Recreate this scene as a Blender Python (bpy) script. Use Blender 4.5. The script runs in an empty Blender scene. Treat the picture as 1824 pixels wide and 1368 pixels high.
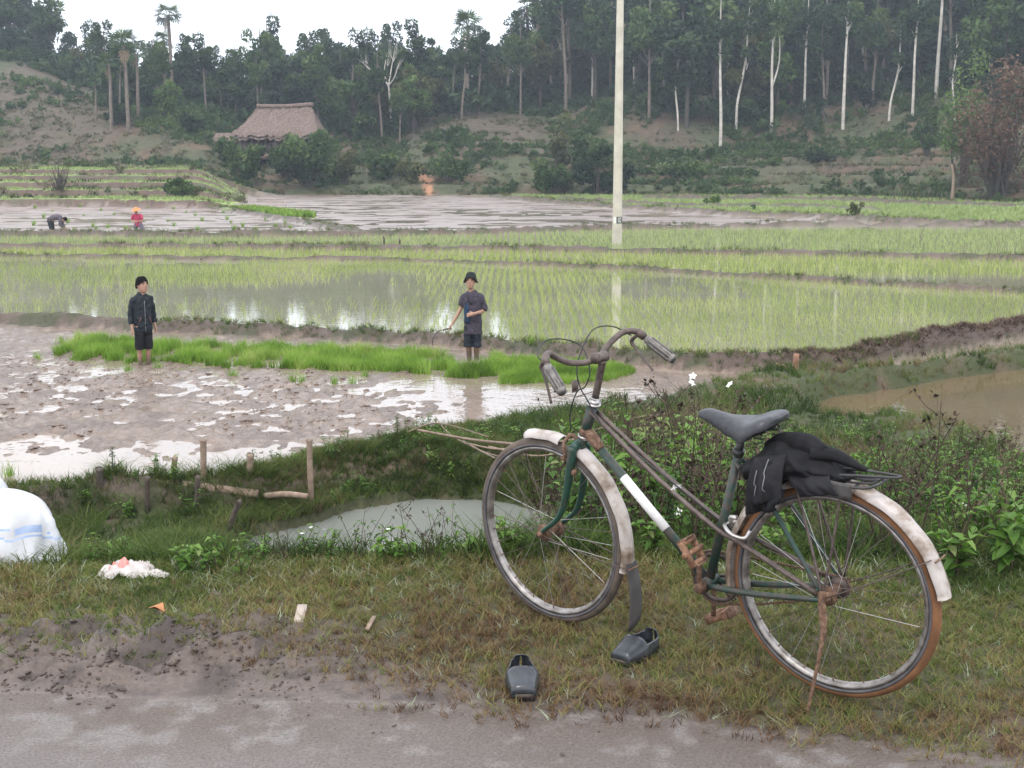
import bpy, bmesh, math, random
import numpy as np
from mathutils import Matrix, Vector
from math import sin, cos, pi, radians, tan, atan2, sqrt
rng = np.random.default_rng(7)
random.seed(7)
C = bpy.context.scene.collection
D = bpy.data
SC = bpy.context.scene

# ------------------------------------------------------------------ camera, sky, sun, exposure
F_PX, TILT, CAM_H = 2352.9, 0.16922, 1.68          # focal length in photo pixels (1824 wide)
cam_d = D.cameras.new('camera'); cam = D.objects.new('camera', cam_d); C.objects.link(cam)
cam_d.sensor_fit = 'HORIZONTAL'; cam_d.sensor_width = 36.0; cam_d.lens = 36.0 * F_PX / 1824.0
cam_d.clip_start = 0.05; cam_d.clip_end = 3000
cam.location = (0, 0, CAM_H); cam.rotation_euler = (pi / 2 - TILT, 0, 0)
SC.camera = cam
SUN_EL, SUN_AZ = radians(58), radians(200)
world = D.worlds.new('World'); SC.world = world; world.use_nodes = True
wn = world.node_tree.nodes; wl = world.node_tree.links; wn.clear()
w_out = wn.new('ShaderNodeOutputWorld'); w_bg = wn.new('ShaderNodeBackground')
sky = wn.new('ShaderNodeTexSky'); sky.sky_type = 'NISHITA'; sky.sun_disc = False
sky.sun_elevation = SUN_EL; sky.sun_rotation = SUN_AZ; sky.air_density = 1.0; sky.dust_density = 3.0
w_tc = wn.new('ShaderNodeTexCoord'); w_no = wn.new('ShaderNodeTexNoise'); w_no.inputs['Scale'].default_value = 2.2
w_no.inputs['Detail'].default_value = 4
w_rp = wn.new('ShaderNodeValToRGB')
w_rp.color_ramp.elements[0].position = .3; w_rp.color_ramp.elements[0].color = (9.2, 9.9, 11.2, 1)
w_rp.color_ramp.elements[1].position = .7; w_rp.color_ramp.elements[1].color = (13.2, 13.1, 13.3, 1)
w_mx = wn.new('ShaderNodeMix'); w_mx.data_type = 'RGBA'; w_mx.inputs[0].default_value = .86
wl.new(w_tc.outputs['Generated'], w_no.inputs['Vector']); wl.new(w_no.outputs['Fac'], w_rp.inputs['Fac'])
wl.new(sky.outputs[0], w_mx.inputs[6]); wl.new(w_rp.outputs[0], w_mx.inputs[7])
wl.new(w_mx.outputs[2], w_bg.inputs['Color']); w_bg.inputs['Strength'].default_value = 0.15
wl.new(w_bg.outputs[0], w_out.inputs['Surface'])
sun_d = D.lights.new('sun', 'SUN'); sun_d.energy = 1.15; sun_d.angle = radians(16); sun_d.color = (1, .96, .9)
sun = D.objects.new('sun', sun_d); C.objects.link(sun)
sun.rotation_euler = (pi / 2 - SUN_EL, 0, -SUN_AZ + pi)
SC.view_settings.view_transform = 'Standard'; SC.view_settings.look = 'None'
SC.view_settings.gamma = 1.0; SC.view_settings.use_curve_mapping = False
SC.view_settings.exposure = 0.3
SC.cycles.max_bounces = 6; SC.cycles.diffuse_bounces = 3; SC.cycles.glossy_bounces = 3
SC.cycles.transmission_bounces = 3; SC.cycles.volume_bounces = 0; SC.cycles.transparent_max_bounces = 6

# ------------------------------------------------------------------ photo geometry helpers
CT, ST_ = cos(TILT), sin(TILT)
def ray(px, py):
    u = (px - 912) / F_PX; v = (684 - py) / F_PX
    return np.array([u, CT + v * ST_, -ST_ + v * CT])
def at(px, py, z):
    d = ray(px, py); k = (z - CAM_H) / d[2]
    return (k * d[0], k * d[1])
def atp(L, z): return np.array([at(x, y, z) for x, y in L])
def xa(px, y): return (px - 912) / F_PX * y * 1.0

# ------------------------------------------------------------------ noise
def _h(i, j, s): 
    n = (i * 374761393 + j * 668265263 + s * 974634777) & 0x7fffffff
    n = ((n ^ (n >> 13)) * 1274126177) & 0x7fffffff
    return ((n ^ (n >> 16)) & 0xffff) / 65535.0
def vnoise(x, y, s=0):
    xi = np.floor(x).astype(np.int64); yi = np.floor(y).astype(np.int64)
    fx = x - xi; fy = y - yi; fx = fx * fx * (3 - 2 * fx); fy = fy * fy * (3 - 2 * fy)
    a = _h(xi, yi, s); b = _h(xi + 1, yi, s); c = _h(xi, yi + 1, s); d = _h(xi + 1, yi + 1, s)
    return (a + (b - a) * fx) * (1 - fy) + (c + (d - c) * fx) * fy
def fbm(x, y, sc=1., o=4, s=0):
    x = np.asarray(x, float) * sc; y = np.asarray(y, float) * sc
    t = 0; a = .5; n = 0
    for k in range(o):
        t = t + a * vnoise(x * 2 ** k + 17.3 * k, y * 2 ** k - 9.1 * k, s + k); n += a; a *= .5
    return t / n * 2 - 1
def smooth(a, b, x):
    t = np.clip((x - a) / (b - a), 0, 1); return t * t * (3 - 2 * t)
def seg_d(X, Y, a, b):
    dx, dy = b[0] - a[0], b[1] - a[1]; L = dx * dx + dy * dy + 1e-12
    t = np.clip(((X - a[0]) * dx + (Y - a[1]) * dy) / L, 0, 1)
    return np.hypot(X - a[0] - t * dx, Y - a[1] - t * dy)
def line_d(X, Y, P):
    d = np.full(np.shape(X), 1e9)
    for a, b in zip(P[:-1], P[1:]): d = np.minimum(d, seg_d(X, Y, a, b))
    return d
def inside(X, Y, P):
    r = np.zeros(np.shape(X), bool); n = len(P)
    for i in range(n):
        x0, y0 = P[i]; x1, y1 = P[(i + 1) % n]
        if y0 == y1: continue
        c = ((y0 > Y) != (y1 > Y)) & (X < (x1 - x0) * (Y - y0) / (y1 - y0) + x0)
        r ^= c
    return r
def sdf(X, Y, P):
    Q = np.vstack([P, P[:1]]); d = line_d(X, Y, Q)
    return np.where(inside(X, Y, P), -d, d)

# ------------------------------------------------------------------ the lay of the land
ZW = -1.5                                             # water level of the paddies
mud_front = atp([(-500, 575), (20, 578), (260, 588), (500, 597), (800, 613), (1000, 638), (1230, 656), (1330, 668), (1260, 700), (1100, 724),
                 (950, 742), (900, 752), (730, 797), (640, 822), (540, 832), (490, 852), (440, 864), (300, 869), (180, 872), (100, 890), (-500, 960)], ZW)
bund_a = atp([(-500, 572), (20, 576), (260, 588), (500, 597), (800, 613), (1000, 636), (1230, 655), (1390, 660), (1500, 650), (1650, 622), (1824, 594), (2300, 540)], ZW)
bund_2 = atp([(-600, 452), (20, 458), (350, 463), (700, 465), (1100, 480), (1500, 506), (1824, 524), (2400, 545)], ZW)
bund_1 = atp([(-600, 440), (20, 444), (250, 442), (600, 446), (900, 447), (1150, 452), (1500, 457), (1824, 466), (2400, 478)], ZW)
bund_3 = atp([(-600, 422), (20, 421), (350, 422), (640, 421), (850, 418), (1000, 412), (1250, 407), (1500, 402), (1824, 408), (2400, 415)], ZW)
bund_d = atp([(300, 362), (400, 374), (520, 394), (640, 416)], ZW)
bund_r = atp([(880, 352), (1000, 364), (1150, 374), (1300, 384), (1430, 388), (1520, 392), (1640, 400), (1824, 404), (2300, 410)], ZW)
bund_r2 = atp([(1000, 358), (1200, 371), (1400, 372), (1560, 378)], ZW)
bund_r3 = atp([(1150, 358), (1350, 358), (1500, 361), (1700, 370), (1824, 372), (2200, 378)], ZW)
pond_l = np.array([(-2.7, 10.5), (-2.25, 12.0), (-1.7, 12.85), (-.9, 13.1), (-.2, 13.05), (.4, 12.6), (.6, 11.5), (.35, 9.6), (-.5, 9.0), (-2.2, 9.0), (-2.9, 9.6)])
pond_r = atp([(1446, 742), (1452, 722), (1500, 706), (1600, 690), (1700, 672), (1824, 656), (2300, 610), (2500, 900), (1900, 905), (1815, 852),
              (1745, 812), (1660, 795), (1600, 762), (1540, 764), (1500, 786), (1460, 776)], ZW)
bank = np.array([tuple(p) for p in atp([(-500, 968), (100, 893), (180, 874), (300, 871), (440, 866), (492, 854), (542, 834), (640, 824), (732, 800), (902, 755),
                 (1100, 727), (1262, 703), (1345, 668), (1420, 664), (1520, 668), (1700, 640), (1824, 615), (2400, 560)], -1.4)] + [(14, 4), (-14, 4)])
far_u = np.array([-.9, -.38, -.2, 0, .1, .25, .33, .37, .5, .9]); far_y = np.array([120, 118, 112, 113, 112, 110, 100, 93, 88, 86])
cap_u = np.array([-.9, -.42, -.36, -.325, -.28, -.225, -.185, -.08, -.02, .03, .08, .2, .5, .9]); cap_z = np.array([32, 30, 23, 13, 9., 9., 12.0, 13, 12.6, 16, 28, 48, 60, 60])
bund_n = atp([(-500, 975), (100, 895), (180, 879), (300, 876), (440, 872), (495, 862), (545, 844), (640, 830), (735, 806), (905, 763), (1100, 733)], -1.45)
BR = lambda x: 5.32 + .10 * np.sin(x * 1.7 + 1) + .06 * np.sin(x * 4.1)      # where the verge breaks off
def brink_len(x): return 2.7 + 4.2 * smooth(-.2, 1.2, x)
def height(x, y, detail=True):
    x = np.asarray(x, float); y = np.asarray(y, float)
    u = x / np.maximum(y, 3)
    n1 = fbm(x, y, .9, 4, 1); n2 = fbm(x, y, 3.1, 4, 5)
    z = np.full(x.shape, ZW - .12) + .02 * n2
    # ploughed mud of the front field
    m = sdf(x, y, mud_front)
    left = smooth(1.5, -3.5, x) * smooth(13.2, 15.2, y + .25 * n1)
    clod = fbm(x * 1.0, y * .75, 5.5, 4, 11); big = fbm(x, y, 1.3, 3, 15)
    mz = ZW - .028 + .055 * clod + .03 * big + .042 * left - .05 * smooth(14.5, 12.8, y) - .035 * smooth(-1, 1.5, x)
    mz = np.maximum(mz, ZW - .1)
    bed = smooth(.7, .15, np.abs(line_d(x, y, bund_a) - 1.35) - .5) * smooth(-9, -8, x)
    mz = np.maximum(mz, ZW + .03 * bed - .02 + .02 * n2)
    z = np.where(m < 0, mz, z)
    # far ploughed fields
    fm = sdf(x, y, FAR_MUD) < 0
    fz = ZW + .012 + .085 * fbm(x * .30, y * 1.0, 1.2, 4, 21) + .03 * fbm(x * .6, y * 1.6, 2.2, 3, 22)
    z = np.where(fm, fz, z)
    z = np.where((sdf(x, y, RIGHT_GREEN) < 0), ZW + .06 + .04 * n1, z)
    # earth banks between fields
    for P, h, w in ((bund_a, .2, .24), (bund_2, .14, .22), (bund_1, .2, .34), (bund_3, .26, .45), (bund_d, .2, .5), (bund_r, .3, .7), (bund_r2, .35, .6), (bund_r3, .45, .6)):
        d = line_d(x, y, P)
        hh = h * (1 + .45 * n1 + .35 * n2) * np.exp(-(d / (w * (1 + .35 * n1))) ** 2 * .9)
        if P is bund_a: hh = hh * (1 + .35 * smooth(2.5, 4.5, x)); 
        z = np.maximum(z, ZW - .12 + (hh + .12 * np.exp(-(d / w) ** 4 * .5)))
    # grassy causeway and foot of the verge
    b = sdf(x, y, bank)
    bz = -1.27 + .07 * n1 + .05 * n2 + .16 * smooth(1.3, 3, x) * smooth(20, 15, y)
    bz = bz - .33 * smooth(-1.45, -2.2, x + .3 * n1) * smooth(12.55, 12.25, y)
    s = smooth(.12, -.42, b + .12 * n1)
    z = np.maximum(z, (ZW - .14) * (1 - s) + bz * s)
    # ponds
    for P, lvl in ((pond_l, -1.75), (pond_r, ZW)):
        d = sdf(x, y, P) + .1 * n2 + .1 * n1
        z = np.where((d < 1.4) & (b < .0), np.minimum(z, lvl - .03 + np.clip(d, -.3, 9) * 1.5), z)
    d = line_d(x, y, bund_n); z = np.where(d > .55, z, np.maximum(z, ZW - .14 + (.34 + .1 * n1 + .07 * n2) * np.exp(-(d / .23) ** 4)))
    # verge down to its foot
    t = np.clip((y - BR(x)) / brink_len(x), 0, 1)
    drop = np.where(x > .3, t ** 1.15, smooth(0, 1, t) * .8 + .2 * t)
    vz = -1.3 * drop + np.where(t > 0, (.05 * n1 + .04 * n2) * np.minimum(1, t * 4), 0)
    near = smooth(.95, .8, t)
    z = np.where(t < 1, np.maximum(z * 1, vz) * near + z * (1 - near), z)
    z = np.where(t <= 0, 0, z)
    # verge relief
    vn = .012 * n1 + .008 * n2
    rough = smooth(-.3, -1.0, x) * smooth(3.95, 4.2, y) * smooth(4.75, 4.45, y)
    vn = vn + rough * (.095 * np.maximum(fbm(x, y, 10, 5, 31), -.25) + .02)
    vn = vn + .02 * smooth(3.6, 4.3, y) 
    z = np.where(t <= 0, z + vn * smooth(3.0, 3.9, y) , z)
    # left-hand terraces
    a = y + 2.2 * fbm(x, y, .10, 4, 41) + .35 * n2 + (x + 25) * .05
    tz = -1.52 + .55 * smooth(86, 86.7, a) + .45 * smooth(92.5, 93.1, a) + .45 * smooth(98.5, 99.2, a) + .42 * smooth(103.5, 104.2, a) + .45 * smooth(108, 108.7, a) + .35 * smooth(112, 124, a)
    tm = smooth(-.19, -.24, u)
    z = np.where((y > 80) & (tm > 0), np.maximum(z, tz * tm + (ZW) * (1 - tm)), z)
    # hill
    y0 = np.interp(u, far_u, far_y); tt = y - y0
    k = np.maximum(tt, 0)
    hz = .15 * np.minimum(k, 26) + .36 * np.clip(k - 26, 0, 40) + .5 * np.maximum(k - 66, 0)
    hl = .05 * np.minimum(k, 8) + .37 * np.maximum(k - 8, 0)
    wl_ = smooth(-.17, -.25, u)
    hz = hz * (1 - wl_) + hl * wl_ 
    hz = hz + np.minimum(k, 12) / 12 * (1.0 * fbm(x, y, .045, 3, 51) + .25 * n1)
    hz = hz + 2.2 * np.exp(-((u + .03) / .05) ** 2) * smooth(6, 28, k)
    cap = np.interp(u, cap_u, cap_z)
    hz = cap * (1 - np.exp(-np.maximum(hz, 0) / cap * 1.15))
    st = np.floor(hz / .8) * .8 + .8 * smooth(.55, .95, hz / .8 - np.floor(hz / .8))
    lowt = smooth(38, 26, k) * (1 - wl_)
    hz = hz * (1 - .8 * lowt) + st * .8 * lowt
    base = (ZW + .1) * (1 - smooth(-.17, -.25, u)) + .8 * smooth(-.17, -.25, u)
    z = np.where(tt > 0, np.maximum(z, base + hz), z)
    return z
FAR_MUD = np.vstack([bund_3[:4][::1], bund_3[4:7], atp([(1500, 401), (1520, 394), (1430, 390), (1300, 386), (1150, 376), (1000, 366), (880, 354), (840, 350), (400, 349), (300, 358), (100, 361), (-600, 366)], ZW)])
RIGHT_GREEN = np.vstack([bund_r, atp([(2300, 350), (1000, 346), (880, 349)], ZW)])
def H1(x, y): return float(height(np.array([x]), np.array([y]))[0])
def hit(px, py, y0=86, y1=320):
    ys = np.arange(y0, y1, .5); d = ray(px, py)
    k = ys / d[1]; xs = k * d[0]; zs = CAM_H + k * d[2]; g = height(xs, ys)
    i = np.argmax(zs < g)
    if not (zs < g).any(): i = len(ys) - 1
    return xs[i], ys[i], g[i]

# ------------------------------------------------------------------ material helpers
def newmat(name):
    m = D.materials.new(name); m.use_nodes = True; nt = m.node_tree
    b = nt.nodes['Principled BSDF']; return m, nt, b
def noise(nt, scale, detail=4, coord='Object', rough=.6, vec=None):
    n = nt.nodes.new('ShaderNodeTexNoise'); n.inputs['Scale'].default_value = scale; n.inputs['Detail'].default_value = detail
    n.inputs['Roughness'].default_value = rough
    if vec is None:
        tc = nt.nodes.new('ShaderNodeTexCoord'); nt.links.new(tc.outputs[coord], n.inputs['Vector'])
    else: nt.links.new(vec, n.inputs['Vector'])
    return n
def ramp(nt, src, stops):
    r = nt.nodes.new('ShaderNodeValToRGB'); e = r.color_ramp.elements
    while len(e) > 2: e.remove(e[-1])
    while len(e) < len(stops): e.new(.5)
    for i, (p, c) in enumerate(stops): e[i].position = p; e[i].color = (*c, 1) if len(c) == 3 else c
    nt.links.new(src, r.inputs['Fac']); return r
def bump(nt, b, src, dist, strength=1.):
    n = nt.nodes.new('ShaderNodeBump'); n.inputs['Distance'].default_value = dist; n.inputs['Strength'].default_value = strength
    nt.links.new(src, n.inputs['Height']); nt.links.new(n.outputs[0], b.inputs['Normal']); return n
def attr(nt, name):
    a = nt.nodes.new('ShaderNodeAttribute'); a.attribute_name = name; return a
def simple(name, stops, scale=8, rough=.6, bmp=.002, metal=0, rough2=None, detail=5, spec=.5, coord='Object'):
    m, nt, b = newmat(name)
    n = noise(nt, scale, detail, coord); r = ramp(nt, n.outputs['Fac'], stops)
    nt.links.new(r.outputs[0], b.inputs['Base Color']); b.inputs['Metallic'].default_value = metal
    b.inputs['Specular IOR Level'].default_value = spec
    if rough2 is None: b.inputs['Roughness'].default_value = rough
    else:
        r2 = ramp(nt, n.outputs['Fac'], [(.35, (rough,) * 3), (.65, (rough2,) * 3)]); nt.links.new(r2.outputs[0], b.inputs['Roughness'])
    if bmp: bump(nt, b, n.outputs['Fac'], bmp)
    return m
def leafmat(name, stops, rough=.5, trans=.35, spec=.3):
    m, nt, b = newmat(name)
    a = attr(nt, 'rnd'); r = ramp(nt, a.outputs['Fac'], stops)
    n = noise(nt, 1.7, 2, 'Object'); mx = nt.nodes.new('ShaderNodeHueSaturation')
    mr = nt.nodes.new('ShaderNodeMapRange'); mr.inputs['To Min'].default_value = .7; mr.inputs['To Max'].default_value = 1.3
    nt.links.new(n.outputs['Fac'], mr.inputs['Value']); nt.links.new(mr.outputs[0], mx.inputs['Value']); nt.links.new(r.outputs[0], mx.inputs['Color'])
    nt.links.new(mx.outputs[0], b.inputs['Base Color']); b.inputs['Roughness'].default_value = rough; b.inputs['Specular IOR Level'].default_value = spec
    if trans:
        t = nt.nodes.new('ShaderNodeBsdfTranslucent'); nt.links.new(mx.outputs[0], t.inputs['Color'])
        ms = nt.nodes.new('ShaderNodeMixShader'); ms.inputs[0].default_value = trans
        nt.links.new(b.outputs[0], ms.inputs[1]); nt.links.new(t.outputs[0], ms.inputs[2])
        nt.links.new(ms.outputs[0], nt.nodes['Material Output'].inputs['Surface'])
    return m
def colmat(name, scale=30, bmp=.004, rlo=.35, rhi=.9, vlo=.65, vhi=1.4, wet=True):
    "colour from the surface's own attribute, broken up by fine noise; 'wet' attribute lowers roughness"
    m, nt, b = newmat(name)
    a = attr(nt, 'Col'); n = noise(nt, scale, 6, 'Object', .7); hs = nt.nodes.new('ShaderNodeHueSaturation')
    mr = nt.nodes.new('ShaderNodeMapRange'); mr.inputs['From Min'].default_value = .3; mr.inputs['From Max'].default_value = .7
    mr.inputs['To Min'].default_value = vlo; mr.inputs['To Max'].default_value = vhi
    nt.links.new(n.outputs['Fac'], mr.inputs['Value']); nt.links.new(mr.outputs[0], hs.inputs['Value']); nt.links.new(a.outputs['Color'], hs.inputs['Color'])
    nt.links.new(hs.outputs[0], b.inputs['Base Color'])
    w = attr(nt, 'wet'); r = nt.nodes.new('ShaderNodeMapRange'); r.inputs['To Min'].default_value = rhi; r.inputs['To Max'].default_value = rlo
    nt.links.new(w.outputs['Fac'], r.inputs['Value']); nt.links.new(r.outputs[0], b.inputs['Roughness'])
    bump(nt, b, n.outputs['Fac'], bmp); return m
def watermat(name, col, rough, ripple, scale, col2=None, stretch=1.):
    m, nt, b = newmat(name)
    tc = nt.nodes.new('ShaderNodeTexCoord'); mp = nt.nodes.new('ShaderNodeMapping'); mp.inputs['Scale'].default_value = (1, stretch, 1)
    nt.links.new(tc.outputs['Object'], mp.inputs['Vector'])
    n0 = noise(nt, .35, 4, vec=mp.outputs[0]); r = ramp(nt, n0.outputs['Fac'], [(.35, col), (.65, col2 or col)])
    nt.links.new(r.outputs[0], b.inputs['Base Color'])
    b.inputs['Roughness'].default_value = rough; b.inputs['IOR'].default_value = 1.42; b.inputs['Specular IOR Level'].default_value = .8
    n = noise(nt, scale, 3, vec=mp.outputs[0]); bump(nt, b, n.outputs['Fac'], ripple)
    return m

# ------------------------------------------------------------------ mesh helpers
def mesh(name, V, F, mats, rnd=None, smooth_=False, midx=None, cols=None, wet=None):
    me = D.meshes.new(name); V = np.asarray(V, np.float32)
    if isinstance(F, np.ndarray): groups = [F]
    else: groups = [np.asarray(f, np.int32) for f in F if len(f)]
    li = np.concatenate([g.ravel() for g in groups]).astype(np.int32)
    tot = np.concatenate([np.full(len(g), g.shape[1], np.int32) for g in groups])
    st = np.concatenate([[0], np.cumsum(tot)[:-1]]).astype(np.int32)
    me.vertices.add(len(V)); me.vertices.foreach_set('co', V.ravel())
    me.loops.add(len(li)); me.loops.foreach_set('vertex_index', li)
    me.polygons.add(len(tot)); me.polygons.foreach_set('loop_start', st); me.polygons.foreach_set('loop_total', tot)
    if smooth_: me.polygons.foreach_set('use_smooth', np.ones(len(tot), bool))
    for m in (mats if isinstance(mats, (list, tuple)) else [mats]): me.materials.append(m)
    if midx is not None: me.polygons.foreach_set('material_index', np.asarray(midx, np.int32))
    if rnd is not None:
        a = me.attributes.new('rnd', 'FLOAT', 'POINT'); a.data.foreach_set('value', np.asarray(rnd, np.float32))
    if cols is not None:
        a = me.attributes.new('Col', 'FLOAT_COLOR', 'POINT'); a.data.foreach_set('color', np.hstack([cols, np.ones((len(cols), 1))]).astype(np.float32).ravel())
    if wet is not None:
        a = me.attributes.new('wet', 'FLOAT', 'POINT'); a.data.foreach_set('value', np.asarray(wet, np.float32))
    me.update(); me.validate(clean_customdata=False) if False else None
    return me
def link(name, data, parent=None, label=None, cat=None, group=None, kind=None, M=None):
    o = D.objects.new(name, data); C.objects.link(o)
    if parent is not None: o.parent = parent
    if M is not None: o.matrix_basis = M
    if label: o['label'] = label
    if cat: o['category'] = cat
    if group: o['group'] = group
    if kind: o['kind'] = kind
    return o
def empty(name, loc, label, cat, group=None, rz=0):
    o = link(name, None, None, label, cat, group); o.location = loc; o.rotation_euler = (0, 0, rz); o.empty_display_size = .1; return o
def copy_tree(o, parent=None):
    c = o.copy(); C.objects.link(c); c.parent = parent
    for ch in o.children: copy_tree(ch, c)
    return c
class MB:
    def __init__(s): s.V = []; s.Q = []; s.T = []; s.R = []; s.n = 0; s.MQ = []; s.MT = []
    def add(s, V, F, r=.5, m=0):
        V = np.asarray(V, float); F = np.asarray(F, np.int64)
        if len(V) == 0 or len(F) == 0: return s
        s.V.append(V); s.R.append(np.broadcast_to(np.asarray(r, float), (len(V),)))
        (s.Q if F.shape[1] == 4 else s.T).append(F + s.n); (s.MQ if F.shape[1] == 4 else s.MT).append(np.full(len(F), m)); s.n += len(V); return s
    def data(s, name, mats, smooth_=False):
        V = np.vstack(s.V); F = []; mi = []
        if s.Q: F.append(np.vstack(s.Q)); mi.append(np.concatenate(s.MQ))
        if s.T: F.append(np.vstack(s.T)); mi.append(np.concatenate(s.MT))
        return mesh(name, V, F, mats, np.concatenate(s.R), smooth_, np.concatenate(mi))
    def build(s, name, mats, parent=None, smooth_=False, **k): return link(name, s.data(name, mats, smooth_), parent, **k)
def catmull(P, n):
    P = np.asarray(P, float)
    if len(P) < 3 or n < 2: return P
    Q = np.vstack([2 * P[0] - P[1], P, 2 * P[-1] - P[-2]]); out = []
    for i in range(1, len(Q) - 2):
        for t in np.linspace(0, 1, n, endpoint=False):
            a, b, c, d = Q[i - 1], Q[i], Q[i + 1], Q[i + 2]
            out.append(.5 * (2 * b + (c - a) * t + (2 * a - 5 * b + 4 * c - d) * t * t + (3 * b - a - 3 * c + d) * t ** 3))
    out.append(P[-1]); return np.array(out)
def tube(P, r, n=8, cap=True, sm=1, flat=1.0, up=None):
    "tube along P; r scalar or one radius per given point"
    P = np.asarray(P, float)
    r = np.full(len(P), r, float) if np.isscalar(r) else np.asarray(r, float)
    if sm > 1:
        PR = catmull(np.column_stack([P, r]), sm); P, r = PR[:, :3], PR[:, 3]
    T = np.gradient(P, axis=0); T /= np.linalg.norm(T, axis=1)[:, None] + 1e-12
    a = np.array(up if up is not None else ([0, 0, 1.] if abs(T[0][2]) < .9 else [1., 0, 0])); N = np.cross(np.cross(T[0], a), T[0]); N /= np.linalg.norm(N) + 1e-12
    V = []; th = np.linspace(0, 2 * pi, n, endpoint=False)
    for i in range(len(P)):
        N = N - T[i] * (N @ T[i]); N /= np.linalg.norm(N) + 1e-12; B = np.cross(T[i], N)
        V.append(P[i] + r[i] * (np.cos(th)[:, None] * N * flat + np.sin(th)[:, None] * B))
    V = np.vstack(V); m = len(P); F = []
    i = np.arange(m - 1)[:, None] * n; j = np.arange(n)[None]; k = (j + 1) % n
    F = np.stack([i + j, i + k, i + n + k, i + n + j], -1).reshape(-1, 4)
    if cap:
        V = np.vstack([V, P[0], P[-1]]); c0 = m * n; c1 = c0 + 1; jj = np.arange(n); kk = (jj + 1) % n
        F = np.vstack([F, np.stack([kk, jj, np.full(n, c0), np.full(n, c0)], 1), np.stack([(m - 1) * n + jj, (m - 1) * n + kk, np.full(n, c1), np.full(n, c1)], 1)])
        tri = F[:, 2] == F[:, 3]
        return V, F[~tri], F[tri][:, :3]
    return V, F, np.zeros((0, 3), int)
def addtube(mb, P, r, n=8, cap=True, sm=1, rnd=.5, m=0, **k):
    V, Q, T = tube(P, r, n, cap, sm, **k); b = mb.n
    mb.V.append(V); mb.R.append(np.full(len(V), rnd)); mb.Q.append(Q + b); mb.MQ.append(np.full(len(Q), m))
    if len(T): mb.T.append(T + b); mb.MT.append(np.full(len(T), m))
    mb.n += len(V); return mb
def boxm(mb, c, s, R=None, rnd=.5, m=0):
    V = np.array([(x, y, z) for x in (-.5, .5) for y in (-.5, .5) for z in (-.5, .5)]) * np.array(s)
    if R is not None: V = V @ np.array(R).T
    return mb.add(V + np.array(c), [(0, 1, 3, 2), (4, 6, 7, 5), (0, 4, 5, 1), (2, 3, 7, 6), (0, 2, 6, 4), (1, 5, 7, 3)], rnd, m)
def tile(PV, PF, pos, yaw, sc, lean=None):
    "copies of one small shape at many places; returns V, F, instance index per vertex"
    n = len(pos); k = len(PV); c, s = np.cos(yaw), np.sin(yaw)
    sc = np.asarray(sc, float)
    if sc.ndim == 1: sc = np.stack([sc, sc, sc], 1)
    W = PV[None] * sc[:, None, :]
    x = W[..., 0] * c[:, None] - W[..., 1] * s[:, None]; y = W[..., 0] * s[:, None] + W[..., 1] * c[:, None]; z = W[..., 2]
    if lean is not None: x = x + z * lean[:, :1]; y = y + z * lean[:, 1:]
    V = np.stack([x, y, z], -1) + pos[:, None]
    F = (PF[None] + (np.arange(n) * k)[:, None, None]).reshape(-1, PF.shape[1])
    return V.reshape(-1, 3), F, np.repeat(np.arange(n), k)
def tuft(nb, h, w, spread, bend, segs=2, seed=0):
    "a tuft of grass blades: quads then a tip triangle as quads"
    r = np.random.default_rng(seed); V = []; F = []; b = 0
    for i in range(nb):
        a = r.uniform(0, 2 * pi); hh = h * r.uniform(.6, 1.1); o = r.normal(0, spread * .35, 2); d = np.array([cos(a), sin(a)])
        fa = r.uniform(0, 2 * pi); side = np.array([cos(fa), sin(fa)]) * w * .5 * r.uniform(.7, 1.2); bd = bend * r.uniform(.4, 1.3)
        L = []
        for k in range(segs + 1):
            t = k / segs; p = o + d * bd * hh * t ** 1.8; zz = hh * t * (1 - .25 * bd * t); ww = side * (1 - t) if k else side
            if k == segs: V.append((*p, zz)); L.append((b, b)); b += 1
            else: V.append((*(p - ww), zz)); V.append((*(p + ww), zz)); L.append((b, b + 1)); b += 2
        for k in range(segs):
            if k == segs - 1: F.append((L[k][0], L[k][1], L[k + 1][0]))
            else: F += [(L[k][0], L[k][1], L[k + 1][1]), (L[k][0], L[k + 1][1], L[k + 1][0])]
    return np.array(V, float), np.array(F)
def field_points(n, xr, yr, fan=.46, seed=0, pw=1.0):
    r = np.random.default_rng(seed); y = yr[0] + (yr[1] - yr[0]) * r.random(n) ** pw
    x = r.uniform(xr[0], xr[1], n); k = np.abs(x) < fan * y + .6
    return x[k], y[k]
def scatter(name, protos, X, Y, sc, mat, kind='stuff', lean=.15, label=None, cat=None, rnd=None, dz=0, seed=3, Z=None, sz=None, yaw=None, **kw):
    r = np.random.default_rng(seed); n = len(X); Z = height(X, Y) if Z is None else Z
    pos = np.stack([X, Y, Z + dz], 1); yaw = r.uniform(0, 2 * pi, n) if yaw is None else yaw; sc = np.broadcast_to(sc, (n,)) * r.uniform(.7, 1.3, n)
    if sz is not None: sc = np.stack([sc, sc, sc * sz], 1)
    rd = r.random(n) if rnd is None else rnd; which = r.integers(0, len(protos), n); mb = MB()
    for i, (PV, PF) in enumerate(protos):
        k = which == i
        if not k.any(): continue
        V, F, idx = tile(PV, PF, pos[k], yaw[k], sc[k], r.normal(0, lean, (k.sum(), 2)))
        mb.add(V, F, rd[k][idx])
    return mb.build(name, mat, kind=kind, label=label, cat=cat, **kw)

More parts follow.
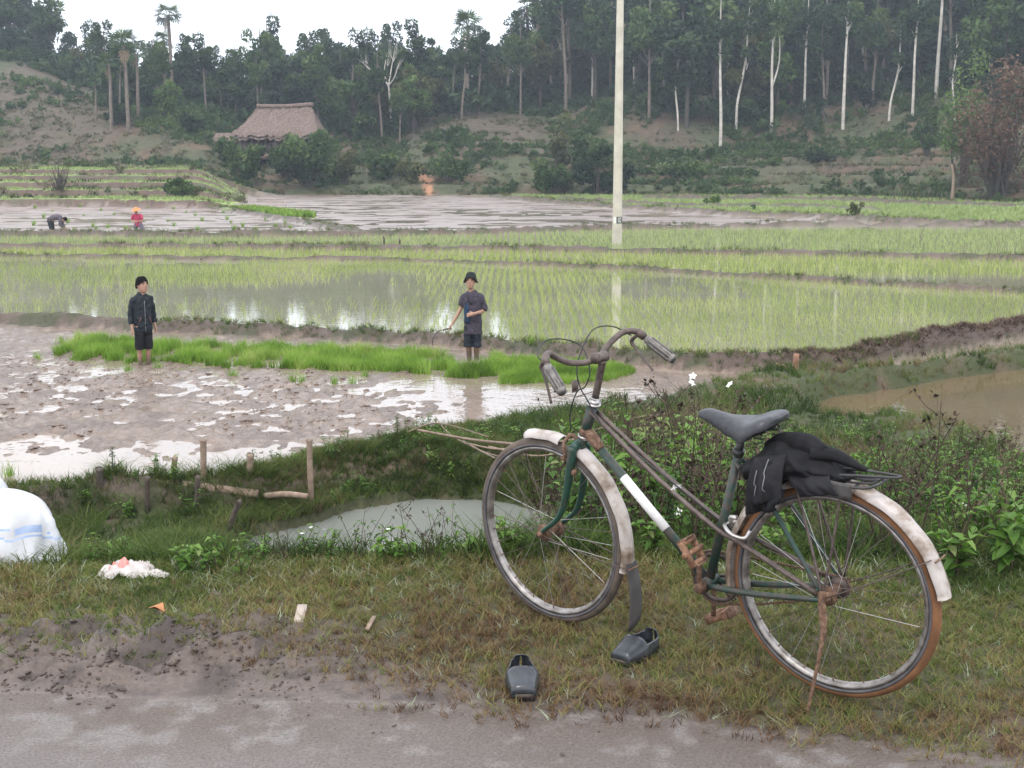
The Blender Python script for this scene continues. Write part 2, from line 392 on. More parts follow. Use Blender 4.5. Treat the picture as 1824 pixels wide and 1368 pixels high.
# ================================================================== THE GROUND
def road_edge(x): return np.interp(x, [-6, -.6, .0, .8, 1.6, 6], [3.98, 3.94, 3.80, 3.62, 3.42, 3.1]) + .05 * np.sin(x * 2.3) + .05 * fbm(x, x * 0, 4, 3, 61)
def build_ground():
    ys = [-60, -25, -10, -3, 0, 1.5, 2.4]
    y = 2.9
    while y < 60: ys.append(y); y += max(.024, y * .0062)
    while y < 83: ys.append(y); y += .9
    while y < 122: ys.append(y); y += .4
    while y < 340: ys.append(y); y += y * .016
    ys = np.array(ys); NC = 470; s = np.linspace(-1, 1, NC); g = .72 * s + .28 * s ** 7
    W = .78 * np.maximum(ys, 0) + 3.2 + np.maximum(-ys, 0)
    X = W[:, None] * g[None]; Y = np.repeat(ys[:, None], NC, 1)
    Z = height(X.ravel(), Y.ravel()).reshape(X.shape)
    x, y, z = X.ravel(), Y.ravel(), Z.ravel(); u = x / np.maximum(y, 3)
    n1 = fbm(x, y, .5, 4, 71); n2 = fbm(x, y, 2.7, 4, 73); n3 = fbm(x, y, 14, 3, 75)
    gz = np.gradient(Z, axis=0) / np.gradient(Y, axis=0); steep = np.clip(np.abs(gz).ravel(), 0, 1)
    c = np.empty((len(x), 3)); wet = np.zeros(len(x))
    def put(mask, col, w=0., a=1.):
        k = mask if mask.dtype != bool else mask.astype(float); k = (k * a)[:, None]
        c[:] = c * (1 - k) + np.array(col)[None] * k; wet[:] = wet * (1 - k[:, 0]) + w * k[:, 0]
    c[:] = (.15, .115, .08)
    fld = y > 12
    put(fld, (.17, .13, .085), .8)
    mf = sdf(x, y, mud_front) < .05
    put(mf, (.225, .163, .122), .93); put(smooth(-.05, .3, n2 + .6 * n3) * mf, (.145, .10, .074), .8)
    fm = sdf(x, y, FAR_MUD) < 0
    put(fm, (.25, .20, .175), .8); put(smooth(-.05, .3, fbm(x * .4, y, 1.4, 3, 24)) * fm, (.15, .11, .09), .55)
    rg = (sdf(x, y, RIGHT_GREEN) < 0) & (y < np.interp(u, far_u, far_y) + 2)
    put(rg, (.15, .21, .065), .2); put(rg * smooth(-.1, .4, n1 + .4 * n2), (.11, .13, .05), .2)
    b = (sdf(x, y, bank) < .15) & (z > -1.9) & (sdf(x, y, mud_front) > -.1)
    put(b, (.055, .065, .024), .05); put(b * smooth(.1, .5, n2), (.10, .075, .048), .1)
    for P, w in ((bund_n[:6], .35), (bund_a, .5), (bund_2, .4), (bund_1, .5), (bund_3, .7), (bund_d, .7), (bund_r, .9), (bund_r2, .6), (bund_r3, .7)):
        d = line_d(x, y, P); k = smooth(w * 1.1, w * .6, d) * (z > ZW + .01)
        put(k, (.10, .072, .054), .35); put(k * smooth(-.1, .25, n2), (.06, .062, .03), .1)
    bl = (sdf(x, y, bank) < .1) & (x < -1.2) & (y > 12.3) & (z > ZW)
    put(bl, (.17, .12, .085), .4)
    k = (line_d(x, y, bund_a) < .8) & (x > 3) & (z > ZW + .06)
    put(k, (.085, .058, .045), .3)
    # verge: earth under the grass, bare churned mud to the left, the wheel-worn edge
    v = (y < BR(x) + brink_len(x)); put(v, (.055, .05, .022), .05); put(v * smooth(0, .4, n2), (.09, .062, .042), .1)
    e = road_edge(x)
    bare = smooth(.5 - .34 * smooth(-.6, .3, x), .0, (y - e)) * smooth(-.35, .15, n2 + .25) + smooth(-.2, -1.1, x) * smooth(4.8, 4.35, y) * smooth(-.45, .1, n2 + .2)
    bare = np.clip(bare, 0, 1) * (y < 5)
    put(bare, (.115, .086, .07), .7); put(bare * smooth(-.1, .3, n3 + .3 * n2), (.055, .04, .033), .75)
    rd = smooth(.05, -.05, y - e)
    put(rd, (.178, .152, .140), .6); put(rd * smooth(-.5, .6, fbm(x * .5, y * 1.6, 2.4, 5, 77)), (.145, .124, .112), .75); put(rd * smooth(-.5, 0, y - e + .25 * n2), (.13, .098, .078), .9); put(rd * smooth(.1, .5, n3 + .3 * n2), (.21, .187, .173), .5)
    # terraces and hillside
    tl = (y > 80) & (u < -.19) & (z > ZW + .15)
    put(tl, (.25, .36, .09), .1); put(tl * smooth(.08, .2, steep + .12 * n2), (.10, .065, .05), .1); put(tl * smooth(.05, .35, n1 + .3 * n2), (.085, .095, .045), .1); put(tl * smooth(.0, .3, fbm(x * .3, y, .8, 3, 78)), (.12, .085, .06), .1, .8)
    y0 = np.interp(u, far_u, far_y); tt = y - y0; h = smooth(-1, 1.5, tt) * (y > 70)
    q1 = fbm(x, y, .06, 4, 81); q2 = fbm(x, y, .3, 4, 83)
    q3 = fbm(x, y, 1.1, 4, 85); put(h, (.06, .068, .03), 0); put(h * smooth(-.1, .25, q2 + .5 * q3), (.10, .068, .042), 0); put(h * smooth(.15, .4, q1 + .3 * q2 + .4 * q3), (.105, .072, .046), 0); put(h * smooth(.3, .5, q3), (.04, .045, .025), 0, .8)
    for cu, cd, ru, rd_, a in ((-.345, 26, .045, 22, .9), (-.02, 30, .055, 13, .85), (-.15, 22, .05, 9, .5), (.12, 22, .03, 12, .5), (.2, 17, .06, 9, .35)):
        k = np.exp(-((u - cu) / ru) ** 2 - ((tt - cd) / rd_) ** 2) * h
        put(smooth(.25, .6, k + .25 * q2 + .3 * q3), (.085, .066, .045), 0, a)
    k = smooth(.55, .2, np.abs(x - (-7.4 - .12 * (y - 116) + .5 * q2)) - .2 * smooth(116, 124, y)) * ((y > 113) & (y < 124))
    put(k, (.30, .155, .085), 0)
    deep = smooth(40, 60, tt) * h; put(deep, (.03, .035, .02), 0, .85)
    NR = len(ys); i = (np.arange(NR - 1)[:, None] * NC + np.arange(NC - 1)[None]); Fq = np.stack([i, i + 1, i + NC + 1, i + NC], -1).reshape(-1, 4)
    fx = x[Fq].mean(1); fy = y[Fq].mean(1); fz = z[Fq].mean(1); fu = fx / np.maximum(fy, 3)
    zone = np.full(len(Fq), 2)
    zone[fy > BR(fx) + brink_len(fx)] = 3                       # banks and field floors
    zone[fy < 40] = np.where(zone[fy < 40] == 2, 2, 3)
    zone[(sdf(fx, fy, mud_front) < 0)] = 4
    zone[(sdf(fx, fy, FAR_MUD) < 0)] = 5
    zone[(fy > 60) & (sdf(fx, fy, RIGHT_GREEN) < 0)] = 6
    zone[(fy > 82) & (fu < -.17)] = 7
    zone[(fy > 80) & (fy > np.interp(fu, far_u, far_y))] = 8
    zone[fy < road_edge(fx)] = 1
    mats = {1: colmat('road_surface', 110, .012, .3, .9, .55, 1.6), 2: colmat('verge_soil', 60, .006), 3: colmat('bank_soil', 25, .012),
            4: colmat('wet_mud', 11, .045, .12, .75, .65, 1.3), 5: colmat('field_mud', 7, .03, .2, .8, .75, 1.25), 6: colmat('field_green', 3, .03, .6, .9, .8, 1.2),
            7: colmat('terrace_soil', 2, .05, .6, .95, .75, 1.3), 8: colmat('hill_soil', 1.3, .12, .6, .95, .6, 1.5)}
    names = {1: 'road', 2: 'grass_verge', 3: 'ground', 4: 'mud_field', 5: 'mud_field', 6: 'green_field', 7: 'terrace_land', 8: 'hillside'}
    P = np.stack([x, y, z], 1)
    for k, nm in names.items():
        f = Fq[zone == k]
        if not len(f): continue
        u_, inv = np.unique(f, return_inverse=True)
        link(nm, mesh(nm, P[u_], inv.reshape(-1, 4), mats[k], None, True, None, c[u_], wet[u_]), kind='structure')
build_ground()

def sheet(name, P, z, mat):
    P = np.asarray(P); V = np.column_stack([P, np.full(len(P), z)])
    from mathutils.geometry import tessellate_polygon
    T = [[int(i) for i in t] for t in tessellate_polygon([[Vector(v) for v in V]])]
    T = [t if np.cross(P[t[1]] - P[t[0]], P[t[2]] - P[t[0]]) > 0 else t[::-1] for t in T]
    me = D.meshes.new(name); me.from_pydata(V.tolist(), [], T); me.materials.append(mat)
    return link(name, me, kind='structure')
def strip(name, A, B, z, mat):
    A, B = A[np.argsort(A[:, 0])], B[np.argsort(B[:, 0])]
    t = np.linspace(0, 1, 60); xa_ = A[0, 0] + (A[-1, 0] - A[0, 0]) * t; xb_ = B[0, 0] + (B[-1, 0] - B[0, 0]) * t
    V = np.vstack([np.column_stack([xa_, np.interp(xa_, A[:, 0], A[:, 1]), t * 0 + z]), np.column_stack([xb_, np.interp(xb_, B[:, 0], B[:, 1]), t * 0 + z])])
    i = np.arange(59); return link(name, mesh(name, V, np.stack([i, i + 1, i + 61, i + 60], 1), mat), kind='structure')
m_wmud = watermat('muddy_water', (.29, .235, .19), .04, .012, 3, (.25, .195, .15))
m_wrice = watermat('paddy_water', (.25, .25, .16), .02, .0012, 5, (.31, .30, .21))
m_wfar = watermat('far_water', (.21, .18, .14), .10, .05, 1.2, (.2, .17, .12))
m_wpond = watermat('pond_water', (.25, .26, .235), .015, .0012, 6, (.20, .21, .185))
m_wbrown = watermat('brown_water', (.17, .125, .07), .03, .0022, 4, (.14, .10, .06))
sheet('mud_field_water', np.vstack([mud_front[:8], atp([(1400, 672), (1262, 716), (1104, 740), (952, 762), (905, 775), (740, 812), (640, 832), (540, 846), (500, 860), (440, 874), (300, 880), (180, 886), (100, 905), (-500, 985)], ZW)]), ZW, m_wmud)
strip('paddy_water', bund_a, bund_2, ZW + .004, m_wrice)
strip('paddy_water', bund_2, bund_1, ZW + .008, m_wrice)
strip('paddy_water', bund_1, bund_3, ZW + .012, m_wrice)
sheet('mud_field_water', FAR_MUD, ZW + .006, m_wfar)
pr_ = pond_r.copy(); pr_[:6] += (0, .45); pr_[[0, 1]] += (-.5, 0); pr_[9:] += (-.25, -.4)
sheet('pond_water', pr_, ZW - .006, m_wbrown)
pl_c = pond_l.mean(0); sheet('pond_water', pl_c + (pond_l - pl_c) * 1.12, -1.75, m_wpond)

# ================================================================== PLANT MATERIALS AND SHAPES
m_grass = leafmat('verge_grass', [(0, (.055, .095, .02)), (.28, (.12, .16, .035)), (.46, (.22, .22, .075)), (.64, (.24, .165, .08)), (.82, (.14, .08, .042)), (.93, (.09, .05, .03)), (1, (.36, .40, .28))], .6, .3, .18)
m_green = leafmat('bank_grass', [(0, (.035, .06, .016)), (.35, (.075, .125, .026)), (.62, (.13, .175, .045)), (.82, (.18, .165, .07)), (1, (.17, .12, .075))], .6, .35, .15)
m_rice = leafmat('rice_leaf', [(0, (.22, .29, .07)), (.6, (.33, .40, .11)), (1, (.45, .48, .19))], .5, .4, .3)
m_ricef = leafmat('rice_leaf_far', [(0, (.22, .29, .10)), (1, (.38, .45, .19))], .6, .3, .2)
m_seed = leafmat('seedling_leaf', [(0, (.085, .15, .02)), (.45, (.17, .31, .035)), (.8, (.27, .42, .07)), (1, (.38, .46, .13))], .5, .4, .25)
m_weed = leafmat('weed_leaf', [(0, (.018, .045, .01)), (.3, (.045, .105, .016)), (.6, (.09, .19, .028)), (.9, (.17, .29, .055)), (1, (.24, .29, .10))], .5, .35, .3)
m_dry = leafmat('dry_plant', [(0, (.035, .025, .02)), (.5, (.085, .06, .045)), (.85, (.16, .12, .085)), (1, (.30, .25, .17))], .8, .1, .2)
m_dirt = simple('clod_earth', [(.3, (.035, .024, .02)), (.7, (.11, .078, .06))], 40, .35, .008, rough2=.8)
m_white = simple('white_petal', [(.3, (.7, .7, .62)), (.7, (.85, .85, .8))], 8, .5, 0)
m_fol = {}
for nm_, st_ in (('dark', [(0, (.010, .024, .010)), (.5, (.026, .055, .020)), (1, (.062, .10, .034))]),
                 ('mid', [(0, (.018, .042, .012)), (.5, (.048, .092, .026)), (1, (.10, .15, .042))]),
                 ('light', [(0, (.05, .09, .025)), (.5, (.095, .16, .04)), (1, (.15, .22, .06))]),
                 ('olive', [(0, (.04, .05, .02)), (.5, (.08, .09, .03)), (1, (.13, .13, .05))]),
                 ('rust', [(0, (.07, .04, .028)), (.5, (.13, .075, .05)), (1, (.19, .12, .075))])):
    m_fol[nm_] = leafmat('foliage_' + nm_, st_, .55, .25, .25)
m_bark = simple('pale_bark', [(.3, (.36, .32, .27)), (.7, (.66, .62, .55))], 1.5, .8, .01)
m_bark2 = simple('brown_bark', [(.3, (.11, .09, .07)), (.7, (.22, .18, .15))], 2, .9, .02)
m_barkd = simple('dark_bark', [(.3, (.045, .038, .03)), (.7, (.10, .085, .07))], 2, .9, .02)
m_palm = leafmat('palm_leaf', [(0, (.03, .06, .025)), (.6, (.07, .12, .045)), (1, (.16, .21, .08))], .5, .25, .4)
m_palmd = leafmat('dead_palm_leaf', [(0, (.2, .14, .09)), (1, (.44, .34, .23))], .8, .2, .2)

def leaf(L, w, fold=.25, droop=.3):
    V = np.array([(0, 0, 0), (-w / 2, L * .4, fold * w), (0, L * .45, 0), (w / 2, L * .4, fold * w), (0, L, -droop * L), (-w * .36, L * .72, fold * w * .4 - droop * L * .4), (w * .36, L * .72, fold * w * .4 - droop * L * .4)], float)
    V[2, 2] = -droop * L * .08
    return V, np.array([(0, 2, 1), (0, 3, 2), (1, 2, 5), (2, 3, 6), (2, 4, 5), (2, 6, 4)])
def rotm(yaw, pitch, roll=0):
    cy, sy, cp, sp, cr, sr = cos(yaw), sin(yaw), cos(pitch), sin(pitch), cos(roll), sin(roll)
    return np.array([[cy, -sy, 0], [sy, cy, 0], [0, 0, 1]]) @ np.array([[1, 0, 0], [0, cp, -sp], [0, sp, cp]]) @ np.array([[cr, 0, sr], [0, 1, 0], [-sr, 0, cr]])
def weed_parts(seed, h=.55, nst=5, lf=.07, pairs=5, lean=.35, wid=.5):
    "leafy plant: stems with leaf pairs; returns stem builder and leaf builder"
    r = np.random.default_rng(seed); st = MB(); lv = MB()
    for i in range(nst):
        a = r.uniform(0, 2 * pi); ln = r.uniform(.1, lean); hh = h * r.uniform(.6, 1.05)
        P = np.array([(0, 0, 0), (cos(a) * ln * hh * .3, sin(a) * ln * hh * .3, hh * .4), (cos(a) * ln * hh * .7, sin(a) * ln * hh * .7, hh * .75), (cos(a) * ln * hh * 1.1, sin(a) * ln * hh * 1.1, hh)])
        P[:, :2] += r.normal(0, .03, 2); P[1:] += r.normal(0, .012, (3, 3))
        addtube(st, P, [.004, .0035, .0028, .0015], 4, False, rnd=r.uniform(.3, .8))
        for k in range(pairs):
            t = .25 + .75 * (k + r.uniform(0, .5)) / pairs; j = min(int(t * 3), 2); p = P[j] + (P[j + 1] - P[j]) * (t * 3 - j) if t < 1 else P[3]
            yw = r.uniform(0, pi)
            for q in (0, pi):
                V, F = leaf(lf * r.uniform(.6, 1.25), lf * wid * r.uniform(.7, 1.2), .3, r.uniform(.05, .6))
                lv.add(V @ rotm(yw + q + r.normal(0, .3), r.uniform(-.3, .8), r.normal(0, .3)).T + p, F, np.clip(.35 + .5 * t + r.normal(0, .15), 0, 1))
    return st, lv
def twig_parts(seed, h=.6, nst=7, fork=4, heads=False, spread=.5):
    r = np.random.default_rng(seed); st = MB(); lv = MB()
    for i in range(nst):
        a = r.uniform(0, 2 * pi); ln = r.uniform(.05, spread); hh = h * r.uniform(.5, 1.1)
        P = np.array([(0, 0, 0), (cos(a) * ln * hh * .4, sin(a) * ln * hh * .4, hh * .5), (cos(a) * ln * hh, sin(a) * ln * hh, hh)]) + np.vstack([np.zeros(3), r.normal(0, .02, (2, 3))])
        P[:, :2] += r.normal(0, .04, 2)
        addtube(st, P, [.004, .003, .0015], 4, False, sm=2, rnd=r.uniform(.1, .7))
        for k in range(fork):
            t = r.uniform(.35, .95); p = P[0] * (1 - t) + P[2] * t; b = r.uniform(0, 2 * pi); L = hh * r.uniform(.12, .3)
            e = p + np.array([cos(b) * L * .7, sin(b) * L * .7, L * .6]); addtube(st, [p, (p + e) / 2 + (0, 0, -.01), e], [.002, .0015, .001], 3, False, rnd=r.uniform(.1, .8))
            if heads:
                for _ in range(5):
                    V, F = leaf(.02, .012, .3, 0); lv.add(V @ rotm(r.uniform(0, 6.3), r.uniform(-1, 1.4)).T + e + r.normal(0, .006, 3), F, r.uniform(0, .4))
            else:
                for _ in range(2):
                    V, F = leaf(.035 * r.uniform(.6, 1.3), .018, .5, .6); lv.add(V @ rotm(r.uniform(0, 6.3), r.uniform(-1, 1)).T + p * .4 + e * .6, F, r.uniform(0, 1))
    return st, lv
def blob(seed, n, size, ns=8, R=(1, 1, 1), flat=.75, hollow=.35, off=(0, 0, 0)):
    "leaf-sized faces gathered in clumps through the volume of a crown"
    r = np.random.default_rng(seed); mb = MB()
    d = r.normal(size=(ns, 3)); d /= np.linalg.norm(d, axis=1)[:, None]; cc = d * (r.uniform(hollow, .85, (ns, 1))) * np.array(R)
    w = r.uniform(.5, 1.2, ns); k = r.choice(ns, n, p=w / w.sum())
    rad = (np.mean(R) * r.uniform(.22, .42, ns))[k]
    o = r.normal(size=(n, 3)); o /= np.linalg.norm(o, axis=1)[:, None]; P = cc[k] + o * (rad * r.uniform(.35, 1.1, n) ** .6)[:, None] * np.array([1, 1, flat])
    A = r.normal(size=(n, 3)); A /= np.linalg.norm(A, axis=1)[:, None]; Bv = np.cross(A, r.normal(size=(n, 3))); Bv /= np.linalg.norm(Bv, axis=1)[:, None]
    s = size * r.uniform(.5, 1.2, n)[:, None]
    V = np.stack([P - A * s, P - Bv * s * .45, P + A * s, P + Bv * s * .45], 1).reshape(-1, 3)
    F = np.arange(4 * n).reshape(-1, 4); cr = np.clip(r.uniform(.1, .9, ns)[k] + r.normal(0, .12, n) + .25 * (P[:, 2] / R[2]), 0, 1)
    return V + np.array(off), F, np.repeat(cr, 4), cc + np.array(off)

# ================================================================== TREES: prototypes
def limb(mb, p, e, r0, r1, seed=0, n=5):
    r = np.random.default_rng(seed); m = (np.array(p) + np.array(e)) / 2 + r.normal(0, .06, 3) * np.linalg.norm(np.array(e) - p)
    addtube(mb, [p, m, e], [r0, (r0 + r1) / 2, r1], n, False, sm=3)
def proto_pale(seed, H=13, crown=.42, R=2.0, n=900, thin=.13, fork=False):
    thin = thin * 1.3; r = np.random.default_rng(seed); tr = MB(); bend = r.normal(0, .35, 2)
    P = np.array([(0, 0, -.4), (bend[0] * .2, 0, H * .2), (bend[0], bend[1] * .5, H * .5), (bend[0] * .6, bend[1], H * .8), (bend[0] * .8, bend[1], H)])
    addtube(tr, P, [thin, thin * .9, thin * .7, thin * .45, thin * .15], 7, False, sm=4)
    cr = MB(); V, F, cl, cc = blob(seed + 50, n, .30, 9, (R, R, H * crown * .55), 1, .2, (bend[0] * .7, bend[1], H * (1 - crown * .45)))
    cr.add(V, F, cl)
    for i, c in enumerate(cc[:7]):
        z0 = max(H * (1 - crown) * .9, c[2] - R * .8); limb(tr, (bend[0] * .75, bend[1] * .8, z0), c, thin * .35, .02, seed + i)
    if fork: limb(tr, (bend[0] * .4, 0, H * .33), (bend[0] + 1.0, .3, H * .8), thin * .6, .04, seed + 33, 6)
    return tr, cr
def proto_round(seed, H=9, R=3.0, n=1500, sz=.36, low=.25, th=.2):
    r = np.random.default_rng(seed); tr = MB(); cr = MB()
    addtube(tr, [(0, 0, -.4), (r.normal(0, .1), 0, H * .3), (r.normal(0, .3), r.normal(0, .3), H * .75)], [th, th * .8, th * .3], 7, False, sm=4)
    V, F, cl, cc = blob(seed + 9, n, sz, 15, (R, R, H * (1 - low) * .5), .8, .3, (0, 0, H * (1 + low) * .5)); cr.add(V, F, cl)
    for i, c in enumerate(cc): limb(tr, (0, 0, H * r.uniform(.25, .5)), c, th * .35, .02, seed + i)
    return tr, cr
def fan_leaf(L, seed, m=11, droop=.5):
    r = np.random.default_rng(seed); V = []; F = []
    for i in range(m):
        a = (i / (m - 1) - .5) * radians(200); w = L * .07; d = np.array([sin(a), cos(a)]); n_ = np.array([d[1], -d[0]]); l = L * (1 - .22 * abs(a) / 1.7) * r.uniform(.85, 1.05); b = len(V)
        V += [(0, 0, 0), (*(d * l * .6 - n_ * w), -.05 * l), (*(d * l * .6 + n_ * w), -.05 * l), (*(d * l), -droop * l * r.uniform(.3, .7))]
        F += [(b, b + 2, b + 1), (b + 1, b + 2, b + 3)]
    return np.array(V), np.array(F)
def proto_palm(seed, H=9, nl=22, L=1.5, dead=6, th=.19):
    r = np.random.default_rng(seed); tr = MB(); cr = MB(); dd = MB()
    b = r.normal(0, .3); P = np.array([(0, 0, -.4), (b * .3, 0, H * .35), (b, 0, H * .75), (b, .1, H)])
    addtube(tr, P, [th * 1.15, th, th * .9, th], 8, False, sm=5)
    top = P[-1]
    for i in range(nl):
        a = r.uniform(0, 2 * pi); el = r.uniform(-.35, 1.35); pl = L * r.uniform(.6, .9); dv = np.array([cos(a) * cos(el), sin(a) * cos(el), sin(el)])
        e = top + dv * pl; addtube(cr, [top, (top + e) / 2 + (0, 0, .06), e], [.03, .025, .02], 3, False, rnd=.5)
        V, F = fan_leaf(L * r.uniform(.75, 1), seed + i); cr.add(V @ rotm(a - pi / 2, el - .25, r.normal(0, .3)).T + e, F, np.clip(.3 + el * .35 + r.normal(0, .1), 0, 1))
    for i in range(dead):
        a = r.uniform(0, 2 * pi); e = top + np.array([cos(a) * .35, sin(a) * .35, -.5 - r.uniform(0, .6)])
        V, F = fan_leaf(L * .8, seed + 90 + i, 7, .2); dd.add(V @ rotm(a - pi / 2, -1.35, r.normal(0, .2)).T * [.6, .6, 1] + e, F, r.random())
    return tr, cr, dd
def make_tree(name, parts, mats, loc, label, cat, group, s=1., rz=0, names=('trunk', 'crown', 'dead_fronds')):
    t = empty(name, loc, label, cat, group, rz); t.scale = (s, s, s)
    for nm_, p, m in zip(names, parts, mats):
        if p is None or (isinstance(p, MB) and p.n == 0): continue
        link(nm_, p.data(nm_, m) if isinstance(p, MB) else p, t)
    return t
def to_mesh(parts, mats, names=('trunk', 'crown', 'dead_fronds')): return [p.data(n, m) if p.n else None for p, m, n in zip(parts, mats, names)]
PALE = [to_mesh(proto_pale(s, *a), (m_bark, m_fol['dark' if s % 2 else 'mid'])) for s, a in ((1, (14, .5, 1.8, 800, .13)), (2, (15, .45, 2.2, 900, .15)), (3, (13, .55, 1.7, 750, .12)), (4, (14, .5, 2.1, 900, .14, True)))]
DARK = [to_mesh(proto_round(s, *a), (m_barkd, m_fol[c])) for s, a, c in ((11, (9, 2.9, 1500), 'dark'), (12, (10, 2.6, 1400), 'dark'), (13, (8, 3.1, 1500), 'mid'), (14, (11, 2.7, 1500), 'mid'), (15, (9.5, 2.6, 1300), 'mid'), (16, (8, 2.6, 1300), 'olive'), (17, (8.5, 2.8, 1300), 'light'), (18, (9.5, 2.6, 1300), 'dark'))]
TALLD = [to_mesh(proto_pale(s, *a), (m_bark2, m_fol[c])) for s, a, c in ((21, (12, .62, 2.3, 1300, .13), 'dark'), (22, (13, .6, 2.1, 1200, .14), 'dark'), (23, (11, .65, 2.4, 1300, .13), 'mid'))]
PALM = [to_mesh(proto_palm(s, *a), (m_bark2, m_palm, m_palmd)) for s, a in ((31, (8.5, 24, 1.35, 7)), (32, (9.5, 20, 1.2, 4)), (33, (7.5, 20, 1.15, 2)))]
LOOSE_PALM = to_mesh(proto_palm(38, 6.5, 7, 1.1, 9, .1), (m_bark, m_palmd, m_palmd))
def place(name, parts, px, py, label, cat, group=None, s=1., rz=None, y0=86, dy=0, sz=None, loc=None, **k):
    if loc is None:
        x, y, z = hit(px, py, y0); y += dy
        if dy: x = xa(px, y) ; z = H1(x, y)
    else: x, y = loc; z = H1(x, y)
    t = empty(name, (x, y, z), label, cat, group, random.uniform(0, 6.28) if rz is None else rz); t.scale = (s, s, s if sz is None else sz)
    for nm_, me in zip(k.get('names', ('trunk', 'crown', 'dead_fronds')), parts):
        if me is not None: link(nm_, me, t)
    return t
G1 = 'pale trunked trees along the foot of the forest'
pale = [(1283, 268, 1.05, 'tall pale trunk with the lowest foot, nearest of the pale trees to the fields', 0), (1311, 234, 1.0, 'slender slightly crooked pale trunk just right of the lowest footed one', 2),
        (1297, 182, 1.15, 'thick grey white trunk standing uphill between two slender pale trunks', 1), (1374, 236, 1.0, 'pale tree with a trunk that forks low into two stems', 3),
        (1432, 210, .95, 'straight pale trunk standing alone between the forked tree and the kinked one', 0), (1501, 234, 1.0, 'pale tree with a kink halfway up its white trunk', 1),
        (1583, 222, .85, 'short leaning white stem left of a straight bright trunk on the slope', 2), (1625, 213, .95, 'straight bright white trunk on the slope right of a short leaning stem', 0),
        (1667, 176, 1.1, 'tall pale trunk rooted high on the slope above the bamboo', 1), (1701, 233, .7, 'short white stump like stem beside the reddish bamboo clump', 2),
        (1232, 122, 1.1, 'bright thin trunk high in the forest right of the concrete pole', 0), (1205, 106, 1.1, 'wavy white trunk high in the forest, nearest the concrete pole on its right', 1),
        (1208, 236, .75, 'thin grey stem with a side shoot on the brown slope right of the pole', 2), (1054, 181, .9, 'thin pale trunk standing on the brown slope left of the concrete pole', 2),
        (1010, 168, .75, 'short pale stem on the brown slope between palms and concrete pole', 0), (760, 116, .9, 'pale trunk in the dark wood left of the big fan palm', 2),
        (622, 128, .8, 'thin pale trunk in the dark wood above the thatched hut', 0), (1537, 110, 1.0, 'grey trunk high in the wood between kinked and bright white trunks', 3)]
for px, py, s, lb, k in pale: place('pale_trunk_tree', PALE[k], px, py, lb, 'tree', G1, s)
G2 = 'fan palms on the hillside'
palms = [(832, 205, 1.12, 'big fan palm with dead fronds on top of the bare brown knoll', 0, None), (943, 160, 1.15, 'fan palm with hanging dead fronds, left one of two standing together above the knoll', 1, None),
         (962, 158, 1.1, 'dense green fan palm, right one of two standing together above the knoll', 0, None), (905, 178, .62, 'small fan palm between the knoll palm and the two tall ones', 2, None),
         (1112, 118, 1.0, 'fan palm partly hidden behind the concrete pole', 1, None), (229, 232, .95, 'fan palm with a thick grey trunk, tallest of the palms left of the hut', 0, None),
         (247, 214, .85, 'fan palm just right of the tallest palm left of the hut', 2, None), (199, 234, .85, 'pale stemmed fan palm leftmost of the row beside the hut', 2, None),
         (308, 190, 1.0, 'fan palm with yellow green top above the light green tree', 1, None), (294, 182, .9, 'fan palm close behind the yellow green topped palm', 2, None),
         (172, 216, .5, 'short dark fan palm at the foot of the brown slope', 2, None)]
for px, py, s, lb, k, _ in palms: place('fan_palm', PALM[k], px, py, lb, 'palm', G2, s)
G3 = 'palms with withered pinkish tops'
for px, py, s, lb in ((1130, 163, 1.1, 'withered palm with a pinkish drooping head right of the concrete pole'), (146, 112, .8, 'withered palm head on the far left ridge'),
                      (240, 92, .75, 'withered palm on the ridge under the gap of sky'), (1062, 60, .9, 'withered palm head in the forest just left of the concrete pole')):
    place('withered_palm', LOOSE_PALM, px, py, lb, 'palm', G3, s)
# a bare forked tree and a leafless pale one
def bare_tree(seed, H, pts, th):
    tr = MB(); addtube(tr, [(0, 0, -.3), (-.1, 0, H * .35), (-.25, 0, H * .52)], [th, th * .8, th * .65], 7, False, sm=4)
    for e in pts: limb(tr, (-.25, 0, H * .5), (e[0], .1, e[1]), th * .5, .02, seed + int(abs(e[0]) * 10), 6)
    for i, e in enumerate(pts):
        for k in range(4): limb(tr, (e[0] * .7 - .07, .05, H * .5 + (e[1] - H * .5) * .6), (e[0] + random.uniform(-.8, .8), random.uniform(-.4, .4), e[1] + random.uniform(.1, .9)), .03, .01, seed + i + k, 4)
    return tr
x, y, z = hit(697, 232); t = empty('bare_tree', (x, y, z), 'bare pale tree with forked crooked limbs standing right of the thatched hut', 'tree')
link('trunk', bare_tree(5, 9.3, [(-.3, 8.2), (.6, 9.0), (.9, 7.0), (-2.9, 7.3)], .16).data('trunk', m_bark), t)
# red headed tree
x, y, z = hit(780, 140); t = empty('red_flowered_tree', (x, y, z), 'thin pale tree topped by a bright red patch left of the big palm', 'tree')
tp = MB(); addtube(tp, [(0, 0, -.4), (.2, 0, 4), (.5, 0, 8.4)], [.14, .12, .07], 6, False, sm=4); link('trunk', tp.data('trunk', m_bark), t)
V, F, cl, _c = blob(77, 260, .16, 6, (.85, .6, .32), .7, .1, (.5, 0, 8.5)); link('red_head', MB().add(V, F, cl).data('red_head', simple('red_bloom', [(.3, (.55, .05, .03)), (.7, (.8, .12, .06))], 4, .6, 0)), t)
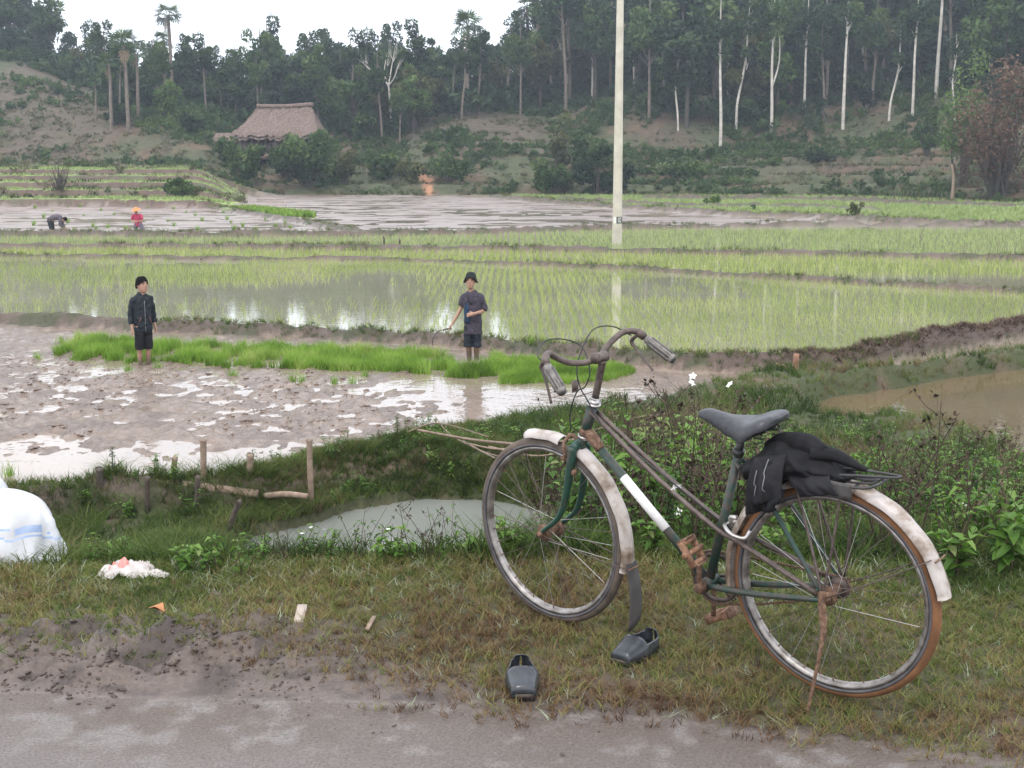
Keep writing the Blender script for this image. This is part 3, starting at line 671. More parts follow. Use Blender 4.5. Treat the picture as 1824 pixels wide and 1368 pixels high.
# countable forest trees, nearest and skyline first, then the mass behind
def skyline_label(k): return ['dark round crowned tree in the forest on the hill', 'tall narrow dark tree in the forest on the hill'][k]
def forest():
    r = np.random.default_rng(99); n = 0; far = MB()
    cand = []
    for _ in range(6000):
        u = r.uniform(-.56, .56); y = r.uniform(126, 262); x = u * y; y0 = float(np.interp(u, far_u, far_y)); t = y - y0
        tmin = 30 + 5 * sin(u * 25) + (8 if -.07 < u < .1 else 0) + (16 if u < -.30 else 0) + (6 if u > .13 else 0)
        if u < -.2: tmin -= 3
        if t < tmin or t > 105: continue
        if abs(u + .345) < .04 and t < 60: continue
        cand.append((y, x, u, t))
    kept = []
    for c in sorted(cand):
        if all((c[0] - k[0]) ** 2 + (c[1] - k[1]) ** 2 > (2.6 + .02 * (c[3])) ** 2 for k in kept[-260:]): kept.append(c)
    xs = np.array([k[1] for k in kept]); ysk = np.array([k[0] for k in kept]); zs = height(xs, ysk)
    fo = [blob(s, 330, .78, 12, (2.6, 2.6, 3.6), .8, .25, (0, 0, 6.0)) for s in (201, 202, 203)]
    cnt = [0, 0]
    for i, (y, x, u, t) in enumerate(kept):
        sh = (.62 if u > -.33 else .8) if u < -.2 else (.75 if u < .02 else 1.12)
        s = sh * r.uniform(.75, 1.15)
        if sum(cnt) < 285 and abs(u) < .42:
            k = int(r.random() < .42)
            pr = (DARK, TALLD)[k]; me = pr[r.integers(len(pr))]
            tr = empty(('forest_tree', 'slender_forest_tree')[k], (x, y, zs[i]), ('round crowned dark green tree among many like it on the wooded hill', 'slender tall dark green tree among many like it on the wooded hill')[k], 'tree',
                       ('round crowned trees of the hill forest', 'slender trees of the hill forest')[k], r.uniform(0, 6.28)); tr.scale = (s, s, s * r.uniform(.9, 1.15))
            link('trunk', me[0], tr); link('crown', me[1], tr); cnt[k] += 1
        else:
            V, F, cl, _ = fo[r.integers(3)]; a = r.uniform(0, 6.28); c_, s_ = cos(a), sin(a)
            W = np.stack([V[:, 0] * c_ - V[:, 1] * s_, V[:, 0] * s_ + V[:, 1] * c_, V[:, 2]], 1) * s * np.array([1, 1, r.uniform(.9, 1.25)]) + (x, y, zs[i])
            far.add(W, F[:, :3], np.clip(cl * .7 + r.uniform(0, .3), 0, 1)); n += 1
    if far.n: far.build('forest', m_fol['dark'], kind='stuff', label='dense dark wood covering the far hill behind the nearer trees', cat='forest')
    print('forest', sum(cnt), n)
forest()

# ================================================================== SHRUBS, UNDERGROWTH, HUT
def make_shrub(name, px, base, w, h, fol, label, cat='bush', group=None, n=1500, sz=.16, ns=16, y0=80, stem=True, dist=None, R_=None, flat=.85, twigs=0, hollow=.3, seed=None):
    "a shrub standing where its foot is seen, sized w x h in photo pixels"
    seed = seed or int(px * 3 + base)
    if dist: x, y = xa(px, dist), dist; z = H1(x, y)
    else: x, y, z = hit(px, base, y0)
    k = y / F_PX; W, Hh = w * k * .5, h * k
    t = empty(name, (x, y, z - .05), label, cat, group)
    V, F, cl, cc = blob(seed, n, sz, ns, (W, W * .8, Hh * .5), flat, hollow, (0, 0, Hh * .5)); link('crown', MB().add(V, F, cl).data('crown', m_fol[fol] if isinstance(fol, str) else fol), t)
    if stem:
        sm = MB()
        for i, c in enumerate(cc[:10 + twigs]): limb(sm, (random.uniform(-.15, .15) * W, 0, 0), c * 1.0, .05 * Hh / 3 + .02, .012, seed + i)
        link('trunk', sm.data('trunk', m_barkd), t)
    return t
GB = 'bushes at the foot of the hill'
make_shrub('bush', 555, 346, 140, 104, 'mid', 'big rounded green bush at the edge of the flooded field below the thatched hut', group=GB, n=3600, sz=.24, dist=116)
make_shrub('bush', 618, 346, 60, 70, 'olive', 'yellowish green bush leaning on the right side of the big rounded bush', group=GB, n=1200, sz=.22, dist=117)
make_shrub('bush', 440, 346, 96, 72, 'mid', 'spiky green bush below the hut, left of the big rounded bush', group=GB, n=1500, sz=.26, dist=116)
make_shrub('bush', 412, 300, 60, 56, 'mid', 'hazy bush by the terrace end at the left of the hut fence', group=GB, n=900, sz=.24, dist=122)
make_shrub('bush', 1070, 350, 120, 98, 'dark', 'wide dark bush just left of the concrete pole', group=GB, n=3600, sz=.22, dist=113)
make_shrub('bush', 985, 348, 96, 78, 'mid', 'green bush at the left foot of the tall creeper covered stump', group=GB, n=2200, sz=.22, dist=113)
make_shrub('creeper_covered_stump', 1000, 345, 44, 150, 'olive', 'tall narrow stump covered in creepers rising above the bushes', 'tree', n=1400, sz=.2, ns=14, dist=115, flat=1.2)
make_shrub('bush', 1040, 300, 90, 90, 'mid', 'hillside bush behind the wide dark bush near the pole', group=GB, n=1500, sz=.24, dist=122)
make_shrub('bush', 322, 342, 66, 40, 'mid', 'small dark bush on a terrace bank in front of the hut side', group=GB, n=1100, sz=.17, dist=92)
make_shrub('bush', 800, 330, 100, 52, 'mid', 'low leafy bush right of the orange path up the slope', group=GB, n=1500, sz=.2, dist=119)
make_shrub('bush', 690, 320, 70, 46, 'mid', 'low bush with broad leaves between big rounded bush and orange path', group=GB, n=900, sz=.3, dist=120)
make_shrub('bush', 735, 330, 60, 44, 'olive', 'olive bush just left of the orange path', group=GB, n=900, sz=.22, dist=118)
make_shrub('bush', 1450, 312, 76, 30, 'dark', 'low dark bush on the terraced slope to the right', group=GB, n=900, sz=.2, dist=126)
make_shrub('bush', 1365, 235, 60, 24, 'mid', 'low bush under the forked pale tree', group=GB, n=500, sz=.2)
make_shrub('bush', 1392, 205, 32, 24, 'light', 'small yellow green bush at the forest edge right of the pole', group=GB, n=350, sz=.2)
make_shrub('bush', 1222, 320, 130, 22, 'mid', 'long low bank of greenery right of the pole', group=GB, n=1100, sz=.2, dist=120)
make_shrub('light_green_tree', 310, 252, 62, 72, 'light', 'light green rounded tree standing below the palms left of the hut', 'tree', n=1600, sz=.24, dist=135)
make_shrub('fruit_tree', 562, 285, 104, 82, 'mid', 'dark tree growing against the right half of the hut roof', 'tree', n=2000, sz=.26, dist=121)
make_shrub('fruit_tree', 512, 262, 50, 42, 'mid', 'small tree in front of the middle of the hut', 'tree', n=700, sz=.24, dist=121)
make_shrub('papaya_tree', 534, 240, 22, 52, 'mid', 'narrow little tree with a dark round head before the hut roof', 'tree', n=320, sz=.24, dist=122)
make_shrub('tree', 432, 212, 56, 42, 'dark', 'small tree behind the left end of the thatched roof', 'tree', n=600, sz=.3, dist=150)
make_shrub('tree', 655, 232, 60, 64, 'mid', 'bushy tree left of the bare pale tree', 'tree', n=900, sz=.3, dist=142)
make_shrub('tree', 738, 232, 108, 120, 'olive', 'broad olive green tree with pale stems right of the bare tree', 'tree', n=2600, sz=.3, dist=145, flat=.7)
make_shrub('tree', 225, 290, 60, 40, 'dark', 'dark shrubby tree at the foot of the palm row', 'tree', n=700, sz=.26, dist=134)
make_shrub('tree', 350, 275, 60, 40, 'dark', 'dark low tree between the light green tree and the hut', 'tree', n=800, sz=.26, dist=130)
make_shrub('young_conical_tree', 1643, 330, 36, 84, 'mid', 'young narrow green tree standing on the right hand slope', 'tree', n=700, sz=.2, dist=118)
make_shrub('light_bamboo', 1705, 352, 76, 250, 'light', 'light green feathery bamboo arching beside the reddish thicket', 'bamboo', n=3000, sz=.18, ns=26, dist=104, flat=1.4)
make_shrub('reddish_thicket', 1770, 362, 150, 246, 'rust', 'tall rusty brown bamboo thicket at the right edge of the valley', 'bamboo', n=5200, sz=.17, ns=34, dist=97, flat=1.5, twigs=24)
make_shrub('reddish_thicket', 1880, 370, 150, 240, 'rust', 'rusty thicket partly out of the picture at the right edge', 'bamboo', n=2500, sz=.2, ns=24, dist=96, flat=1.5, twigs=12)
make_shrub('grass_clump', 1521, 394, 34, 34, 'olive', 'larger grass clump on the bank by the green fields', 'plant', 'grass clumps on the far banks', 420, .09, 8, dist=70)
make_shrub('grass_clump', 1266, 378, 40, 34, 'light', 'grass clump between two far green fields', 'plant', 'grass clumps on the far banks', 420, .11, 8, dist=88)
make_shrub('grass_clump', 1340, 382, 16, 14, 'mid', 'tiny grass clump right of the other far one', 'plant', 'grass clumps on the far banks', 160, .08, 5, dist=80)
make_shrub('bare_shrub', 115, 346, 62, 70, m_dry, 'leafless shrub standing on the left terraces', 'bush', None, 260, .07, 20, dist=94, twigs=30, hollow=.5)
def ground_cover():
    r = np.random.default_rng(5)
    pr = []
    for s in range(7):
        V, F, cl, _ = blob(300 + s, 44, .25, 5, (.62, .62, .42), .8, .2, (0, 0, .3)); pr.append((V, F[:, :3]))
    y = 88 + 95 * r.random(26000) ** 1.25; u = r.uniform(-.46, .46, 26000); x = u * y
    tt = y - np.interp(u, far_u, far_y); q = fbm(x, y, .16, 4, 91)
    keep = (tt > 0) & (tt < 75) & (q + .1 * (tt > 30) > -.12 + .22 * r.random(26000))
    for cu, cd, ru, rd_ in ((-.345, 26, .04, 20), (-.02, 30, .05, 11), (-.15, 22, .04, 7)):
        keep &= ~((((u - cu) / ru) ** 2 + ((tt - cd) / rd_) ** 2 < 1) & (r.random(26000) < .5))
    keep &= np.abs(x - (-7.4 - .12 * (y - 116))) > .9; keep &= ~((np.abs((x / y) + .185) < .028) & (y > 117) & (y < 132))
    x, y, tt = x[keep][:6000], y[keep][:6000], tt[keep][:6000]
    scatter('undergrowth', pr, x, y, .85 + .012 * tt, m_fol['mid'], label='mixed low green scrub covering the lower hillside', cat='undergrowth', rnd=np.clip(fbm(x, y, .3, 3, 95) * .6 + .5 + r.normal(0, .15, len(x)), 0, 1), lean=.1)
    y = 90 + 60 * r.random(30000) ** 1.1; u = r.uniform(-.46, .46, 30000); x = u * y; tt = y - np.interp(u, far_u, far_y); q = fbm(x, y, .5, 3, 97)
    k = ((tt > 0) | ((u < -.2) & (fbm(x * .3, y, .8, 3, 78) > .12))) & (tt < 55) & (q + .3 * r.random(30000) > .02)
    x, y, q = x[k][:11000], y[k][:11000], q[k][:11000]
    scatter('dry_grass', [tuft(7, .42, .10, .3, .9, 1, 700 + s) for s in range(5)], x, y, .9, leafmat('hill_grass', [(0, (.04, .06, .02)), (.4, (.08, .095, .035)), (.7, (.13, .105, .06)), (1, (.19, .145, .09))], .8, .15), label='rough grass and dead growth over the hillside and terrace banks', cat='grass', rnd=np.clip(.5 - q * .8 + r.normal(0, .2, len(x)), 0, 1), lean=.2)
    # darker, taller undergrowth hiding the feet of the forest
    pr2 = []
    for s in range(4):
        V, F, cl, _ = blob(320 + s, 120, .52, 7, (1.9, 1.9, 1.5), .8, .2, (0, 0, 1.3)); pr2.append((V, F[:, :3]))
    y = 126 + 80 * r.random(5200); u = r.uniform(-.46, .46, 5200); x = u * y; tt = y - np.interp(u, far_u, far_y)
    keep = (tt > 33 + 5 * np.sin(u * 25) + 7 * ((u > -.07) & (u < .1)) + 16 * (u < -.3)) & (tt < 92)
    x, y = x[keep][:1150], y[keep][:1150]
    scatter('undergrowth', pr2, x, y, 1.05, m_fol['dark'], label='dark shrubs filling the space under the forest trees', cat='undergrowth', lean=.1)
ground_cover()

m_thatch = simple('thatch', [(.25, (.07, .048, .038)), (.5, (.155, .112, .092)), (.75, (.26, .20, .165))], 5.5, .95, .08)
m_wood = simple('grey_wood', [(.3, (.12, .10, .085)), (.7, (.28, .25, .22))], 4, .9, .01)
m_shade = simple('shaded_boards', [(.3, (.03, .025, .022)), (.7, (.07, .055, .05))], 3, .9, .01)  # near-black wood tone: shade under the hut roof put into the colour
def hut():
    d = 129.; x0 = xa(503, d); k = d / F_PX; zb = CAM_H + d * tan(math.atan((684 - 272) / F_PX) - TILT)
    t = empty('thatched_hut', (x0, d, zb), 'low thatched hut with a long reddish roof on the slope', 'hut')
    W = 62 * k; dp = 3.2
    # roof: hipped, thick, with ragged eave
    mb = MB(); n = 44; r = np.random.default_rng(3)
    ridge = np.array([(-W * .55, 0, 78 * k), (W * .95, 0, 80 * k)])
    eave = [(-W * 1.16, -dp, 32 * k), (W * 1.3, -dp, 32 * k), (W * 1.3, dp, 32 * k), (-W * 1.2, dp, 32 * k)]
    def panel(a, b, c, d_, nu=30, nv=9):
        a, b, c, d_ = map(np.array, (a, b, c, d_)); U, Vv = np.meshgrid(np.linspace(0, 1, nu), np.linspace(0, 1, nv))
        P = (a * (1 - U[..., None]) + b * U[..., None]) * (1 - Vv[..., None]) + (d_ * (1 - U[..., None]) + c * U[..., None]) * Vv[..., None]
        P = P.reshape(-1, 3); vv = Vv.ravel(); P += r.normal(0, .05, P.shape); P[:, 2] += -.25 * np.sin(vv * pi) * .8 - r.uniform(0, .4, len(vv)) * (vv > .99)
        i = (np.arange(nv - 1)[:, None] * nu + np.arange(nu - 1)[None]); F = np.stack([i, i + 1, i + nu + 1, i + nu], -1).reshape(-1, 4)
        mb.add(P, F); Q = P.copy(); Q[:, 2] -= .3; mb.add(Q, F[:, ::-1])
    panel(ridge[0], ridge[1], eave[1], eave[0]); panel(ridge[1], ridge[0], eave[3], eave[2]); panel(ridge[0], ridge[0], eave[0], eave[3], 14); panel(ridge[1], ridge[1], eave[2], eave[1], 14)
    mb.build('roof', m_thatch, t, True)
    rc = MB(); addtube(rc, [ridge[0] + (-.1, 0, .1), (ridge[0] + ridge[1]) / 2 + (0, 0, .02), ridge[1] + (.2, 0, .15)], .22, 7, True, 6); rc.build('ridge_cap', m_thatch, t, True)
    for i, xx in enumerate((-.95, -.62, -.25, .02, .3, .62, .95)):
        p = MB(); addtube(p, [(W * xx, -dp * .72, -.6), (W * xx, -dp * .72, 36 * k)], .08, 6); p.build('post', m_wood, t)
    b = MB(); boxm(b, (0, -dp * .6, 24 * k), (W * 1.9, .12, .16)); b.build('beam', m_wood, t)
    for i in range(14):
        b = MB(); boxm(b, (-W * .96 + i * .38, -dp * .5, 9 * k), (.34, .05, 17 * k)); b.build('wall_board', m_wood, t)
    b = MB(); boxm(b, (.6, -dp * .1, 16 * k), (W * 1.9, .1, 34 * k)); b.build('inner_wall', m_shade, t)
    b = MB(); boxm(b, (0, 0, -.35), (W * 2.2, dp * 1.9, .5)); b.build('platform', simple('rammed_earth', [(.3, (.16, .10, .08)), (.7, (.26, .17, .13))], 2, .95, .02), t)
    # second low roof to the left
    t2 = empty('thatched_shed', (xa(424, d + 1), d + 1, zb - .5), 'small thatched shed at the left end of the hut', 'shed')
    mb2 = MB(); c = 1.7
    for sg in (-1, 1):
        P = [(-c, 0, 2.4), (c, 0, 2.4), (c * 1.1, sg * 1.6, 1.45), (-c * 1.1, sg * 1.6, 1.45)]; P2 = [(a, b_, z - .2) for a, b_, z in P]
        mb2.add(P + P2, [(0, 1, 2, 3), (7, 6, 5, 4), (3, 2, 6, 7), (0, 3, 7, 4), (1, 5, 6, 2)])
    mb2.build('roof', m_thatch, t2)
    for sx in (-1, 1):
        for sy in (-1, 1): p = MB(); addtube(p, [(sx * c * .9, sy * 1.1, -.8), (sx * c * .9, sy * 1.1, 1.8)], .07, 6); p.build('post', m_wood, t2)
    G = 'poles standing in front of the hut'
    for px, py, h, ln, lb in ((448, 284, 3.6, -.5, 'pale leaning pole before the left part of the hut'), (462, 290, 2.6, 0, 'upright pale pole before the hut posts'), (662, 248, 1.6, .1, 'pale stick standing right of the hut roof')):
        x, y, z = hit(px, py, 112) ; o = MB(); addtube(o, [(0, 0, -.3), (ln, 0, h)], .07, 6)
        q = o.build('pole', m_bark, None, label=lb, cat='pole', group=G); q.location = (x, y, z)
hut()

# ================================================================== POLES, STAKES, CANES
m_conc = simple('concrete', [(.3, (.40, .37, .30)), (.7, (.56, .53, .44))], 2.2, .85, .004)
def concrete_pole():
    x, y = at(1099, 436, ZW); H_ = 11.5
    t = empty('concrete_pole', (x, y, ZW - .1), 'tall tapering concrete utility pole standing in the green paddy', 'pole')
    mb = MB(); th = np.linspace(0, 2 * pi, 20, endpoint=False); V = []; zz = np.linspace(0, H_, 13)
    for z in zz:
        r = .185 - .075 * z / H_; V.append(np.stack([r * np.cos(th), r * np.sin(th), np.full(20, z)], 1))
    V = np.vstack(V); i = np.arange(12)[:, None] * 20; j = np.arange(20)[None]; k = (j + 1) % 20
    mb.add(V, np.stack([i + j, i + k, i + 20 + k, i + 20 + j], -1).reshape(-1, 4)); b = mb.build('pole_shaft', m_conc, t, True)
    # painted number band: white letters on black, curved onto the shaft's camera side
    zc = .1 + (436 - 392) * y / F_PX
    def patch(a0, a1, z0, z1, rr, name, m):
        n = 8; a = np.linspace(a0, a1, n); P = []
        for z in (z0, z1):
            r = .185 - .075 * z / H_ + rr; P += [(r * sin(q), -r * cos(q), z) for q in a]
        return MB().add(P, [(q, q + 1, q + n + 1, q + n) for q in range(n - 1)]).build(name, m, t)
    blk = simple('black_paint', [(.3, (.02, .02, .02)), (.7, (.035, .035, .035))], 5, .7, 0); wht = simple('white_paint', [(.3, (.6, .6, .56)), (.7, (.7, .7, .66))], 5, .7, 0)
    patch(-.25, 1.35, zc - .13, zc + .12, .003, 'number_band', blk)
    # the figures 10 in white strokes on the band
    patch(.05, .17, zc - .09, zc + .09, .006, 'numeral', wht); patch(.35, .45, zc - .09, zc + .09, .006, 'numeral', wht); patch(.68, .78, zc - .09, zc + .09, .006, 'numeral', wht)
    patch(.45, .68, zc + .06, zc + .09, .006, 'numeral', wht); patch(.45, .68, zc - .09, zc - .06, .006, 'numeral', wht)
    patch(-1.0, -.3, zc - .12, zc + .11, .003, 'white_band', wht)
    mb = MB(); boxm(mb, (0, 0, H_ - 1.0), (1.5, .1, .1)); mb.build('crossarm', m_conc, t)
    for s in (-.65, .65): mb = MB(); addtube(mb, [(s, 0, H_ - .95), (s, 0, H_ - .75)], [.05, .04], 8); mb.build('insulator', wht, t)
concrete_pole()
def wire(name, pts, r, m, **k):
    mb = MB(); addtube(mb, pts, r, 4, True, 8); return mb.build(name, m, None, **k)
m_black = simple('black_rubber', [(.3, (.012, .012, .013)), (.7, (.03, .03, .032))], 20, .5, .0005)
def P3(px, py, d): r_ = ray(px, py); k = d / r_[1]; return (k * r_[0], d, CAM_H + k * r_[2])
wire('power_line', [P3(-200, 47, 100), P3(60, 45, 100), P3(220, 45, 101), P3(380, 41, 102), P3(700, 28, 104), P3(1050, -10, 105)], .013, m_black, label='thin dark wire crossing in front of the ridge at the left', cat='power line')

m_stake = simple('weathered_stake', [(.3, (.16, .105, .075)), (.7, (.38, .29, .22))], 14, .85, .006)
m_staked = simple('dark_stake', [(.3, (.05, .04, .032)), (.7, (.13, .10, .08))], 14, .85, .006)
GS = 'stakes holding the earth bank of the mud field'
for i, (tx, ty, bx, by, d, r_, m, lb) in enumerate(((177, 836, 178, 915, 12.0, .033, m_staked, 'dark thick stake nearest the white sack'), (262, 852, 262, 905, 11.9, .024, m_staked, 'short dark stake second from the sack'),
        (311, 817, 305, 868, 12.5, .026, m_stake, 'short leaning stake standing behind the log'), (362, 785, 360, 900, 12.2, .029, m_stake, 'tallest pale stake, between a short leaning one and a medium one'),
        (446, 811, 443, 885, 12.2, .03, m_stake, 'medium stake between the tallest one and the one at the pond end'), (551, 785, 556, 896, 12.3, .027, m_stake, 'slim stake at the pond end of the row'),
        (352, 850, 345, 915, 11.9, .022, m_staked, 'dark blackened stake just at the foot of the tallest pale one'), (424, 893, 405, 935, 11.4, .026, m_staked, 'dark stub leaning in the grass by the pond'))):
    a = np.array(P3(tx, ty, d)); b = np.array(P3(bx, by + 14, d + .05)); o = MB(); rr = np.random.default_rng(i)
    addtube(o, [(0, 0, 0), (a - b) * .5 + rr.normal(0, .006, 3), a - b - (0, 0, .02), a - b], [r_ * .85, r_, r_ * 1.05, r_ * 1.3], 9, True, 2); q = o.build('wooden_stake', m, None, label=lb, cat='stake', group=GS); q.location = b
for a, b, r_, lb in (((186, 856), (460, 880), .045, 'long muddy log lying along the earth bank behind the stakes'), ((468, 884), (548, 884), .03, 'short log lying between the last two stakes')):
    p, q = np.array(P3(*a, 12.18)), np.array(P3(*b, 12.12)); o = MB(); addtube(o, [p, (p + q) / 2 + (0, 0, .02), q], [r_, r_ * 1.05, r_ * .9], 10, True, 4)
    o.build('log', m_stake, None, True, label=lb, cat='log', group='logs along the bank')
GC = 'cut canes lying on the bank'
m_cane = simple('dry_cane', [(.3, (.10, .07, .05)), (.7, (.28, .20, .14))], 12, .6, .001)
for i, (L, r_, lb) in enumerate(((((744, 766, 12.9), (840, 783, 12.4), (930, 792, 11.9), (1040, 800, 11.5)), .014, 'thick brown cane pointing left out over the mud field'),
        (((725, 770, 13.0), (765, 755, 13.1), (800, 757, 13.0), (870, 778, 12.6)), .007, 'thin cane bent into a hook at the tip over the mud'),
        (((775, 742, 13.3), (800, 772, 12.8), (850, 800, 12.0), (905, 818, 11.6)), .006, 'thin forked twig slanting down over the bank'),
        (((830, 790, 12.2), (905, 800, 11.8), (1040, 780, 11.8)), .010, 'pale cane crossing behind the front wheel'),
        (((825, 785, 12.2), (860, 805, 11.8), (882, 816, 11.5)), .008, 'short pale cane end nearest the front tyre'),
        (((870, 795, 12.0), (960, 812, 11.4), (1060, 790, 11.4)), .008, 'curved cane seen through the front wheel'),
        (((1040, 772, 12.5), (1130, 745, 13.0), (1200, 735, 13.3)), .006, 'thin cane lying right of the handlebar stem'))):
    wire('cut_cane', [P3(*p) for p in L], r_, m_cane, label=lb, cat='cane', group=GC)
# stump with roots on the far corner of the bank
x, y = at(1405, 662, -1.25); t = empty('tree_stump', (x, y, -1.3), 'small brown stump with roots where the earth banks meet', 'stump')
m_root = simple('stump_wood', [(.3, (.15, .075, .045)), (.7, (.34, .19, .12))], 9, .85, .01)
mb = MB(); addtube(mb, [(.07, 0, 0), (.09, 0, .14), (.1, 0, .3)], [.06, .045, .04], 8, True, 3); mb.build('stump', m_root, t, True)
for e in ((-.3, -.05, .02), (-.18, 0, .16), (-.4, -.1, -.02)): mb = MB(); addtube(mb, [(.07, 0, .03), (np.array(e) * .5 + (.03, 0, .03)), e], [.04, .03, .015], 7, True, 3); mb.build('root', m_root, t, True)
for px, h, lb in ((684, .30, 'taller of the two dark pegs on the paddy bank'), (712, .18, 'shorter of the two dark pegs on the paddy bank')):
    x, y = at(px, 441, ZW); o = MB(); addtube(o, [(0, 0, -.1), (.01, 0, h * .6), (-.02, 0, h)], [.03, .035, .03], 6); q = o.build('wooden_peg', m_staked, None, label=lb, cat='peg', group='pegs on the paddy bank'); q.location = (x, y, ZW + .12)
x, y = xa(1688, 97), 97.; o = MB(); addtube(o, [(0, 0, -.2), (.05, 0, 1.6), (-.12, 0, 2.7)], [.11, .10, .07], 7, True, 3); q = o.build('bare_post', m_stake, None, label='pale bare post standing at the right end of the far green fields', cat='post'); q.location = (x, y, H1(x, y))
for i in range(17):
    px = 1572 + i * 7.5; d = 97 - i * .1; x = xa(px, d); o = MB(); addtube(o, [(0, 0, -.2), (random.uniform(-.05, .05), 0, .75 + random.uniform(-.1, .15))], .025, 4)
    q = o.build('fence_post', m_staked, None, label='thin dark post in the line across the far green field', cat='post', group='row of thin posts across the far green field'); q.location = (x, d, H1(x, d))

# ================================================================== RICE
def rice():
    pr = [tuft(5, .24, .012, .05, .45, 2, s) for s in range(5)]; prl = [tuft(4, .22, .02, .05, .4, 1, s + 20) for s in range(4)]
    def grid(x0, x1, y0, y1, dx, dy, jit, seed, fan=.47):
        r = np.random.default_rng(seed); gx, gy = np.meshgrid(np.arange(x0, x1, dx), np.arange(y0, y1, dy)); x = gx.ravel() + r.normal(0, jit, gx.size); y = gy.ravel() + .02 * gx.ravel() + r.normal(0, jit, gx.size)
        k = np.abs(x) < fan * y; return x[k], y[k], r
    def band(x, y, lo, hi, mg): 
        f = lambda P: np.interp(x, np.sort(P[:, 0]), P[np.argsort(P[:, 0]), 1])
        return (y > f(lo) + mg) & (y < f(hi) - mg)
    x, y, r = grid(-20, 20, 17, 46, .185, .17, .022, 1)
    den = fbm(x, y, .22, 3, 101) + .14 * (x > -2) + .1 * (y > 31); k = band(x, y, bund_a, bund_2, .3) & (den > -.38 + .35 * r.random(len(x)))
    thin = smooth(1.5, -3.5, x + fbm(x, y, .3, 3, 77) * 3) * smooth(37, 31, y + fbm(x, y, .25, 3, 79) * 5); k &= ~(r.random(len(x)) < .74 * thin)
    scatter('rice_seedlings', pr, x[k], y[k], .95, m_rice, label='young transplanted rice standing in the flooded front paddy', cat='rice', Z=np.full(k.sum(), ZW - .05), lean=.12, rnd=np.clip(.5 + .5 * fbm(x[k], y[k], .5, 3, 3) + r.normal(0, .15, k.sum()), 0, 1))
    x, y, r = grid(-26, 26, 36, 60, .22, .2, .03, 2)
    k = band(x, y, bund_2, bund_1, .3); scatter('rice_seedlings', prl, x[k], y[k], 1.05, m_rice, label='young rice in the narrow strip between two low banks', cat='rice', Z=np.full(k.sum(), ZW - .04), lean=.12)
    k = band(x, y, bund_1, bund_3, .45) & (r.random(len(x)) < .85); scatter('rice_seedlings', prl, x[k], y[k], 1.0, m_ricef, label='pale young rice around the foot of the concrete pole', cat='rice', Z=np.full(k.sum(), ZW - .04), lean=.12)
    # far right green fields
    r = np.random.default_rng(8); x = r.uniform(0, 50, 26000); y = r.uniform(58, 114, 26000); k = (sdf(x, y, RIGHT_GREEN) < -.5) & (x < .45 * y) & (y < np.interp(x / y, far_u, far_y))
    for P in (bund_r2, bund_r3): k &= line_d(x, y, P) > .8
    pf = [tuft(4, .26, .06, .14, .5, 1, s + 40) for s in range(3)]
    scatter('rice_seedlings', pf, x[k][:11000], y[k][:11000], 1., m_ricef, label='bright green rice covering the far fields on the right', cat='rice', lean=.1)
    x = r.uniform(-55, -12, 60000); y = r.uniform(84, 128, 60000); hz_ = height(x, y); hz2 = height(x, y + .5); k = (x / y < -.2) & (np.abs(hz2 - hz_) < .06) & (hz_ > ZW + .2) & (y < 119) & (fbm(x, y, .5, 4, 71) < .1); 
    scatter('rice_seedlings', pf, x[k][:7000], y[k][:7000], .8, m_ricef, label='pale green rice on the left hand terraces', cat='rice', lean=.1, Z=hz_[k][:7000])
    # dense nursery bed in front of the two standing people
    ps = [tuft(8, .17, .010, .06, .5, 2, s + 60) for s in range(6)]
    bed = atp([(100, 628), (140, 606), (260, 612), (420, 620), (620, 628), (800, 636), (960, 642), (1060, 646), (1130, 660), (1120, 672), (1030, 683), (900, 684), (780, 668), (690, 664), (560, 660), (430, 656), (300, 648), (190, 646), (110, 642)], ZW)
    r = np.random.default_rng(9); x = r.uniform(-9, 3, 60000); y = r.uniform(17, 25, 60000); s = sdf(x, y, bed); q = fbm(x, y, 1.6, 3, 7)
    smoothb = (x > -.2 - .0 * y) ; k = (s + .18 * fbm(x, y, 2.2, 3, 19) < 0) & ((fbm(x, y, 3.6, 2, 29) + .35 * q > -.16 + .2 * smooth(-1.5, -5, x)) | smoothb) & (np.hypot(x + .62, (y - 20.7) * .8) > .38) & (np.hypot(x + .62, (y - 20.2) * .8) > .3) & (np.hypot(x + 5.7, y - 20.3) > .25); x, y, k_ = x[k], y[k], smoothb[k]; n = min(len(x), 10500); x, y = x[:n], y[:n]; k_ = k_[:n]
    scatter('rice_nursery_bed', ps, x, y, np.where(k_, .72, 1.15) * (1 + .3 * fbm(x, y, 2.5, 2, 31)), m_seed, label='bright green nursery bed of dense rice seedlings in the mud', cat='rice bed', Z=np.full(n, ZW + .0), lean=.14, rnd=np.clip(.5 + q[k][:n] * .7 + r.normal(0, .15, n), 0, 1))
    b2 = atp([(415, 373), (450, 372), (562, 384), (560, 389), (520, 388), (430, 378)], ZW); x = r.uniform(-20, -5, 30000); y = r.uniform(66, 92, 30000); k = sdf(x, y, b2) < 0
    scatter('rice_nursery_bed', pf, x[k][:2500], y[k][:2500], 1.1, m_seed, label='small bright green nursery strip beside the far diagonal bank', cat='rice bed', Z=np.full(min(k.sum(), 2500), ZW + .04), lean=.1)
    # bundles of seedlings set out one by one
    G = 'seedling bundles set out in the near mud'
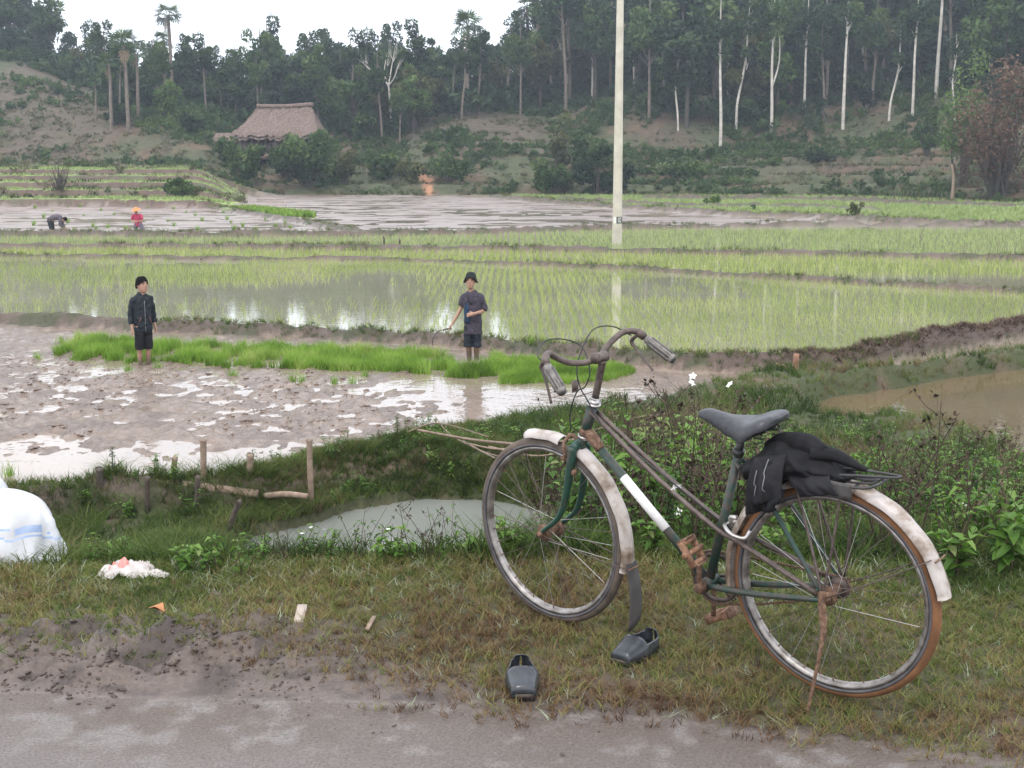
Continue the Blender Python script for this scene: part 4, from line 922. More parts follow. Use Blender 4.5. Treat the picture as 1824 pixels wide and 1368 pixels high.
    for i, (px, py, lb) in enumerate(((66, 640, 'lone seedling tuft furthest left in the mud'), (112, 612, 'tuft above the lone one, close to the bank at the left'), (229, 660, 'tuft standing in the mud just left of the boy'), (281, 658, 'tuft standing in the mud just right of the boy'), (335, 650, 'tuft at the bed edge, second right of the boy'),
            (415, 672, 'tuft alone in the mud midway along the bed'), (520, 680, 'left one of a pair of tufts in the shallow water'), (538, 682, 'right one of a pair of tufts in the shallow water'), (598, 684, 'tuft in the puddle right of the pair'), (628, 684, 'tuft in the puddle, rightmost of the near ones'), (652, 670, 'tuft touching the bed above the rightmost puddle tuft'),
            (945, 632, 'first tuft on the bank right of the man'), (973, 632, 'second tuft on the bank right of the man'), (1002, 630, 'tuft on the bank nearest the handlebar'), (22, 846, 'rice tuft at the left mud edge above the sack'))):
        x, y = at(px, py, ZW); V = []; mb = MB()
        for q in range(4): pv, pf_ = ps[(i + q) % 6]; mb.add(pv * 1.15 + np.append(np.random.default_rng(i * 7 + q).normal(0, .03, 2), 0), pf_, .3 + .15 * q)
        o = mb.build('seedling_bundle', m_seed, None, label=lb, cat='rice', group=G); o.location = (x, y, max(H1(x, y), ZW) - .02)
    me = MB()
    for q in range(3): pv, pf_ = tuft(7, .26, .03, .08, .6, 1, q + 80); me.add(pv, pf_, .25 + .2 * q)
    me = me.data('seedling_bundle', m_seed); r = np.random.default_rng(12); n = 0
    spots = [(62, 372), (92, 378), (118, 372), (150, 386), (143, 370), (180, 376), (196, 364), (205, 384), (230, 366), (262, 372), (272, 362), (290, 366), (310, 374), (318, 368), (330, 380), (346, 386), (300, 396), (360, 394), (120, 398), (165, 404), (170, 410), (190, 408), (222, 410), (310, 404), (352, 410), (412, 398), (415, 410), (395, 380), (430, 404), (470, 392), (490, 404), (455, 412), (520, 408), (375, 372), (340, 364), (405, 392), (60, 402), (75, 388), (130, 411), (510, 398)]
    for px, py in spots:
        x, y = at(px + r.normal(0, 2), py, ZW); o = link('seedling_bundle', me, None, 'small bundle of rice seedlings dropped in the far muddy field', 'rice', 'seedling bundles scattered over the far muddy field'); o.location = (x, y, ZW); s = r.uniform(.8, 1.5); o.scale = (s, s, s)
rice()

# ================================================================== VERGE GRASS, BANK GRASS, WEEDS
def clumpy(n, xr, yr, seed, fan=.47):
    x, y = field_points(n, xr, yr, fan, seed); return x, y, np.random.default_rng(seed + 1)
def verge():
    pr = [tuft(5, .052, .0050, .024, .95, 2, s + 100) for s in range(8)] 
    x, y, r = clumpy(60000, (-2.9, 2.9), (3.2, 5.9), 5)
    e = road_edge(x); q = fbm(x, y, 2.2, 4, 111); q2 = fbm(x, y, .8, 3, 113)
    bare = smooth(.42 - .3 * smooth(-.6, .3, x), .0, y - e) * 1.0 + smooth(-.3, -1.0, x) * smooth(4.8, 4.3, y) * .72 + smooth(.1, .45, -q) * .35
    k = (y > e - .06) & (r.random(len(x)) > bare * (.75 + .4 * q)) & (y < BR(x) + .6)
    x, y, q, q2 = x[k], y[k], q[k], q2[k]; n = min(len(x), 27000); x, y, q, q2 = x[:n], y[:n], q[:n], q2[:n]
    base = .46 + .42 * q2 + .25 * q - .28 * smooth(4.4, 5.2, y) + .18 * smooth(4.1, 3.7, y)
    rd = np.clip(base + r.normal(0, .2, n), 0, .93); rd = np.where(r.random(n) < .025 + .06 * smooth(4.6, 5.2, y), 1, rd)
    scatter('verge_grass', pr, x, y, .8 + .35 * smooth(4.5, 5.4, y), m_grass, label='short wet grass with brown patches on the road verge', cat='grass', rnd=rd, lean=.45, sz=.85)
    # clods of mud and small stones
    cv = []; 
    for s in range(5):
        th = np.random.default_rng(s); V = th.normal(size=(9, 3)); V /= np.linalg.norm(V, axis=1)[:, None]; V *= th.uniform(.6, 1, (9, 1)) * (1, 1, .6)
        bm = bmesh.new(); [bm.verts.new(v) for v in V]; bmesh.ops.convex_hull(bm, input=bm.verts); bm.verts.index_update(); bmesh.ops.triangulate(bm, faces=bm.faces)
        cv.append((np.array([v.co[:] for v in bm.verts]), np.array([[v.index for v in f.verts] for f in bm.faces]))); bm.free()
    x = r.uniform(-2.6, 2.2, 14000); y = r.uniform(3.4, 4.9, 14000); w = smooth(-.1, -1.1, x) * smooth(4.75, 4.4, y) * smooth(3.85, 4.0, y) + .10 * smooth(.25, .0, np.abs(y - road_edge(x))) + .004; w = w * smooth(-.25, .25, fbm(x, y, 4.5, 3, 117))
    k = r.random(14000) < w; scatter('mud_clods', cv, x[k][:3600], y[k][:3600], .005 + .012 * r.random(min(k.sum(), 3600)) ** 3, m_dirt, label='dark churned clods of mud along the verge edge', cat='mud')
    x = r.uniform(-2.6, 2.4, 6500); y = r.uniform(3.0, 3.98, 6500)
    scatter('gravel', cv, x, y, .0026, simple('pale_grit', [(.3, (.12, .10, .09)), (.7, (.42, .39, .37))], 40, .6, 0), label='fine pale grit on the wet road surface', cat='gravel', sz=.6)
    # far mud clods in the front field
    x = r.uniform(-9.5, 2, 16000); y = r.uniform(13, 21, 16000); q = fbm(x, y, .7, 3, 121); k = (sdf(x, y, mud_front) < -.1) & (q + .5 * smooth(13.5, 16, y) + .25 * smooth(0, -4, x) > .42) & (np.abs(x) < .5 * y)
    scatter('mud_clods', cv, x[k][:2600], y[k][:2600], .02 + .045 * r.random(min(k.sum(), 2600)) ** 3, simple('wet_clod', [(.3, (.15, .108, .085)), (.7, (.24, .18, .145))], 12, .4, .006, rough2=.75), label='wet lumps of turned mud in the flooded front field', cat='mud', sz=.55, Z=np.maximum(height(x[k][:2600], y[k][:2600]), ZW - .02))
verge()
def banks():
    r = np.random.default_rng(17); pr = [tuft(8, .15, .010, .06, .95, 2, s + 140) for s in range(6)]
    y = 5.3 + 15.7 * r.random(60000) ** 1.15; x = r.uniform(-.45, .45, 60000) * y; z = height(x, y); ok = np.abs(x) < 99
    b = (sdf(x, y, bank) < .25) & (z > -1.78); dw = (z > ZW + .01) | (sdf(x, y, pond_l) < 1.2)
    bare = (x < -2.0) & (y > 12.35); k = ok & b & dw & ~(bare & (r.random(60000) < .8)) & ~((y < 8.5) & (r.random(60000) < .35))
    x, y, z = x[k][:14500], y[k][:14500], z[k][:14500]; q = fbm(x, y, .9, 3, 131)
    scatter('bank_grass', pr, x, y, .75 + .5 * (fbm(x, y, 1.3, 2, 9) + .4), m_green, label='thick green grass on the causeway and pond banks', cat='grass', rnd=np.clip(.42 + 1.0 * q + r.normal(0, .2, len(x)), 0, 1), Z=z)
    yb_ = r.uniform(11.4, 15.5, 9000); xb_ = r.uniform(-2.4, 2.6, 9000); zb_ = height(xb_, yb_); k = (zb_ > -1.74) & (sdf(xb_, yb_, mud_front) > -.1) & (zb_ > -1.74)
    scatter('bank_grass', pr, xb_[k][:4800], yb_[k][:4800], .75, m_green, label='grass on the bank between the pond and the mud field', cat='grass', rnd=np.clip(.55 + .6 * fbm(xb_, yb_, .9, 3, 135)[k][:4800] + r.normal(0, .18, min(k.sum(), 4800)), 0, 1), Z=zb_[k][:4800])
    yb_ = r.uniform(11.2, 14.4, 26000); xb_ = r.uniform(-2.6, 1.3, 26000); zb_ = height(xb_, yb_); sp = sdf(xb_, yb_, pond_l); k = (sp > 0) & (sp < .75) & (zb_ > -1.76) & (yb_ > 11.5)
    scatter('bank_grass', pr, xb_[k][:4200], yb_[k][:4200], .8, m_green, label='grass hanging over the far side of the pond', cat='grass', rnd=np.clip(.5 + .6 * fbm(xb_, yb_, .9, 3, 135)[k][:4200] + r.normal(0, .18, min(k.sum(), 4200)), 0, 1), Z=zb_[k][:4200])
    xl = r.uniform(-5.4, -1.6, 4200); yl = r.uniform(9.2, 12.45, 4200); zl = height(xl, yl); k = (zl > -1.8) & (fbm(xl, yl, 1.2, 3, 133) > -.3); xl, yl, zl = xl[k], yl[k], zl[k]
    scatter('bank_grass', [tuft(9, .26, .010, .07, 1.3, 3, s + 150) for s in range(5)], xl, yl, .8, m_green, label='long arching grass below the stakes at the left', cat='grass', rnd=np.clip(.4 + r.normal(0, .2, len(xl)), 0, 1), Z=zl)
    # grass on the bunds
    X = []; Y = []
    for P, n, w in ((bund_a, 2600, .3), (bund_2, 800, .22), (bund_1, 1500, .3), (bund_3, 1700, .45), (bund_d, 500, .4), (bund_r, 900, .6), (bund_n, 900, .25), (bund_r3, 400, .4)):
        t = r.random(n); s = np.concatenate([[0], np.cumsum(np.hypot(*np.diff(P, axis=0).T))]); xx = np.interp(t * s[-1], s, P[:, 0]); yy = np.interp(t * s[-1], s, P[:, 1])
        X.append(xx + r.normal(0, w * .4, n)); Y.append(yy + r.normal(0, w * .5, n))
    X, Y = np.concatenate(X), np.concatenate(Y); k = (np.abs(X) < .46 * Y) & (fbm(X, Y, .5, 3, 141) > -.12); X, Y = X[k], Y[k]; Z = height(X, Y); k = Z > ZW; X, Y, Z = X[k], Y[k], Z[k]
    scatter('bund_grass', [tuft(7, .13, .012, .06, .8, 1, s + 160) for s in range(4)], X, Y, .6 + .012 * Y, m_green, label='patchy grass along the low earth banks between paddies', cat='grass', Z=Z)
    Pb = bund_a[7:]; n = 2400; t = r.random(n); s = np.concatenate([[0], np.cumsum(np.hypot(*np.diff(Pb, axis=0).T))]); X = np.interp(t * s[-1], s, Pb[:, 0]) + r.normal(0, .1, n); Y = np.interp(t * s[-1], s, Pb[:, 1]) + r.normal(0, .16, n)
    scatter('dead_weeds', [tuft(8, .09, .014, .07, 1.2, 1, s + 170) for s in range(3)], X, Y, 1., leafmat('reddish_dead_weed', [(0, (.05, .034, .026)), (.5, (.125, .082, .062)), (1, (.24, .175, .135))], .8, .1), label='uprooted reddish weeds heaped on the bank to the right', cat='weeds')
    # broad masses of weeds behind the bicycle and on the verge slope
    def pack(parts): return [np.vstack(p.V) for p in parts], [np.vstack(p.T) if p.T else None for p in parts]
    lp, sp = [], []
    for s in range(9):
        st, lv = weed_parts(400 + s, .42 + .05 * (s % 4), 4, .055 + .012 * (s % 3), 5); lp.append((np.vstack(lv.V), np.vstack(lv.T))); sp.append((np.vstack(st.V), np.vstack(st.Q)))
    r = np.random.default_rng(23); n = 2600; x = r.uniform(-2.6, 6.2, n); t = r.random(n) ** .9; y = BR(x) + .12 + t * (7.5 if True else 0)
    dens = np.where(x > .25, .55 - .25 * smooth(8, 11, y), .13 * smooth(.9, .2, y - BR(x))); dens = dens + .25 * smooth(.7, 1.4, x) * smooth(8.5, 7, y)
    k = (r.random(n) < dens) & (np.abs(x) < .43 * y + .2) & (sdf(x, y, pond_l) > .25) & (sdf(x, y, pond_r) > .2); x, y = x[k][:700], y[k][:700]
    xe = r.uniform(-5.2, .4, 1500); ye = r.uniform(8.6, 14.2, 1500); ze = height(xe, ye); ke = (ze > -1.74) & (fbm(xe, ye, 1.1, 3, 151) > .02) & (sdf(xe, ye, mud_front) > .1) & (np.abs(xe) < .44 * ye); xe, ye = xe[ke][:230], ye[ke][:230]
    x, y = np.concatenate([x, xe]), np.concatenate([y, ye])
    which = r.integers(0, 9, len(x)); yaw = r.uniform(0, 6.28, len(x)); sc = r.uniform(.6, 1.15, len(x)) * np.where(y < BR(x) + .5, .55, .92) * np.where(x < .3, .55, 1) * (1 - .3 * smooth(.17, .25, x / y)) * (1 + .28 * smooth(.02, .05, x / y) * smooth(.17, .12, x / y)); pos = np.stack([x, y, height(x, y) - .02], 1); rd = r.random(len(x)); lm, sm_ = MB(), MB()
    for i in range(9):
        q = which == i
        if not q.any(): continue
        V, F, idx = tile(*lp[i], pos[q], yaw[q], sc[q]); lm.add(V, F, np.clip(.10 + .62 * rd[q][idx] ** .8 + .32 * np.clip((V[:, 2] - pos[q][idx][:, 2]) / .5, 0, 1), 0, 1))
        V, F, idx = tile(*sp[i], pos[q], yaw[q], sc[q]); sm_.add(V, F, .3 + .3 * rd[q][idx])
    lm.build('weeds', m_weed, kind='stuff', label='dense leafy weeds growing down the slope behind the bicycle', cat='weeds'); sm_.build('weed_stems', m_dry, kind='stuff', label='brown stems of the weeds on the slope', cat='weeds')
    # dry twiggy growth
    tp = []
    for s in range(6):
        st, lv = twig_parts(500 + s, .6 + .08 * (s % 3), 8, 5, s % 2 == 0); q = MB(); q.V = st.V + lv.V; V = np.vstack(st.V); tp.append(((V, np.vstack(st.Q)), (np.vstack(lv.V), np.vstack(lv.T))))
    n = 900; x = r.uniform(.2, 6.5, n); y = BR(x) + .15 + 7.2 * r.random(n); dens = .1 + .5 * smooth(1.6, 2.3, x - .1 * (y - 5.3)) * smooth(9.5, 7.0, y) 
    dens = dens + .22 * (x > .2) * smooth(.25, .1, x / y); k = (r.random(n) < dens) & (np.abs(x) < .43 * y + .2) & (sdf(x, y, pond_r) > .2); x, y = x[k][:300], y[k][:300]; which = r.integers(0, 6, len(x)); pos = np.stack([x, y, height(x, y) - .02], 1); yaw = r.uniform(0, 6.28, len(x)); sc = r.uniform(.6, 1.15, len(x)) * (1 - .38 * smooth(.15, .22, x / y)); dm = MB()
    for i in range(6):
        q = which == i
        if not q.any(): continue
        for PV, PF in tp[i]: V, F, idx = tile(PV, PF, pos[q], yaw[q], sc[q]); dm.add(V, F, np.clip(r.random(q.sum())[idx] * .8 + .1, 0, 1))
    dm.build('dead_weeds', m_dry, kind='stuff', label='dry brown tangled stalks among the weeds at the right', cat='weeds')
banks()

# ================================================================== THE BICYCLE (local axes: x forward, y to its left, z up)
m_green_p = simple('worn_green_paint', [(.3, (.085, .065, .055)), (.46, (.05, .05, .042)), (.54, (.022, .048, .038)), (.72, (.02, .068, .05))], 26, .42, .0006, rough2=.6)
m_forkg = simple('green_fork_paint', [(.33, (.07, .06, .05)), (.45, (.014, .045, .032)), (.75, (.016, .072, .048))], 25, .35, .0005)
m_brownm = simple('browned_steel', [(.3, (.05, .036, .032)), (.5, (.105, .08, .07)), (.75, (.17, .135, .12))], 35, .42, .0006, metal=.35, rough2=.6)
m_rust = simple('rusty_steel', [(.3, (.05, .028, .02)), (.5, (.14, .075, .045)), (.72, (.27, .18, .12))], 70, .8, .0012)
m_chrome = simple('dull_chrome', [(.3, (.28, .26, .25)), (.7, (.62, .6, .58))], 30, .3, .0003, metal=.8, rough2=.45)
m_rim = simple('dirty_rim', [(.3, (.11, .09, .075)), (.5, (.27, .25, .235)), (.8, (.50, .48, .47))], 22, .36, .0003, metal=.7, rough2=.5)
m_tyre = simple('dusty_tyre', [(.3, (.055, .042, .034)), (.7, (.15, .115, .09))], 18, .85, .001)
m_tyrer = simple('muddy_red_tyre', [(.3, (.10, .045, .02)), (.7, (.24, .11, .045))], 14, .85, .001)
m_wall = simple('tyre_wall', [(.3, (.05, .048, .055)), (.7, (.12, .115, .12))], 18, .7, .0006)
def fendermat(name, sweep):
    m, nt, b = newmat(name)
    n = noise(nt, 14, 6); n2 = noise(nt, 4, 3); mx = nt.nodes.new('ShaderNodeMath'); mx.operation = 'ADD'
    nt.links.new(n.outputs['Fac'], mx.inputs[0]); nt.links.new(n2.outputs['Fac'], mx.inputs[1]); md = nt.nodes.new('ShaderNodeMath'); md.operation = 'MULTIPLY'; md.inputs[1].default_value = .5; nt.links.new(mx.outputs[0], md.inputs[0])
    r = ramp(nt, md.outputs[0], [(.38, (.13, .09, .06)), (.445, (.27, .215, .175)), (.50, (.42, .375, .345)), (.68, (.56, .53, .515))])
    nt.links.new(r.outputs[0], b.inputs['Base Color']); b.inputs['Roughness'].default_value = .45; bump(nt, b, n.outputs['Fac'], .0008); return m
m_fend = fendermat('chalky_white_mudguard', 0)
m_grip = simple('worn_grey_grip', [(.3, (.08, .075, .07)), (.7, (.24, .22, .2))], 60, .6, .0005)
m_saddle = simple('dark_grey_saddle', [(.3, (.022, .023, .028)), (.7, (.048, .05, .058))], 60, .38, .0006)
m_flap = simple('rubber_flap', [(.3, (.035, .033, .033)), (.7, (.085, .078, .075))], 12, .6, .001)
m_blackm = simple('black_steel', [(.3, (.018, .018, .02)), (.7, (.05, .048, .048))], 25, .35, .0004)
m_tape = simple('white_tape', [(.3, (.62, .60, .58)), (.7, (.82, .81, .8))], 12, .4, .0004)
m_pedal = simple('rusty_orange_pedal', [(.3, (.10, .05, .03)), (.55, (.24, .125, .07)), (.75, (.38, .25, .17))], 45, .75, .002)
MB_ = Matrix(((-0.76588356, -0.639471, -0.06707612), (0.64291545, -0.76309905, -0.06587537), (-0.00906033, -0.09357713, 0.99557081)))
MBIKE = Matrix.Translation((1.00578559, 3.90248369, 0.03091844)) @ MB_.to_4x4()
WR = .343; W_ = 1.10388157
AX = Vector((-.3236279, 0, .94618443)); AP = Vector((1.06273648, 0, .32892695))
STEER = Matrix.Translation(AP) @ Matrix.Rotation(-.0731993163, 4, AX) @ Matrix.Translation(-AP)
bike = link('bicycle', None, None, 'old green bicycle with chalky mudguards and rusty parts propped on its stand', 'bicycle'); bike.matrix_world = MBIKE
def part(name, mb, mat, parent=bike, M=None, sm=True, label=None): return link(name, mb.data(name, mat, sm), parent, label, M=M)
def T_(P, r, n=10, sm=1, cap=True, **k): return addtube(MB(), P, r, n, cap, sm, **k)
def lathe_ring(mb, R0, prof, n=96, closed=True, m=0):
    "sweep a profile of (lateral y, radial offset) round the wheel axis (y)"
    th = np.linspace(0, 2 * pi, n, endpoint=False); k = len(prof); V = []
    for yy, rr in prof: V.append(np.stack([(R0 + rr) * np.cos(th), np.full(n, yy), (R0 + rr) * np.sin(th)], 1))
    V = np.vstack(V); F = []
    for a in range(k if closed else k - 1):
        b = (a + 1) % k; j = np.arange(n); jj = (j + 1) % n; F.append(np.stack([a * n + j, a * n + jj, b * n + jj, b * n + j], 1))
    return mb.add(V, np.vstack(F), .5, m)
def wheel(name, hub, M, tm, nsp, hubw, seed):
    r = np.random.default_rng(seed)
    h = MB(); addtube(h, [(0, -hubw, 0), (0, hubw, 0)], .006, 8); addtube(h, [(0, -hubw * .62, 0), (0, hubw * .62, 0)], .017, 12)
    for s in (-1, 1): addtube(h, [(0, s * hubw * .60, 0), (0, s * hubw * .67, 0)], .032, 18)
    w = link(name, h.data('hub_mesh', m_rust, True), bike, M=M @ Matrix.Translation(hub))
    a = np.linspace(0, 2 * pi, 14, endpoint=False); t = MB(); prof = [(.0185 * cos(q), .0185 * sin(q)) for q in a]; prof = [(y_, max(r_, -.014)) for y_, r_ in prof]
    lathe_ring(t, WR - .0185, prof, 120)
    th = np.linspace(0, 2 * pi, 150, endpoint=False)
    link('tyre', t.data('tyre', tm, True), w)
    sw = MB(); lathe_ring(sw, WR - .0185, [(.0160, -.013), (.0190, -.0085), (.0192, -.003), (.0165, -.004)], 120); lathe_ring(sw, WR - .0185, [(-.0160, -.013), (-.0190, -.0085), (-.0192, -.003), (-.0165, -.004)], 120); link('tyre_wall', sw.data('tyre_wall', m_wall, True), w)
    # tread knobs ring
    rm = MB(); lathe_ring(rm, WR - .040, [(-.0155, .010), (-.0165, .0), (-.011, -.006), (-.005, -.010), (.005, -.010), (.011, -.006), (.0165, .0), (.0155, .010), (.011, .004), (0, -.002), (-.011, .004)], 120); link('rim', rm.data('rim', m_rim, True), w)
    # spokes: crossing pairs, one object each, nipples at the rim
    sp = MB(); L = 1.0; addtube(sp, [(0, 0, 0), (0, 0, L)], .0012, 5, False); spm = sp.data('spoke', m_brownm, True); spc = sp.data('spoke', m_chrome, True)
    nip = MB()
    for i in range(nsp):
        side = 1 if i % 2 else -1; a = 2 * pi * i / nsp; cr = (1 if (i // 2) % 2 else -1) * radians(62)
        p0 = Vector((.030 * cos(a + cr), side * hubw * .63, .030 * sin(a + cr))); p1 = Vector(((WR - .048) * cos(a), side * .004, (WR - .048) * sin(a))); d = p1 - p0
        Mx = Matrix.Translation(p0) @ Vector((0, 0, 1)).rotation_difference(d.normalized()).to_matrix().to_4x4() @ Matrix.Diagonal((1, 1, d.length, 1))
        link('spoke', spc if r.random() < .3 else spm, w, M=Mx)
        q = p1 - d.normalized() * .012; addtube(nip, [p1, q], .0024, 5)
    link('nipples', nip.data('nipples', m_rust, True), w); return w
ID = Matrix.Identity(4)
fw = wheel('front_wheel', (W_, 0, WR), STEER, m_tyre, 36, .052, 1)
rw = wheel('rear_wheel', (0, 0, WR), ID, m_tyrer, 36, .060, 2)
HT, HB_ = Vector((.880, 0, .835)), Vector((.925, 0, .722)); BBp = Vector((.442, 0, .283)); ST_TOP = Vector((.318, 0, .735))
part('head_tube', T_([HT, HB_], .0185, 14), m_green_p)
part('headset', addtube(addtube(MB(), [HT + AX * .001, HT + AX * .008], [.026, .026], 16), [HT + AX * .008, HT + AX * .02], [.021, .016], 16), m_chrome)
part('headset', addtube(MB(), [HB_ - AX * .001, HB_ - AX * .012], [.023, .021], 16), m_chrome)
part('head_lug', T_([Vector((.93, 0, .742)), Vector((.895, 0, .722)), Vector((.858, 0, .680))], [.0215, .021, .0175], 12, 3), m_rust, label='rust brown lower head lug')
part('down_tube', T_([Vector((.915, 0, .735)), BBp], .0155, 12), m_green_p)
dd_ = (BBp - Vector((.915, 0, .735))); part('reflective_tape', T_([Vector((.915, 0, .735)) + dd_ * .31, Vector((.915, 0, .735)) + dd_ * .66], .0163, 14), m_tape, label='white strip wrapped round the down tube')
part('seat_tube', T_([BBp, ST_TOP], .0148, 12), m_green_p)
part('bottom_bracket', T_([BBp + Vector((0, -.037, 0)), BBp + Vector((0, .037, 0))], .0215, 16), m_green_p)
for s in (1, -1):
    part('top_tube', T_([(.880, s * .013, .812), (.62, s * .022, .624), (.40, s * .028, .490), (.30, s * .034, .455), (.02, s * .062, .352)], .0085, 9, 5), m_brownm)
    part('chain_stay', T_([(.43, s * .03, .281), (.25, s * .045, .298), (.0, s * .064, .338)], [.0105, .0105, .008], 9, 4), m_green_p)
    part('seat_stay', T_([(.318, s * .020, .715), (.19, s * .042, .612), (.10, s * .055, .49), (.0, s * .064, .350)], [.0075, .0075, .0075, .0065], 8, 4), m_green_p)
    d_ = MB(); boxm(d_, (-.004, s * .065, .35), (.042, .005, .034)); addtube(d_, [(0, s * .060, WR), (0, s * .078, WR)], .0125, 6); part('dropout', d_, m_rust, sm=False)
br = MB(); boxm(br, (.56, 0, .590), (.010, .058, .006)); addtube(br, [(.545, -.028, .575), (.565, 0, .597), (.545, .028, .575)], .0045, 6, True, 3); part('tube_bridge', br, m_chrome)
# steered parts
part('fork_crown', addtube(addtube(MB(), [(.925, 0, .722), (.948, 0, .672)], [.0185, .019], 12), [(.95, -.036, .676), (.948, 0, .690), (.95, .036, .676)], [.016, .0185, .016], 12, True, 3), m_forkg, M=STEER)
for s in (1, -1):
    part('fork_blade', T_([(.949, s * .036, .684), (.958, s * .040, .62), (.985, s * .044, .50), (1.02, s * .047, .42), (W_ - .012, s * .050, .358), (W_, s * .051, WR)], [.0165, .0155, .0125, .0105, .0088, .008], 10, 5), m_forkg, M=STEER)
    part('axle_nut', T_([(W_, s * .050, WR), (W_, s * .066, WR)], [.0135, .012], 6), m_rust, M=STEER)
part('stem', addtube(addtube(MB(), [(.868, 0, .862), (.838, 0, .965), (.832, 0, .992)], [.0125, .0125, .0155], 12, True, 4), [(.838, -.03, 1.003), (.842, 0, 1.003), (.838, .03, 1.003)], [.0175, .0195, .0175], 12, True, 2), m_brownm, M=STEER)
BL = [(.845, 0, 1.003), (.872, .04, .990), (.900, .09, .996), (.906, .145, 1.022), (.893, .195, 1.046), (.872, .232, 1.042), (.848, .252, 1.016), (.805, .262, .975)]
BR_ = [(x_, -y_, z_ + .008 * (abs(y_) > .05)) for x_, y_, z_ in BL[:5]] + [(.862, -.232, 1.050), (.838, -.252, 1.024), (.790, -.262, .990)]
hb = MB(); addtube(hb, BR_[::-1] + BL[1:], .0108, 12, True, 5); part('handlebar', hb, m_brownm, M=STEER)
for BB_, s in ((BL, 1), (BR_, -1)):
    a, b = np.array(BB_[-2]), np.array(BB_[-1]); d = (b - a) / np.linalg.norm(b - a); st_ = a - d * .005 * 1; L = .105 if s > 0 else .118
    g = MB(); addtube(g, [st_, st_ + d * .02, st_ + d * L * .5, st_ + d * L, st_ + d * (L + .006)], [.0145, .0165, .0175, .0168, .011], 14, True, 3)
    gp = part('grip', g, m_grip, M=STEER)
    # lengthwise ribs
    up_ = np.cross(d, [0, 1, 0]); up_ /= np.linalg.norm(up_); sd = np.cross(d, up_)
    for k in range(10):
        an = 2 * pi * k / 10; o = (up_ * cos(an) + sd * sin(an)) * .0168; q = MB(); addtube(q, [st_ + d * .018 + o, st_ + d * (L - .008) + o], .0026, 5); link('rib', q.data('rib', m_flap if k % 2 else m_grip, True), gp)
    ec = MB(); addtube(ec, [st_ + d * (L + .003), st_ + d * (L + .010)], [.0155, .012], 14); link('end_cap', ec.data('end_cap', m_flap, True), gp)
    c = np.array(BB_[5]); cl = MB(); addtube(cl, [c - (0, 0, .001) - d * .004, a - d * .012], .0145, 10)
    lv = [c + (.004, 0, -.010), c + (.022, 0, -.030), c + (.014, 0, -.055), c + (-.004, s * .004, -.095), c + (-.020, s * .006, -.150)]
    if s < 0: lv = [c + (.002, 0, -.010), c + (.030, 0, -.036), c + (.006, 0, -.066), c + (-.035, 0, -.105), c + (-.058, -.005, -.132)]
    addtube(cl, lv, [.011, .010, .0065, .006, .0055], 8, True, 4, flat=.6); part('brake_lever', cl, m_brownm, M=STEER)
def cable(pts, steer=True, r=.0024): part('brake_cable', T_(pts, r, 6, 7), m_black if r > .002 else m_brownm, M=STEER if steer else None)
cable([(.872, .24, 1.025), (.915, .225, 1.045), (.952, .15, 1.074), (.945, .06, 1.066), (.900, .02, 1.035), (.862, .03, .965), (.885, .03, .905), (.925, .03, .88), (.968, .02, .80), (.975, .012, .735)])
cable([(.875, -.235, 1.03), (.905, -.17, 1.072), (.925, -.09, 1.078), (.922, -.02, 1.035), (.918, .03, .965), (.905, .035, .905), (.885, .03, .865), (.83, .02, .775), (.72, .012, .70), (.56, .0, .60), (.42, -.012, .51), (.335, .0, .475)], False)
# lamp bracket and front brake
lb = MB(); boxm(lb, (.915, .0, .868), (.075, .022, .003), Matrix.Rotation(.35, 3, 'Y')); boxm(lb, (.958, 0, .892), (.004, .03, .04)); part('lamp_bracket', lb, m_brownm, M=STEER, sm=False)
bc = MB(); addtube(bc, [(.985, -.036, .640), (.990, -.034, .69), (.985, 0, .715), (.990, .034, .69), (.985, .036, .640)], .006, 7, True, 4); addtube(bc, [(.955, 0, .705), (1.0, 0, .715)], .0055, 7)
boxm(bc, (.992, .031, .635), (.035, .012, .014)); boxm(bc, (.992, -.031, .635), (.035, .012, .014)); part('front_brake', bc, m_rust, M=STEER)
# mudguards
def guard(cx, cz, R0, a0, a1, w=.029, n=46, rip=0., seed=1):
    mb = MB(); a = np.radians(np.linspace(a0, a1, n)); r = np.random.default_rng(seed); pr = [(-1, -.016), (-.96, -.004), (-.62, .005), (-.2, .008), (-.07, .0105), (.07, .0105), (.2, .008), (.62, .005), (.96, -.004), (1, -.016)]
    wob = 1 + .03 * np.sin(np.arange(n) * .9 + seed) ; V = []
    for th_, q in (((0), 1), ((-.0016), 1)):
        for i, t in enumerate(a):
            for yy, rr in pr: R_ = R0 + rr + th_ + .0012 * sin(i * .7); V.append((cx + R_ * cos(t), yy * w * wob[i] * q, cz + R_ * sin(t)))
    k = len(pr); F = []
    for L in (0, 1):
        o = L * n * k
        for i in range(n - 1):
            for j in range(k - 1): q = (o + i * k + j, o + i * k + j + 1, o + (i + 1) * k + j + 1, o + (i + 1) * k + j); F.append(q if L == 0 else q[::-1])
    o = n * k
    for i in range(n - 1): F += [(i * k, (i + 1) * k, o + (i + 1) * k, o + i * k), (i * k + k - 1, o + i * k + k - 1, o + (i + 1) * k + k - 1, (i + 1) * k + k - 1)]
    for i in (0, n - 1):
        for j in range(k - 1): F.append((i * k + j, o + i * k + j, o + i * k + j + 1, i * k + j + 1))
    return mb.add(V, np.array(F))
part('front_mudguard', guard(W_, WR, .362, 76, 103, .028, 16, seed=2), m_fend, M=STEER)
fm_ = part('front_mudguard', guard(W_, WR, .364, 112, 193, .028, 34, seed=4), m_fend, M=STEER)
mf_ = MB(); V = []; 
